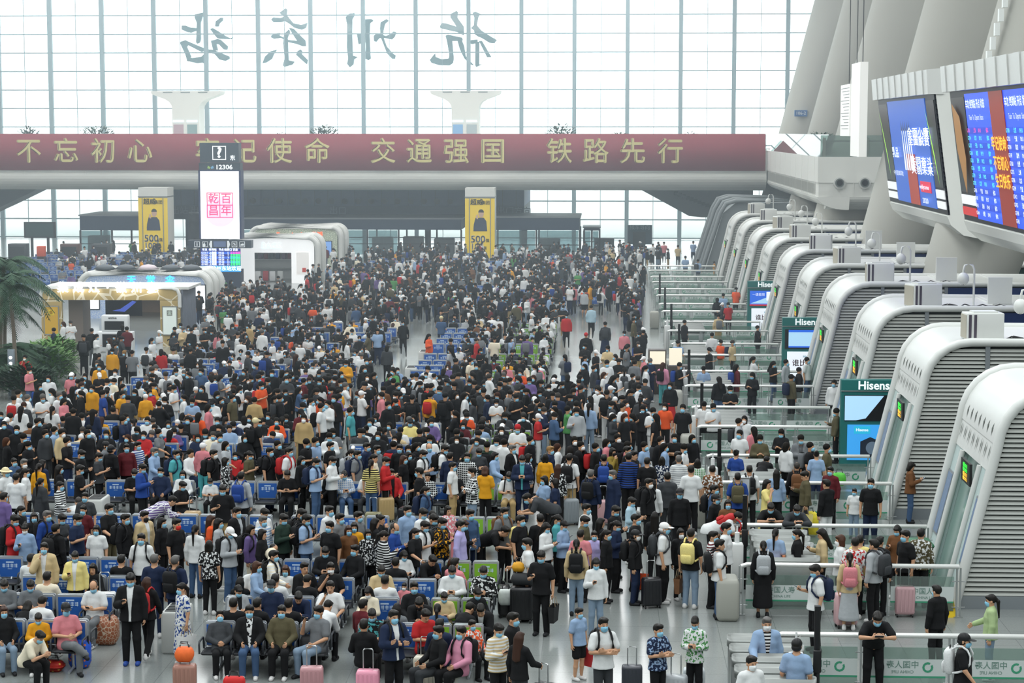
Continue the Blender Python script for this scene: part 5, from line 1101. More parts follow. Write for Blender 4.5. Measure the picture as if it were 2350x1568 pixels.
PEOPLE = """
17 1287 k 170 tW pK s n
20 1315 p 5 lG pK s b
26 1344 p 10 tG pK s b wearing glasses
46 1356 k 25 lK pd r b
73 1368 p 170 lW pK s n
100 1371 l 175 lK pK m n
90 1334 k 180 tE pK s n
153 1374 c 30 tI pG c b with a white peaked cap
74 1423 p 10 lUE pK s b 150
90 1447 l 60 tE pK s b 160
196 1340 p -8 tW~ pG x b
101 1245 F 5 jeW pN s b
172 1265 Q 3 jyW pK s b 158
234 1289 f 0 lK pK h n
262 1279 k 175 tK pK s n
324 1224 S 0 tW pK s b 174 wearing glasses +bK
354 1272 S 178 tN pN g n
402 1275 S 165 tN pN g n +bK
304 1313 Q 5 jKW pK s b 180 with white chest panel and blue canvas shoes
332 1326 W 170 lK pK r n 162 +bR
416 1338 S -50 dWB~ kW p b 160 +tw
484 1445 b 15 lC pK s b 158
543 1432 k 8 jKW~ pD s b
623 1430 k 0 lo pK s b
725 1437 f -55 tG pd s b
567 1429 k 165 lK pK s n
526 1375 p 35 jgK pK p b
614 1367 k 0 tN pK c b
666 1390 l 10 lN pK s n
748 1367 f 3 tW pK s n wearing glasses
750 1405 l 165 lW pK s n
644 1337 k 65 jKe pK s n yawning with open mouth
588 1364 k 180 tK pK s n
683 1364 k 178 tK pK s n
551 1345 p 10 tW pK s n
695 1334 f 10 tK pK s w
790 1334 p -15 lE pK h w
786 1378 k 110 lM pK s n
682 1286 k 0 lW pK r2 b
739 1288 p 5 lK pK s b
720 1325 p 160 tK pK s n
590 1286 H 75 lb pD r2 b 160
628 1263 H 80 lE= pK s b 165 +bK
628 1329 k 180 tW pK s n
545 1333 k 175 lK pK h n
830 1292 p 10 le pK s b
813 1281 k -60 lK pK s b
848 1344 k -10 tI pK p w 118
877 1321 k 180 tW pK s n
925 1297 p 30 lW pK h b
913 1274 k 175 lK pK s n
877 1374 p 5 tKT~ pK s b
882 1364 k 170 lG pK h n
835 1421 k 178 lK pK s n
903 1400 X 35 jNW pK s b 174 +bK
844 1462 k 5 lR pR m n 105
930 1402 p 60 tR pK s n
957 1302 l 40 lK pK s n
993 1294 l 20 lK pK r2 n
1047 1291 p 0 lW pK s b
1058 1273 k 100 lI pK s b
1129 1287 p -5 lK~ pK s b
950 1344 k 12 lK pK s b wearing glasses
1029 1331 p 8 le pK s b 150
1110 1331 p 30 lK pK u b
1122 1361 k 75 lO~ pK s b 140
962 1370 l 0 jKC pK s k
1028 1363 k 178 lD pK p n
1020 1396 l 110 lK pK s n
1103 1385 l 0 jKW pK s n
1009 1420 k 172 lN pK s n
1006 1436 k -55 lK pC s b
1058 1437 k -40 lI2 pK s b +bK
1155 1425 Q 40 le= pK s b 166
1166 1411 S 70 lK pK s b 174
1193 1450 H 150 lK pC r n 163 +sK
1210 1235 H -85 tW sK s b 174 wearing glasses +sK
1242 1263 Q -15 tK pK s b 176 +tK
1368 1280 Q 8 lW pd h b 165 with yellow backpack straps
1323 1237 S 178 le pd p n 165 +bK
1329 1395 S 45 tb sK s b 138 +tR
1385 1417 X 20 tW pC s b 176 +bK
1511 1432 X 40 tNb~ pK s b 160
1595 1414 P -15 lWV~ pK p b 163 +sg
1760 1416 H 5 jb= pN g w 170
1725 1505 S 25 tW pK s w 170 with WHAT printed on the tee
1829 1466 S 165 tb pN c n 172 in staff uniform with a red flag
1872 1295 Q -75 tW pK s b 176 +bN
1752 1241 S 178 cKW kK p n 164 +bg
1780 1213 S 160 tb pN p n 165 in staff uniform
1829 1215 S -95 lK pK p b 163
1886 1213 Q -90 le pK h n 164
1940 1230 S -90 tW pK r2 w 172
1961 1232 S 175 tWR~ pK s n 174
1979 1229 S 165 ty pK s n 168
1950 1268 S 178 le kg p n 162 +bI
1997 1236 S -130 lg pK s n 176 +bC
2013 1230 S 150 lK pK s n
2059 1205 Q -30 lZ pK h b 163
2078 1217 S -60 tK pK s b 176
2114 1213 S 160 lo~ pK s n 172
2091 1060 Q 85 lZ pD m n 162
2014 1403 L 0 tK pK s b 182
2150 1343 S -145 lK pK s b 162
2274 1364 H -100 lv pd p b 164
2214 1454 W 70 tK pK c b 172 +bW
1906 1071 S -30 lM pK s b 162
1999 1098 S -15 tK pN s b 176
1961 1121 S -20 tW pd s b 128
1897 1100 H -140 lK pW s n 176
1848 1081 Q -85 lo pC s n 170 +ty
1829 1060 S 178 lK pK x n 172 +bZ
1874 1034 S 175 tb pN u n 165 in staff uniform
1861 1015 S 65 tK pK s b 172
1899 1019 S 75 to pK s b 170
1838 998 P 0 jGW pK s b 172
1806 1015 S 130 lW pK m n 162 +tK
1793 985 P -25 lKU pK p b 165
1744 998 P 0 lo pK s b 170
1729 979 S -150 lI pK h n 163
1697 987 S -25 tW pK s b 172
1697 960 S 75 lg pK s w 172 +bG
1637 926 Q 20 tW pK s b 174
1616 921 S 170 tW pK u n 165
1567 928 S -10 tK pK s b 178 +sK
1759 1047 B 160 lK pK s n
1720 1068 S 178 tW pK s n 172 +bK
1693 1085 S 178 tB pK s n 174 +bo
1635 1068 S 178 tZ~ pK s n 170
1586 1068 S 178 tW pK s n 180
1558 1045 S 178 lg= pK g n 172
1601 1053 S 178 tV# pK m n 162
1761 1100 F 60 dy ky h n 165
1769 1153 L 0 tK pK s b 174
1829 1158 L 5 lC pK s b 174
1782 1077 S 178 lb pK h n 162
1690 1032 S 150 tB pN u n 164 in staff uniform
1639 1113 S 75 lD pK s b 165 +bK
1665 1145 S 5 lZ pK m b 160
1648 1136 S 60 lK pK c b 165
1560 1121 S 5 lK pK c b 174 wearing glasses
1693 1175 B 85 tW pK s b 176 +bR
1667 1200 S 75 tW pK s b 176
1637 1219 S 70 lWM= pK s b 168
1652 1238 S 95 tW pD s n 170 +bK
1586 1213 S 160 tK pd s n 174 +by +tZ
1534 1198 S 80 tW pK w b 178 +bC
1459 1216 S 75 lK pN c w 165 +bK +tO
1362 1222 S 5 tL pK s b 150
1261 1197 Q 60 lW pK h b 162
1280 1181 P 70 lT pK p b 162
1296 1195 P 60 lb pK u b 162
1338 1183 P 70 lo pK s b 172
1343 1214 S 170 tI pK s n 160
1230 1181 S -170 tK pK s n 172
1207 1179 S 60 tK pK s b 174
1193 1189 S 150 ty pK s n 160
1141 1166 S 40 tG pK s b 174 +bZ
1152 1210 B 70 tK pK s n 172
1092 1169 H 45 lD pN s b 178 wearing glasses +sK
1067 1193 Q 70 lK pK r b 163
1050 1189 S 80 lL pK s b 170
1024 1187 Q 65 lKU~ pD s b 172 +bC
976 1195 Q 65 tW pK s b 170 +bK
970 1166 P 60 tW pK s b 174
997 1181 P 65 lK pK s b 172
935 1160 S 45 lb pK s b 174
951 1214 H 60 tK pK p b 164 +sR
906 1200 Q 75 lB pK x b 170
881 1218 Q 110 cK= pK p n 162
861 1189 S 120 lK pK h n 164
874 1181 F 80 lK pK u n 162
838 1214 S 15 lK~ pK m b 156
805 1202 S 10 lU pK m b 160
801 1177 S 65 lG pK s b 174
766 1195 S -30 tK pK s b 176
9 967 S 20 lK pK p b
38 977 S 15 lK pK s b
87 960 S 70 lKR pK s b
52 995 Q 75 tK pK s b
108 986 S 60 lC pC s b
18 1004 S 100 lK pK r2 n
65 1013 Q 70 lK~ pK p b
138 985 S 65 le pK s w +bK
126 979 S 80 lb pK s b
154 1004 H 75 tK pN s w +tK
201 986 S 50 lK pK s b
32 1051 S 50 lD pK p b
61 1054 S 50 lK pK g w
13 1073 S 70 tW pK e b
37 1086 S 175 tW pK s n
59 1075 S 100 tW pK p b
97 1055 S 150 lN pK h n
83 1063 S 165 lU pK p n
93 1097 S 150 cC pK p b +te
136 1067 S 110 lK pK h b
138 1105 H 75 lWK= pd p b
183 1067 Q 110 tK pK s b
195 1032 P 80 lK pK s b
217 1039 Q 85 tC pK s b 162 +te
243 1013 S 80 lG pK c b
263 1021 S 150 lK pK c n
285 1019 S 20 lM pK s b
313 1014 S 60 tB= pK s b
316 990 k 0 lR pK s b
334 980 k 0 lN pK s w
319 963 k 0 tW pK s b
284 955 H 80 tN pN s b
354 1027 H 70 lb pK g b
365 985 H 80 tG pK u b
386 983 p 20 lP pK m w
404 1033 S 70 tT pN s b +bN
326 1064 Q 75 jBN pK s b
274 1096 p 20 tK pK s b
233 1104 l 175 tW pK x n
195 1130 S 0 tC pC s b 165
333 1107 k 0 lN pK s b
386 1112 k 5 lW pK h b
394 1138 B 120 lP# pK s n 172
413 1128 p 5 tW= pK s b 140
8 1130 S 150 lP pK s b
49 1161 S 80 lK pK p b
78 1176 S 20 lK pK m b
33 1181 Q 70 lR pK s b 176 +bK
57 1201 Q 5 lb pW u w 163
108 1172 S 60 lB pK g b 172 +bK
128 1202 S 150 lKR pK s n 172 +bK
150 1180 P 60 lC pK s b
168 1178 Q 75 tN pK s b 175
191 1159 S -10 dM kM p b 165
221 1205 S 0 tW kd m b 160
250 1156 H 60 tK po s b 176 wearing glasses
305 1178 S 70 lK pK s b 172 +bK
332 1175 S 55 jeW pK s k 174
411 1191 S 60 tK pK s R 174 in a red face mask
354 1187 S 70 lK pK h b
475 963 k 5 lK pK s b
420 975 f 5 lP pK s w 125
530 968 k 15 lb pK s n
580 960 S 140 tK pK e n
618 964 k 10 lO pK s b
697 951 S 0 lz pK s w 174 +bK
738 925 S 80 tW pK s b 180
805 935 S 85 tT pG s b 174 +bK
436 996 k 10 tN pK m b
420 1012 k 5 tE pK x b
504 994 S 30 tg pK s b 172 holding a baby
466 1016 S 165 lI pT w b 162
519 1013 H 75 dgM kM m b 164 +sM
438 1031 k 50 lW pN s n
490 1032 S 75 tK pK s w 174 +bK
501 1050 S 110 lK~ pK m b 160
540 1038 k 5 tR pK s b 150
572 1035 Q 70 to pK p b 163
619 1027 S 65 tK pN s b 175 +bK
663 1027 S 75 tW pD s b 178 +bR
704 1007 P 70 tK pK s b 174
724 1004 S 65 tb pK s b 172
756 993 P 10 lW pK s b
764 983 P 15 tG pK s b
758 1014 S 70 tK pK s b
613 995 l 150 lN= pK s n
584 992 k 30 lK pK m b
638 1011 S 60 lK pK s b
724 1051 Q 75 tb pD s b 172 +bN
762 1047 P 75 lW pK s b 172
807 1031 S 80 lg pK p b 163 +bg
780 1036 k 0 lE pK w b 120
689 1047 S 70 lK pK h b 163
553 1083 S 170 lgR pK s n 176 +bB
511 1112 Q 5 tK pz s b 178
544 1164 S 60 jKg pK s b 172
629 1108 p 3 tK pK s n wearing glasses
693 1096 k -10 jKW pK s b in a black suit and white shirt
746 1101 p 15 lb# pD s b
807 1096 p -5 tWC pC s b
699 1140 l 20 tK pK m b
418 1104 p 60 tK pK s b
606 1166 P 60 tW pK s b
614 1183 S 50 lb= pK g b
639 1180 Q 60 lV2 pK s b 172
691 1167 P 70 tK pK s b +bK
702 1180 Q 75 tb pD s b 172 wearing glasses +bK
756 1161 S 60 lW= pK s b 172
803 1177 S 60 lG pK s b 172 wearing glasses
803 1202 S 20 lZ pK r b
527 1210 P 60 lg pD w b 168 +bK
576 1204 S 75 lP pE h n 162 +bK
602 1214 S 80 lK pK m n 160 holding a baby
485 1183 S 100 tO pK r n 162
501 1189 S 90 lg pK h b 163
442 1204 S 170 lW pD p n 163
480 1240 S 175 tK~ pK m n 160
849 962 k 0 lW pK s b
861 976 p 5 lK pK s b
911 976 p 10 tW pK s n
891 1000 k 0 lK pK h w
948 965 k 0 ty pK c b
1005 964 k 15 lP pK s b
998 979 p 10 lK pK s b
986 998 P 0 tW pK s b +bK
985 1017 S 20 lb pK x b
905 1012 S 150 lN pK s n
917 1020 S 0 lK pK s b
936 1022 S 10 lK pK m b
956 1016 S 80 lK pK h b
865 1022 S 60 lG pK s b
842 1016 S 70 lN pK s b
828 1034 S 75 tG pK s b +bN
851 1042 S 80 lE pK p n
867 1052 S 170 tyK= pD p n 168
883 1047 Q 80 lR pK s b
927 1045 S 75 tK pK r b 162
940 1037 S 60 lK pK m b
968 1032 P 70 tW pK s b +bK
1020 1020 P 75 tW pK s b 178 +bK
1033 1038 S 160 lN pK s n
1072 1039 S 0 lK# pK s b 174
1099 1028 P 20 lC pK s b wearing glasses
1118 1013 S 170 tV2 pK s n
1136 1037 H 70 cb pK h b 163
1176 1021 S 60 jKW pK g b
1188 974 P 0 tW pK R b 172 with a red cap +bK
1193 1044 P 0 jNT pN s b 176
1160 980 k 5 lK pK s w
1112 971 k 175 lb pK s n
1055 994 k 0 lK pK m w
1158 1007 S 150 lW pK s n
962 1073 H -100 tK pK s b 175 +sK
1039 1061 S 80 tW pz s b 163
1083 1073 X -70 lKW# pd s w 178
1114 1070 P 170 tU pK r2 n 163
857 1099 k 20 jRK pK s b +sz
923 1106 k 0 lK# pK p n
978 1116 S 75 lD pD p b 164 +bN
1006 1094 f 0 lK pK s n
1174 1112 p 0 tW pz s b +bK
1211 1132 B -80 tC pK s b 172
1049 1125 k 80 lI~ pI m n
1018 1156 l 60 lC pK s b
1323 920 S 175 lK pK s n 176 +bg
1352 925 S 170 lb pd p n 164 +be
1430 925 S 60 tW pN s n 176 +bK
1526 925 S -20 tO pK h w 164
1475 930 Q -10 tK pK h b 164
1218 1001 S 65 lK pK s b wearing glasses
1263 1024 S 70 lN pK y b 164
1281 1018 S 90 lW pK r n 162
1319 1002 S 20 lK pK s w
1334 1013 S 60 jKW pK s w
1309 1025 S 175 lK pK h n
1307 1041 S 165 tW pz s n 178 +bK
1356 1078 S 160 lN pK g n 172 +bK
1386 1043 S 178 tK pK s n 172 +bB
1406 1079 S -60 cN pK g b 172
1443 1039 S 175 lBK= pK s n 180
1455 1035 S 60 lK pK s n wearing glasses
1485 1050 S 178 tK pK s n 170
1530 1047 S 175 lN~ pK m n 160
1532 1084 S 178 lC pC s n 174
1489 1098 S 60 lK pK s w 174 +bK
1499 1100 S 160 lW pK h n 163
1449 1141 P 70 lb2 pK s b 160
1368 1017 S 70 lK pK s b
1394 1007 S 80 lI pK m b
1417 996 S 40 lK pK s w
1415 1029 F 50 lU2 pK m k
1431 1023 S 70 tK pK s b
1445 1013 S 80 lI pK s b
1477 1014 S 60 tb~ pK s b
1526 1017 S 90 lb pK h b
1517 1002 S 50 jKW pK s w
1548 996 X 0 tK pK s b wearing glasses
1546 1037 S 60 lK pK s b
1570 1019 P 70 tW pK s b
1590 998 S 40 lK pK m b holding a baby
1222 1041 S 110 lN~ pK m b 160
1243 1041 S 175 lU pK m n 160
1281 1065 S 160 lKW~ pK r n 163
1249 1092 H -60 tb pK m b 164
1273 1098 H -95 tN pK m n 164
1346 1156 S 65 tW pK s b 172
1380 1191 S 120 lK pK h n
1412 1160 P 60 lK pK s b
1410 1193 Q 70 lN pK p b 162
1454 1180 S 70 tK pK s b 174
1503 1174 S 170 lK pK h n 162
1384 1214 S 75 lK pK p b 162
1554 1214 S 20 lK pK m w 160
925 735 W 10 lK pK s b
888 792 S 175 lC pK m n
1013 725 S 170 tD pN e n
985 766 Q 60 lO pW h n
1098 790 k 0 tR pD s b
1095 775 S 80 lR pW x n
1210 769 S 170 lP pK s n
1135 771 S 170 tE pK s n
1047 822 S 110 lK pz s n
1081 822 S 60 tE pK s b
841 822 S 20 tK pW s b
955 855 S -150 tW pK s n
57 815 F 0 tR pK h w
67 842 Q 75 tI= pD s w
111 861 S 0 tW pK s b
228 835 S 0 jUW pK s b
264 847 S 0 lW pK s w
261 799 S 5 lU pK s b
281 804 S 0 tK pK y b
303 803 S 178 tG pK s n
336 796 S 178 tW pK s n
370 801 S 178 lR pK m n
437 798 S 178 lK pK s n
414 741 S 5 tW pK s b
211 753 S 160 lK pG s n
162 735 P 5 tW pK x w
144 738 S -60 lW kM r b
122 752 S -70 lN pC s n
164 855 S 0 tI pK w b
195 857 S 0 tK pK m b
427 914 P -10 tb pK s b
378 911 P 0 lK# pK s w
237 895 S 120 tB pK s b
211 884 S -20 lU pK s b
281 897 S 60 tU pK s b
354 878 P 100 lU pK p b
120 932 S 175 tW pd p n
49 932 S 170 lW pK h n
32 907 S 175 tW pK s n
147 914 Q 70 lI pK m n
168 937 S 178 lK pK s n
213 939 S 178 lN pK h n
289 949 S 70 tN pK s b
476 706 S 0 tN# pK s b
523 716 S -20 tW pK s b
502 761 S 170 lI pW p n
546 762 Q 90 tW pK s n
569 743 S -20 cz pd h b
578 700 S 178 tG pK s n
750 697 S 178 tW pK s n
745 754 p 5 tW pK s b
589 782 p 20 lb pK s n
587 832 H -60 tN pK s b
643 905 S 110 lK pK s b
584 911 S 175 lz pK s n
779 893 S 60 tU pK s b
534 905 S 70 to~ pK s b
1300 719 S 0 lR pK s b
1254 717 P 0 lW pK s n
1357 700 S 170 lb2 pK s n
1455 729 S 90 lo pK s b
1389 738 S 178 lC kN s n
1433 759 S 0 lI pK u b
1345 763 S 178 cK pK R n
1344 815 S 110 lb# pd s b
1420 823 P 10 lK pK s n
1433 844 S 178 lW pW p n
1457 826 S 150 lG~ pK s n
1483 839 S 100 lW kK p b
1522 832 S 150 lI2 pT r n
1560 832 Q 80 tK pK s b
1538 878 S -20 lK kR p b
1556 780 S 160 tb pN c n
1628 797 P 60 tK pK c w
1634 763 S 175 lW pN s n
1615 840 S 178 tb pN u n
1572 734 S 120 lK pK s n
1672 694 S 30 tR pK s b
1689 659 S -30 tO pK s b
1660 673 S 170 tb pN s n
1646 683 S 178 lK pK m n
1682 780 S 60 te pK x b
1691 836 S 110 lM pM h n
1805 825 S 60 lg pK s b
1853 820 S 60 tW pD s b
1835 843 S 100 lK pK s n
1676 886 P 0 tK pK s b
1817 859 S 120 lo pK s b
1914 872 S -20 lW pK s b
1919 937 Q -100 lo pK s b
1573 587 S 178 tb pN s n
1602 595 S 150 tb pN s n
1591 553 S -20 tb pN c n
1556 562 S 178 te pC s n
1524 555 S 10 tI pK s n
1640 600 S 70 tU pU s n 130
"""
# ------------------------------------------------------------------ rows of waiting-hall seats
seatb = M('seat_blue', '2a5fae', .4, noise=.08, scale=5); seatg = M('seat_green', '86bf3a', .4, noise=.08, scale=5); seatk = M('seat_cushion_dark', '23262a', .6); alu = M('seat_aluminium', 'bcc2c6', .35, .5); adm = M('seat_lettering', 'c6dcf2', .5)
def backrest(x, cols):
    m = MB(); w_ = .285; z0, z1 = .47, .93
    fr_ = [(x - w_, z0), (x - w_, z1 - .03), (x - w_ + .03, z1), (x + w_ - .03, z1), (x + w_, z1 - .03), (x + w_, z0)]
    m.prism(fr_, 'y', -.022, .022, 0)
    m.box(x - w_ + .04, x + w_ - .04, -.030, -.02, z0 + .02, z1 - .045, 1); m.box(x - w_ + .04, x + w_ - .04, .02, .027, z0 + .02, z1 - .045, 1)
    for yy in (-.0335, .0275):
        m.box(x - .085, x + .085, yy, yy + .004, .805, .835, 2); m.box(x - .05, x + .05, yy, yy + .004, .665, .675, 2)
        for i in range(4):
            cx = x - .135 + .09 * i
            for zq in (.71, .74, .765): m.box(cx - .034, cx + .034, yy, yy + .004, zq, zq + .012, 2)
            m.box(cx - .008 + .015 * (i % 2), cx + .008 + .015 * (i % 2), yy, yy + .004, .70, .785, 2)
    return m
def make_bench(cols, det=True):
    o = empty('seat_bench', (0, 0, 0)); xs = [-.915 + .61 * i for i in range(4)]
    def mats(c): return [alu, seatg if c == 'g' else seatb, adm]
    m = MB(); m.tube([(-1.22, -.16, .36), (1.22, -.16, .36)], .035, 8); m.box(-1.22, 1.22, -.03, .03, .36, .42); m.build('beam', alu, o)
    for x in (-.95, .95):
        m = MB(); m.tube([(x, -.16, .36), (x, -.12, .03)], .035, 8); m.tube([(x, -.48, .02), (x, -.12, .05), (x, .03, .02)], .028, 8); m.tube([(x, -.16, .36), (x, 0, .5), (x, 0, .9)], .025, 6); m.build('leg', alu, o)
    for x, c in zip(xs, cols):
        MB().rbox(x - .275, x + .275, -.50, -.05, .40, .455, .04).build('seat', [seatk], o); backrest(x, c).build('backrest', mats(c), o)
    for x in (-1.22, -.61, 0, .61, 1.22):
        m = MB(); m.tube([(x, -.02, .42), (x, -.06, .64), (x, -.12, .66), (x, -.44, .65), (x, -.47, .60), (x, -.45, .42)], .02, 6); m.build('armrest', M('armrest_dark', '3a3e42', .5, .3), o)
    return o
def make_bench_far(cols):
    m = MB(); xs = [-.915 + .61 * i for i in range(4)]
    m.box(-1.22, 1.22, -.2, -.12, .33, .39); 
    for x in (-.95, .95): m.box(x - .03, x + .03, -.18, -.12, 0, .36); m.box(x - .03, x + .03, -.48, .05, 0, .04)
    for x, c in zip(xs, cols): m.box(x - .275, x + .275, -.5, -.05, .4, .45, 1); q = backrest(x, c); m.add(q.v, [], 0); base = len(m.v) - len(q.v); [m.f.append(tuple(i + base for i in f)) or m.mi.append((0, 2, 3)[mi]) or m.sm.append(False) for f, mi in zip(q.f, q.mi)]
    return m.build('seat_bench', [alu, seatk, seatg if cols[0] == 'g' else seatb, adm])
protos = {}
ROWS = []            # y, detailed?
near_rows = [37.1, 39.2, 40.9, 42.7, 47.7, 52.4]
mid_rows = [58.8, 60.2, 61.8, 63.3, 72.6, 74.9, 77.5, 79.2, 81.0, 83.4, 87.4, 89.7, 92.0, 94.4, 96.8]
far_rows = [113, 115.5, 118, 121, 125, 129, 133, 137, 141, 144, 147, 150, 153]
_T = 'first second third fourth fifth sixth seventh eighth ninth tenth eleventh twelfth thirteenth fourteenth fifteenth sixteenth seventeenth eighteenth nineteenth twentieth'.split()
nth = _T + ['twenty-' + q for q in _T[:9]] + ['thirtieth'] + ['thirty-' + q for q in _T[:9]]
def bench(x, y, cols, det, lab, face, shift=.0):
    k = (cols, det)
    if k not in protos: o = make_bench(cols) if det else make_bench_far(cols); protos[k] = o
    else: o = copy_tree(protos[k])
    o.location = (x, y + shift, 0); o.rotation_euler = (0, 0, 0 if face else math.pi)
    tag(o, lab, 'bench', 'waiting hall seat rows')
SEATS = []
allrows = near_rows + mid_rows + far_rows
for r_, y in enumerate(allrows):
    if y < 45: cent = [(-3.47, 'bbgg' if y > 38 else 'bbgg'), (-6.42, 'bbbb'), (-11.1, 'bbbb'), (-14.0, 'bbbb')]
    elif y < 56: cent = [(-3.47, 'bbgg'), (-6.42, 'bbbb'), (-9.3, 'bbbb'), (-12.2, 'bbbb'), (-15.1, 'bbbb')]
    elif y < 100: cent = [(-3.47, 'gggg'), (-6.42, 'bbbb'), (-11.1, 'bbbb'), (-14.0, 'bbbb'), (-16.9, 'bbbb')] + ([] if 70 < y else [(-19.8, 'bbbb')])
    elif y < 124: cent = [(-1.5 - 2.9 * i, 'bbbb') for i in range(4)]
    elif y < 140: cent = [(-30.6 - 2.9 * i, 'bbbb') for i in range(4)]
    else: cent = [(-1.5 - 2.9 * i, 'bbbb') for i in range(12) if not (-24.5 < -1.5 - 2.9 * i < -16)] + [(-33.5, 'bbbb'), (-36.4, 'bbbb'), (-39.3, 'bbbb'), (-42.2, 'bbbb')]
    cent = [c for c in cent if project((c[0] + 1.2, y, .9))[0] > -5]
    cent.sort(key=lambda c: -c[0])
    for i, (x, cols) in enumerate(cent):
        det = y < 56
        for face in (True, False):
            if not det and not face and y > 100: continue
            lab = 'four-seat %s bench %s, %s block from right, %s row back' % ({'g': 'green', 'b': 'blue'}[cols[0]] if cols[0] == cols[-1] else 'blue and green', 'facing camera' if face else 'turned away', nth[i], nth[r_])
            bench(x, y, cols if face else cols[::-1], det, lab, face, 0 if face else .12)
            for s_ in range(4): SEATS.append((x - .915 + .61 * s_, y, face))
# ------------------------------------------------------------------ people from the photo
rows_ = []
for ln in PEOPLE.strip().splitlines():
    a = ln.split(); r_ = dict(px=float(a[0]), py=float(a[1]), k=a[2], dir=float(a[3]), top=a[4], bot=a[5], hair=a[6], mask=a[7], h=None, bags=[], ex='')
    ex = []
    for q in a[8:]:
        if q.isdigit() and r_['h'] is None: r_['h'] = int(q)
        elif q[0] == '+': r_['bags'].append((q[1], q[2:]))
        else: ex.append(q)
    r_['ex'] = ' '.join(ex); m_ = re.match(r'([a-z])((?:[A-Za-z]\d?)+)([~=#]?)$', r_['top']); cs = re.findall(r'[A-Za-z]\d?', m_.group(2))
    r_['ts'], r_['tc'], r_['tc2'], r_['pat'] = m_.group(1), cs[0], cs[1] if len(cs) > 1 else '', m_.group(3)
    r_['bs'], r_['bc'] = r_['bot'][0], r_['bot'][1:]
    if r_['h'] is None: r_['h'] = 162 if r_['hair'] in ('h', 'r', 'r2', 'p', 'u', 'm', 'y') else 171
    r_['fem'] = r_['hair'] in ('h', 'r', 'r2', 'p', 'u', 'm') or r_['bs'] == 'k'
    rows_.append(r_)
taken = set()
for r_ in rows_:
    me, p, top = body_geo(r_['k']); s_ = r_['h'] / 172.0; r_['s'] = s_; th = R(r_['dir'])
    g = ground(r_['px'], r_['py'], top[2] * s_); hx, hy = top[0] * s_, top[1] * s_
    x, y = g.x - (hx * math.cos(th) - hy * math.sin(th)), g.y - (hx * math.sin(th) + hy * math.cos(th))
    if r_['k'].islower():
        best = None
        for i, (sx, sy, face) in enumerate(SEATS):
            if i in taken: continue
            c = abs(((r_['dir'] + 180) % 360) - 180); fc = c < 100
            if fc != face: continue
            dd = abs(sx - x) * 1.6 + abs(sy - .28 - y if face else sy + .4 - y)
            if dd < 3.2 and (best is None or dd < best[0]): best = (dd, i)
        if best:
            taken.add(best[1]); sx, sy, face = SEATS[best[1]]; y = sy - .26 if face else sy + .38; x = x * .35 + sx * .65
            c = ((r_['dir'] + 180) % 360) - 180
            r_['dir'] = max(-35, min(35, c)) if face else 180 + max(-35, min(35, (((r_['dir'] - 180) + 180) % 360) - 180))
            r_['z'] = .0
    r_['x'], r_['y'] = x, y
rows_.sort(key=lambda r: r['y'])
def sep(rs):
    """nudge people that stand inside one another"""
    for it in range(6):
        for i, a in enumerate(rs):
            for b in rs[i + 1:]:
                if b['y'] - a['y'] > .6: continue
                dx, dy = b['x'] - a['x'], b['y'] - a['y']; d_ = math.hypot(dx, dy); lim = .46 if a['k'].isupper() and b['k'].isupper() else .40
                if d_ < lim:
                    if d_ < 1e-3: dx, dy, d_ = .01, .0, .01
                    q = (lim - d_) / 2; fa = 1.0 if a['k'].isupper() else .25; fb = 1.0 if b['k'].isupper() else .25
                    a['x'] -= dx / d_ * q * fa; b['x'] += dx / d_ * q * fb; a['y'] -= dy / d_ * q * fa * 1.3; b['y'] += dy / d_ * q * fb * 1.3
sep(rows_)
NIND = 300
ind, rest = rows_[:NIND], rows_[NIND:]
# ---- labels: each names what sets a person apart
GN = {'t': 'tee', 'l': 'long-sleeved top', 'j': 'open jacket', 'c': 'long coat', 'd': 'dress'}
BN = {'p': 'trousers', 's': 'shorts', 'k': 'skirt'}
HN = {'s': 'short hair', 'g': 'grey hair', 'm': 'bobbed hair', 'h': 'long black hair', 'r': 'long brown hair', 'r2': 'brown bob', 'p': 'ponytail', 'u': 'hair bun', 'y': 'blonde hair', 'x': 'bald head', 'c': 'black cap', 'w': 'white cap', 'R': 'red cap', 'e': 'beige hat'}
PN = {'~': 'patterned ', '=': 'striped ', '#': 'plaid ', '': ''}
ACT = {'P': 'both hands on phone', 'p': 'both hands on phone', 'Q': 'phone in one hand', 'X': 'arms crossed', 'F': 'hand at face', 'f': 'hand raised', 'L': 'leaning on rail', 'B': 'bending over', 'H': 'one arm forward', 'W': 'walking', 'l': 'slumped forward', 'b': 'leaning back', 'c': 'legs crossed', 'S': 'arms down', 'k': 'hands on lap'}
def facing(d_):
    d_ = ((d_ + 180) % 360) - 180
    return 'facing camera' if abs(d_) < 32 else 'back turned' if abs(d_) > 140 else 'facing right' if d_ > 0 else 'facing left'
MN = {'b': 'blue mask', 'w': 'white mask', 'k': 'black mask', 'R': 'red mask', 'n': 'no mask seen'}
for r_ in ind:
    tops = PN[r_['pat']] + CN[r_['tc']] + ' ' + GN[r_['ts']]
    bag = [c for t, c in r_['bags'] if t == 'b']
    r_['at'] = [('sitting' if r_['k'].islower() else 'standing') + ' person in ' + tops, facing(r_['dir']), (CN[bag[0]] + ' backpack') if bag else '', HN[r_['hair']], ACT[r_['k']], CN[r_['bc']] + ' ' + BN[r_['bs']], MN[r_['mask']] if r_['mask'] != 'n' else '']
    r_['short'] = tops
def nwords(t): return len(re.findall(r"[A-Za-z0-9][A-Za-z0-9'-]*", t))
done = {}
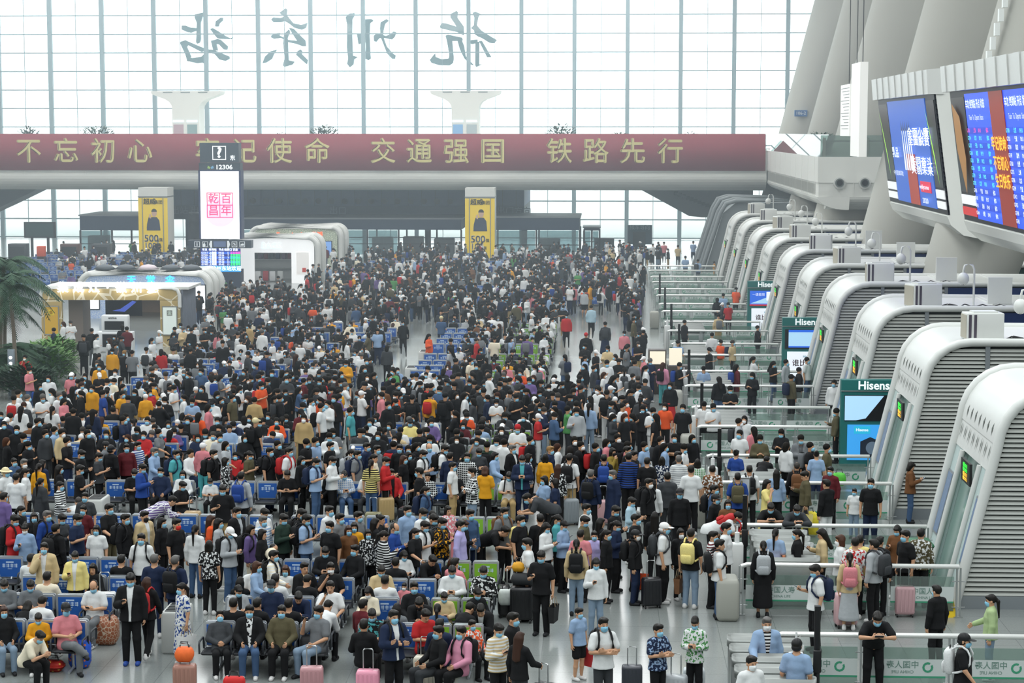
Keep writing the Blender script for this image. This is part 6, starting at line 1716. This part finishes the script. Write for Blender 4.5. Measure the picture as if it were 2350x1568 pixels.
for r_ in ind:
    if r_['ex']:
        t = r_['at'][0] + ' ' + r_['ex']
        if t not in done: r_['label'] = t; done[t] = 1; continue
    lab = None
    import itertools
    for n in (1, 2, 3):
        for cmb in itertools.combinations(range(1, 7), n):
            if any(not r_['at'][c] for c in cmb): continue
            key = [r_['at'][0]] + [r_['at'][c] for c in cmb]
            if sum(1 for q in ind if q['at'][0] == r_['at'][0] and all(q['at'][c] == r_['at'][c] for c in cmb)) == 1: lab = ', '.join(key); break
        if lab: break
    if not lab:
        def rel(a, b):
            pa, pb = project((a['x'], a['y'], 1)), project((b['x'], b['y'], 1))
            if abs(pa[0] - pb[0]) > abs(pa[1] - pb[1]): return 'right of' if pa[0] > pb[0] else 'left of'
            return 'in front of' if a['y'] < b['y'] else 'behind'
        def rels(a): return sorted((q for q in ind if q is not a), key=lambda q: (q['x'] - a['x']) ** 2 + (q['y'] - a['y']) ** 2)[:5]
        r_['rels'] = [(rel(r_, q), q['short']) for q in rels(r_)]
        for f in range(5):
            t = r_['at'][0] + ', ' + r_['at'][1] + ', ' + r_['rels'][f][0] + ' person in ' + r_['rels'][f][1]
            if t not in done and nwords(t) <= 16: lab = t; break
    if not lab or lab in done: lab = r_['at'][0] + ', ' + r_['at'][4] + ', ' + r_['at'][3] + ', ' + r_['rels'][1][0] + ' ' + r_['rels'][1][1] if not lab else lab + ' '
    done[lab] = 1; r_['label'] = lab
# ---- build the individuals
rnd = random.Random(11)
def phone_at(p, k, two):
    l, r = np.array(p['lwr']), np.array(p['rwr']); d_ = np.array(p['rhd'], float); d_ /= np.linalg.norm(d_)
    if two: return (l + r) / 2 + np.array([0, -.085, .045])
    return r + d_ * .10
phm = M('phone_body', '17191d', .25); phs = M('phone_screen', '9fb4c8', .3, emit=.25)
PH = MB(); PH.rbox(-.038, .038, -.078, .078, -.005, .005, .008, 0); PH.box(-.034, .034, -.07, .07, .005, .0065, 1); ph_me = PH.mesh('phone', [phm, phs])
def bag_mesh():
    o = empty('backpack', (0, 0, 0))
    m = MB(); m.rbox(-.155, .155, .0, .17, .0, .44, .075, 0, 4); m.build('pack', pack_mat('K')[0], o)
    m = MB(); m.rbox(-.12, .12, .14, .215, .03, .22, .04, 0, 4); m.build('pocket', pack_mat('K')[0], o)
    for sx in (-1, 1):
        m = MB(); m.tube([(sx * .09, .01, .44), (sx * .10, -.07, .492), (sx * .105, -.16, .495), (sx * .11, -.25, .43), (sx * .12, -.292, .33), (sx * .135, -.285, .20), (sx * .17, -.20, .10), (sx * .18, -.08, .06), (sx * .14, .02, .04)], .02, 6); m.build('strap', pack_mat('K')[0], o)
    m = MB(); m.tube([(-.04, .06, .44), (-.03, .06, .49), (.03, .06, .49), (.04, .06, .44)], .01, 6); m.build('handle', black, o)
    return o
bag0 = None
def put_backpack(loc, rz, pitch, c, s_, lab):
    global bag0
    o = bag_mesh() if bag0 is None else copy_tree(bag0)
    if bag0 is None: bag0 = o
    o.location = loc; o.rotation_euler = Euler((pitch, 0, rz), 'XYZ'); o.scale = (s_, s_, s_)
    for ch in o.children:
        if not ch.name.startswith('handle'): setmat(ch, pack_mat(c))
    tag(o, lab, 'backpack', 'backpacks on shoulders')
case0 = None
def make_case():
    o = empty('suitcase', (0, 0, 0)); m = MB(); m.rbox(-.21, .21, -.13, .13, .06, .66, .05, 0, 4)
    for i in range(5): m.box(-.16 + .08 * i - .012, -.16 + .08 * i + .012, -.137, .137, .12, .6)
    m.build('shell', shell_mat('g')[0], o)
    m = MB(); m.tube([(-.09, .06, .64), (-.09, .06, 1.0), (-.07, .06, 1.03), (.07, .06, 1.03), (.09, .06, 1.0), (.09, .06, .64)], .013, 6); m.build('pull_handle', steel, o)
    for sx in (-1, 1):
        for sy in (-1, 1): m = MB(); m.tube([(sx * .16 - .015, sy * .09, .035), (sx * .16 + .015, sy * .09, .035)], .035, 10); m.build('wheel', black, o)
    return o
def put_case(x, y, rz, c, lab, s_=1.0, z=0):
    global case0
    o = make_case() if case0 is None else copy_tree(case0)
    if case0 is None: case0 = o
    o.location = (x, y, z); o.rotation_euler = (0, 0, rz); o.scale = (s_, s_, s_)
    for ch in o.children:
        if ch.name.startswith('shell'): setmat(ch, shell_mat(c))
    tag(o, lab, 'suitcase', 'suitcases on the floor')
def put_tote(x, y, rz, c, lab, z=.28):
    o = empty('shopping_bag', (x, y, z)); o.rotation_euler = (0, 0, rz); m = MB(); m.add([(-.16, -.05, 0), (.16, -.05, 0), (.16, .05, 0), (-.16, .05, 0), (-.19, -.07, .34), (.19, -.07, .34), (.19, .07, .34), (-.19, .07, .34)], [(3, 2, 1, 0), (0, 1, 5, 4), (1, 2, 6, 5), (2, 3, 7, 6), (3, 0, 4, 7)]); m.build('bag', M('tote_' + c, PAL[c], .7, noise=.15, scale=12), o)
    m = MB()
    for yy in (-.06, .06): m.tube([(-.08, yy, .33), (-.05, yy * .5, .52), (.05, yy * .5, .52), (.08, yy, .33)], .007, 5)
    m.build('bag_handle', M('tote_handle', '8a7a60', .7), o); tag(o, lab, 'bag', 'bags carried in hand')
def short_lab(r_, n=11):
    ws = r_['label'].split(); return ' '.join(ws[:n]).rstrip(',')
for r_ in ind:
    k = r_['k']; me, p, top = body_geo(k); s_ = r_['s']; o = link('person', me, None, (r_['x'], r_['y'], 0), R(r_['dir']))
    wd = s_ * (.90 if r_['fem'] else .97) * rnd.uniform(.97, 1.03); o.scale = (wd, s_ * (.95 if r_['fem'] else 1), s_)
    tag(o, r_['label'], 'person', 'people waiting in the hall')
    ts = r_['ts']; c2 = r_['tc2'] or 'W'
    tm = cloth_mat(r_['tc'], r_['pat'] if ts != 'j' else '', c2 if r_['pat'] else 'W')
    nm = {'t': 'tee', 'l': 'jumper', 'j': 'jacket', 'c': 'coat', 'd': 'dress_top'}[ts]
    setmat(link(nm, cloth_geo(k, ts), o), tm)
    if ts == 'j': setmat(link('inner_shirt', cloth_geo(k, 'i'), o), cloth_mat(c2, r_['pat'], 'K' if r_['pat'] else 'W'))
    bc = r_['bc'] if r_['bc'] in PAL else 'K'
    setmat(link(BN[r_['bs']], cloth_geo(k, r_['bs']), o), cloth_mat(bc, '~' if (r_['bs'] == 'k' and bc in 'W') else '', 'B'))
    setmat(link('shoes', cloth_geo(k, 'o'), o), shoe_mat('2a4a94' if 'blue canvas' in r_['ex'] else 'd8d8d6' if rnd.random() < .5 else '202124'))
    hm = Matrix.Translation(p['hed']) @ head_rot(p).to_4x4()
    h = r_['hair']; ho = setmat(link('hair' if h not in 'cwRe' else 'cap', hair_geo(h), o), hair_mat(h)); ho.matrix_local = hm
    if h in 'cwRe': hu = setmat(link('hair', hair_geo('x' if not r_['fem'] else 'm'), o), hair_mat('s')); hu.matrix_local = hm
    if r_['mask'] != 'n': mk = setmat(link('face_mask', hair_geo('mask'), o), mask_mat(r_['mask'])); mk.matrix_local = hm
    T = Matrix.Translation((r_['x'], r_['y'], 0)) @ Matrix.Rotation(R(r_['dir']), 4, 'Z') @ Matrix.Diagonal((wd, s_, s_, 1))
    if k in 'PpQ' or (k in 'fL'):
        q = phone_at(p, k, k in 'PpL'); po = bpy.data.objects.new('phone', ph_me); COL.objects.link(po); po.matrix_world = T @ Matrix.Translation(q) @ Euler((R(-35), 0, 0)).to_matrix().to_4x4() @ (Matrix.Rotation(R(90), 4, 'Z') if k == 'L' else Matrix.Identity(4)); tag(po, 'phone held by ' + short_lab(r_, 13), 'phone', 'phones in hands')
    for t, c in r_['bags']:
        if t == 'b':
            ch, nc = Vector(p['che']), Vector(p['nec']); ln = math.atan2(-(nc.y - ch.y), nc.z - ch.z)
            loc = T @ (ch + Vector((0, .135, -.25)) if abs(ln) < .4 else ch + Vector((0, .14, -.08)))
            put_backpack(loc, R(r_['dir']), ln, c, s_ * 1.0, CN[c] + ' backpack worn by ' + short_lab(r_, 12))
        elif t == 's':
            q = T @ Vector((-.30, -.48, 0)); put_case(q.x, q.y, R(r_['dir']), c, CN[c] + ' suitcase pulled by ' + short_lab(r_, 11))
        elif t in 'tg':
            w_ = Vector(p['lwr']); q = T @ (w_ + Vector((.02, -.02, -.58))); put_tote(q.x, q.y, R(r_['dir'] + 90), c, CN[c] + ' bag carried by ' + short_lab(r_, 11), z=max(.03, q.z))
    if 'baby' in r_['ex']:
        q = T @ Vector((0, -.22, 1.15)); b = MB(); b.ball((0, 0, 0), .13, 0, 12, (1.5, 1, 1)); b.ball((.2, 0, .08), .085, 1, 12); b.ball((.205, .02, .1), .088, 2, 12, (1, 1, .9)); b.tube([(-.1, -.02, 0), (-.26, -.05, -.1)], [.055, .04], 8, 0)
        tag(b.build('person', [M('baby_cloth', PAL['E'], .8), M('skin', 'c99a78'), M('hair_s', '15130f')], None, q, R(r_['dir'])), 'baby in pale clothes held by ' + short_lab(r_, 9), 'person', 'babies in arms')
# ---- luggage that stands by itself
for px, py, c, rz, lab, s_ in ((845, 1620, 'e79ab0', 0, 'pink shell suitcase with raised handle before the small child in red', 1.0), (716, 1612, 'b98a8e', 5, 'rose ribbed suitcase before the sitter with the black backpack', 1.0), (975, 1582, 'd8d4c2', -8, 'cream printed suitcase in front of the man in the black jacket', .95), (425, 1606, 'a3786a', 5, 'rose gold suitcase at the left end of the front seats', 1.0), (242, 1440, 'e2e4e2', 10, 'large white suitcase by the bald sitter', 1.12), (1197, 1428, '1a1b1e', 0, 'large black suitcase beside the person in all black', 1.15), (1592, 1612, 'd2dadc', 0, 'pale suitcase held by the person in the leaf cardigan', .95), (1450, 1600, '3a3e46', 0, 'dark suitcase of which the raised handle shows at the bottom', .9), (443, 1232, 'b49a72', 0, 'gold ribbed suitcase by the seats at the left middle', 1.0), (857, 1235, '7d7a5a', 0, 'olive suitcase with tan trim before the red cardigan', 1.0), (1308, 1205, '8a9296', 20, 'grey upright suitcase in the queue behind the navy tee', 1.05), (1385, 1205, 'c29a9c', 10, 'pale rose suitcase beside the long navy coat', 1.0), (1495, 1395, '1d1e22', 15, 'black suitcase standing by the brown paper bag', 1.0), (1745, 1075, '1e2023', 0, 'tall black suitcase behind the nearest lane rail', 1.1), (2075, 1415, 'c6a0a4', 0, 'rose suitcase behind the light grey hooded top', 1.0), (1940, 1440, 'c9a3a6', 10, 'pink suitcase beside the pleated skirt', 1.1)):
    g = ground(px, py); put_case(g.x, g.y, R(rz), c, lab, s_)
def soft_bag(name, px, py, sz, c, lab, pat=None, z=0, cat='bag'):
    g = ground(px, py); o = empty(name, (g.x, g.y, z)); tag(o, lab, cat); w_, d_, h_ = sz
    m = MB(); m.rbox(-w_ / 2, w_ / 2, -d_ / 2, d_ / 2, 0, h_, min(w_, d_) * .35, 0, 5); m.build('bag', pat or M('softbag_' + c, c, .7, noise=.25, scale=10), o)
    m = MB(); m.tube([(-w_ * .25, 0, h_ * .97), (-w_ * .18, 0, h_ + .1), (w_ * .18, 0, h_ + .1), (w_ * .25, 0, h_ * .97)], .014, 6); m.build('bag_handle', dark, o)
    return o
def spots(name, base, cols):
    m = M(name, base, .6); nt = m.node_tree; b = nt.nodes['Principled BSDF']; tc = nt.nodes.new('ShaderNodeTexCoord'); v = nt.nodes.new('ShaderNodeTexVoronoi'); v.inputs['Scale'].default_value = 13; cr = nt.nodes.new('ShaderNodeValToRGB'); cr.color_ramp.interpolation = 'CONSTANT'
    cr.color_ramp.elements[0].color = rgb(cols[0]) + (1,); cr.color_ramp.elements[1].position = .28; cr.color_ramp.elements[1].color = rgb(base) + (1,)
    nt.links.new(tc.outputs['Object'], v.inputs['Vector']); nt.links.new(v.outputs['Distance'], cr.inputs[0]); nt.links.new(cr.outputs[0], b.inputs['Base Color']); return m
soft_bag('shopping_bag', 184, 1532, (.42, .34, .56), '2d62c8', 'bright blue flower-printed shopping bag on the floor at the left', spots('blue_flowers', '2457c4', ['e0703a']))
soft_bag('travel_bag', 238, 1478, (.62, .42, .58), 'a0603c', 'large brown and chequered travel bag by the left seats', cell_mat('checker_bag', '9a5a3c', 'cbb9a2', 14, .05))
soft_bag('cloth_bundle', 122, 1540, (.45, .35, .2), 'b02a22', 'red printed cloth bundle on the floor at the bottom left', spots('red_print', 'b4281f', ['e8c25a']))
soft_bag('duffel_bag', 425, 1604, (.34, .28, .26), 'ee6a2a', 'bright orange bag on top of the rose gold suitcase', None, .70)
soft_bag('duffel_bag', 1200, 1426, (.5, .32, .26), '26292c', 'black duffel bag on top of the large black suitcase', None, .78)
soft_bag('cloth_bundle', 1190, 1424, (.28, .26, .2), 'd49a1e', 'yellow checked scarf on top of the black duffel bag', None, 1.05)
soft_bag('paper_bag', 538, 1605, (.4, .2, .42), 'c8201f', 'red paper carrier bag at the feet of the printed-tee sitter')
soft_bag('backpack', 714, 1545, (.4, .26, .62), '1b1c1f', 'large black backpack propped in front of the sitter in light grey', None, .12)
soft_bag('carrier_bag', 1160, 1420, (.3, .22, .34), 'dfe6e2', 'white plastic carrier bag by the large black suitcase', None, .3)
soft_bag('handbag', 1075, 1530, (.36, .2, .28), '17181b', 'black leather bag on the seat beside the rose pink blazer', None, .46)
soft_bag('plastic_sack', 1855, 1230, (.5, .4, .62), 'd9c832', 'yellow plastic sack hanging beside the bamboo carrier')
soft_bag('plastic_bag', 1924, 1186, (.36, .3, .34), '52b53a', 'bright green plastic bag on the shoulder of the burgundy top', None, .85)
soft_bag('gift_bag', 1565, 1360, (.36, .16, .40), '8a5a2c', 'brown patterned carrier bag held before the yellow backpack wearer', None, .35)
def cabinet(x, y, lab, n):
    o = empty('charging_cabinet', (x, y, 0)); tag(o, lab, 'cabinet', 'charging cabinets in the aisle'); MB().rbox(-.24, .24, -.42, .42, 0, .85, .05).build('body', M('cabinet_pale', 'c3c6c2', .45), o)
    m = MB()
    for i in range(6): m.box(-.17, .17, -.36 + .125 * i, -.30 + .125 * i, .85, .862)
    m.build('vent_slot', dark, o)
for n, (px, py, lab) in enumerate(((408, 1490, 'pale cabinet with slotted top in the left front aisle'), (225, 1215, 'pale slotted cabinet by the seats at the left middle'), (945, 890, 'pale cabinet at the end of the middle aisle'), (975, 850, 'second pale cabinet behind the one in the middle aisle'), (1022, 795, 'farthest pale cabinet along the middle aisle'))):
    g = ground(px, py); cabinet(g.x, g.y, lab, n)
# ------------------------------------------------------------------ the rest of the crowd, one object
crowd_rows = list(rest)
pts = [(r_['x'], r_['y']) for r_ in rows_]
EMP = [[(950, 750), (1015, 750), (1005, 820), (945, 935), (850, 935), (880, 830)], [(1300, 735), (1425, 730), (1445, 800), (1425, 885), (1285, 885), (1290, 800)], [(285, 965), (338, 965), (350, 850), (470, 810), (505, 760), (440, 748), (150, 768), (150, 812), (300, 830)], [(-50, 560), (125, 560), (150, 930), (-50, 930)], [(1480, 640), (1620, 600), (1640, 1000), (1480, 900)], [(465, 630), (715, 630), (700, 702), (465, 702)]]
def inpoly(p, x, y):
    c = False; j = len(p) - 1
    for i in range(len(p)):
        if (p[i][1] > y) != (p[j][1] > y) and x < (p[j][0] - p[i][0]) * (y - p[i][1]) / (p[j][1] - p[i][1]) + p[i][0]: c = not c
        j = i
    return c
BOX = [(-27.5, -19.6, 90, 98), (X(160, 108), X(485, 108), 106.5, 114), (X(505, 134), X(735, 134), 132, 141), (X(560, 150), X(785, 150), 149, 158), (-26.5, -22.5, 129, 132), (-25.5, -20.5, 155, 160), (X(1060, 157), X(1140, 157), 156, 161), (X(930, 78), X(1000, 78), 76, 96)]
rnd = random.Random(5); grid = {}
def near(x, y, m):
    gx, gy = int(x // 1), int(y // 1)
    return any((x - a) ** 2 + (y - b) ** 2 < m * m for i in (-1, 0, 1) for j in (-1, 0, 1) for a, b in grid.get((gx + i, gy + j), ()))
def addp(x, y): grid.setdefault((int(x // 1), int(y // 1)), []).append((x, y))
for a in pts: addp(*a)
TOPS = ['lK'] * 26 + ['tK'] * 24 + ['tW'] * 17 + ['lW'] * 9 + ['lC'] * 10 + ['tG'] * 3 + ['tC'] * 3 + ['lN'] * 2 + ['lg', 'lN', 'lN', 'tN', 'jKW', 'jKC', 'le', 'lE', 'tb', 'lb', 'lD', 'tg', 'lo', 'lI', 'tR', 'lU', 'lZ', 'tV', 'tO', 'lM', 'lP']
BOTS = ['pK'] * 7 + ['pN'] * 2 + ['pd', 'pD', 'pC', 'pz', 'sK', 'kK', 'pW']
HAIRS = ['s'] * 9 + ['h'] * 3 + ['p'] * 4 + ['m'] * 2 + ['u', 'r', 'g', 'c', 'w', 'x']
def rand_person(x, y, k, d_):
    t = rnd.choice(TOPS); b = rnd.choice(BOTS); h = rnd.choice(HAIRS)
    return dict(x=x, y=y, k=k, dir=d_, ts=t[0], tc=t[1], tc2=t[2:] or 'W', bs=b[0], bc=b[1], hair=h, mask='b' if rnd.random() < .8 else 'w', s=rnd.uniform(.91, 1.05) if h in ('s', 'g', 'x', 'c') else rnd.uniform(.88, .97), pat='')
def ok(x, y):
    q = project((x, y, 0))
    if q[0] < -25 or any(inpoly(p, *q) for p in EMP): return False
    return not any(a < x < b and c < y < e for a, b, c, e in BOX)
for i, (sx, sy, face) in enumerate(SEATS):
    if i in taken or sy < 57 or rnd.random() > (.8 if sy < 100 else .5): continue
    y = sy - .26 if face else sy + .38
    if not ok(sx, y) or near(sx, y, .42): continue
    addp(sx, y); crowd_rows.append(rand_person(sx, y, rnd.choice('ppkklf'), rnd.uniform(-25, 25) + (0 if face else 180)))
def fill(y0, y1, xl, xr, dens, m, tries=9):
    n = 0; A = (y1 - y0) * (xr - xl)
    for _ in range(int(A * dens * tries)):
        if n >= A * dens: break
        x, y = rnd.uniform(xl, xr), rnd.uniform(y0, y1)
        if not ok(x, y) or near(x, y, m): continue
        addp(x, y); n += 1; crowd_rows.append(rand_person(x, y, rnd.choice('PPPQQQSSSHFX'), rnd.choice((rnd.gauss(75, 35), rnd.gauss(75, 35), rnd.gauss(0, 40), rnd.gauss(180, 30), rnd.gauss(-80, 40)))))
fill(60.5, 71.5, -19.5, 1.6, .95, .48)
fill(71.5, 98, -20, 1.8, .16, .7)
fill(82, 104, -22, -16.5, .3, .6)
fill(98, 112, -22.5, 2.0, .72, .5)
fill(112, 128, -25, 2.2, .48, .55)
fill(128, 142, -19, 2.4, .45, .55)
fill(142, 157, -19, 3.5, .30, .6)
fill(134, 157, -45, -19, .10, .8)
fill(58, 150, 3.6, 6.9, .035, .7)
fill(115, 158, 0, 6, .07, .7)
def lod_geo(k, part, lod, legs=False):
    key = ('L', k, part, lod, legs)
    if key in _G: return _G[key]
    h = (.042, .070)[lod] * ((1.15 if part in list('tljcd') else 1.35 if part in list('psk') else 1.0) if lod else 1.0)
    if part == 'skin':
        p = pose(k); lo, hi = bounds(p); S = SDF(lo, hi, h); rot = head_rot(p)
        S.ell(p['hed'], (.078, .095, .118), .02, rot=rot); S.cone(p['nec'], p['hed'], .06, .055, .02)
        for sd in 'lr':
            el, wr = np.array(p[sd + 'el'], float), np.array(p[sd + 'wr'], float); d_ = np.array(p[sd + 'hd'], float); d_ /= np.linalg.norm(d_); S.cone(el, wr, .044, .034, .02); S.cone(wr, wr + d_ * .13, .036, .03, .02)
            if legs: S.cone(p[sd + 'kn'], p[sd + 'an'], .056, .04, .02)
        r = S.mesh()
    elif part in list('tljcdpsko'): r = make_cloth(k, part, h)
    else:
        hm = Matrix.Translation(pose(k)['hed']) @ head_rot(pose(k)).to_4x4()
        if part == 'mask': S = SDF((-.14, -.2, -.18), (.14, .1, .1), h * .8); S.ell((0, -.045, -.055), (.074, .085, .07), .01); S.halfspace((0, 1, 0), (0, -.03, 0)); V, F = S.mesh()
        elif part[0] == 'H':
            part = part[1:]
            S = SDF((-.2, -.22, -.5), (.2, .3, .26), h * .8); S.ell((0, .028, .050), (.100, .108, .100), .02)
            if part in 'hr': S.cone((0, .07, 0), (0, .11, -.36), .10, .06, .03)
            if part in ('m', 'r2'): S.cone((0, .05, 0), (0, .06, -.10), .10, .085, .03)
            if part == 'p': S.cone((0, .14, .02), (0, .15, -.30), .05, .035, .03)
            if part == 'u': S.ell((0, .12, .10), (.05, .05, .05), .01)
            if part in 'cwe': S.ell((0, -.08, .05), (.09, .10, .035), .01)
            V, F = S.mesh()
        r = (np.array([hm @ Vector(v) for v in V]), F)
    _G[key] = r; return r
VV, FF, CC, nv = [], [], [], 0
skinc = rgb('c99a78')
for r_ in crowd_rows:
    lod = 0 if r_['y'] < 76 else 1; k = r_['k']; s_ = r_['s']; a = R(r_['dir']); ca, sa = math.cos(a), math.sin(a)
    parts = [('skin', skinc), (r_['ts'], rgb(PAL[r_['tc']])), (r_['bs'], rgb(PAL[r_['bc']] if r_['bc'] in PAL else PAL['K'])), ('H' + r_['hair'], rgb(HAIRC[r_['hair']])), ('o', (.6, .6, .6) if (int(r_['x'] * 10) % 2) else (.02, .02, .02))]
    if lod: parts.pop()
    if r_['mask'] != 'n': parts.append(('mask', rgb(MASKC[r_['mask']])))
    for pt, c in parts:
        V, F = lod_geo(k, pt, lod, pt == 'skin' and r_['bs'] != 'p')
        if len(V) == 0: continue
        P_ = np.empty(V.shape, np.float32); P_[:, 0] = (V[:, 0] * ca - V[:, 1] * sa) * s_ + r_['x']; P_[:, 1] = (V[:, 0] * sa + V[:, 1] * ca) * s_ + r_['y']; P_[:, 2] = V[:, 2] * s_
        VV.append(P_); FF.append(F + nv); nv += len(V); CC.append(np.tile(np.array(c + (1,), np.float32), (len(V), 1)))
    bq = rnd.random()
    if r_['k'].isupper() and bq < .3:
        c = rgb(PAL[rnd.choice('KKKNCGBR')]); ba = MB(); ba.rbox(-.15, .15, .14, .33, 1.0, 1.42, .07); V = np.array(ba.v); F = [f for f in ba.f if len(f) == 4]
        P_ = np.empty(V.shape, np.float32); P_[:, 0] = (V[:, 0] * ca - V[:, 1] * sa) * s_ + r_['x']; P_[:, 1] = (V[:, 0] * sa + V[:, 1] * ca) * s_ + r_['y']; P_[:, 2] = V[:, 2] * s_
        VV.append(P_); FF.append(np.array(F) + nv); nv += len(V); CC.append(np.tile(np.array(c + (1,), np.float32), (len(V), 1)))
VV, FF, CC = np.concatenate(VV), np.concatenate(FF), np.concatenate(CC)
cm = bpy.data.materials.new('crowd_clothing'); cm.use_nodes = True; at_ = cm.node_tree.nodes.new('ShaderNodeVertexColor'); at_.layer_name = 'Col'; cb_ = cm.node_tree.nodes['Principled BSDF']; cb_.inputs['Roughness'].default_value = .8; cb_.inputs['Specular IOR Level'].default_value = .25; cm.node_tree.links.new(at_.outputs[0], cb_.inputs['Base Color'])
cme = np_mesh('crowd', VV, FF, [cm])
ca_ = cme.color_attributes.new('Col', 'FLOAT_COLOR', 'POINT'); ca_.data.foreach_set('color', CC.ravel())
crowd = link('crowd', cme); tag(crowd, 'dense crowd of masked travellers filling the middle and far part of the hall', 'crowd', None, 'stuff')
print('CROWD', len(crowd_rows), len(VV), len(FF))

del VV, FF, CC
_G.clear(); _TXT.clear()
# ------------------------------------------------------------------ haze in the hall
def haze():
    m = bpy.data.materials.new('haze'); m.use_nodes = True; nt = m.node_tree; nt.nodes.clear(); o = nt.nodes.new('ShaderNodeOutputMaterial'); v = nt.nodes.new('ShaderNodeVolumeScatter')
    v.inputs['Color'].default_value = (.78, .92, 1, 1); v.inputs['Density'].default_value = .0034; v.inputs['Anisotropy'].default_value = .55
    nt.links.new(v.outputs[0], o.inputs['Volume'])
    h = MB().box(-74, 44, 55, FACY - .5, .02, 29.5).build('haze', m); tag(h, 'thin bright haze filling the far part of the hall', 'haze', None, 'stuff')
haze()
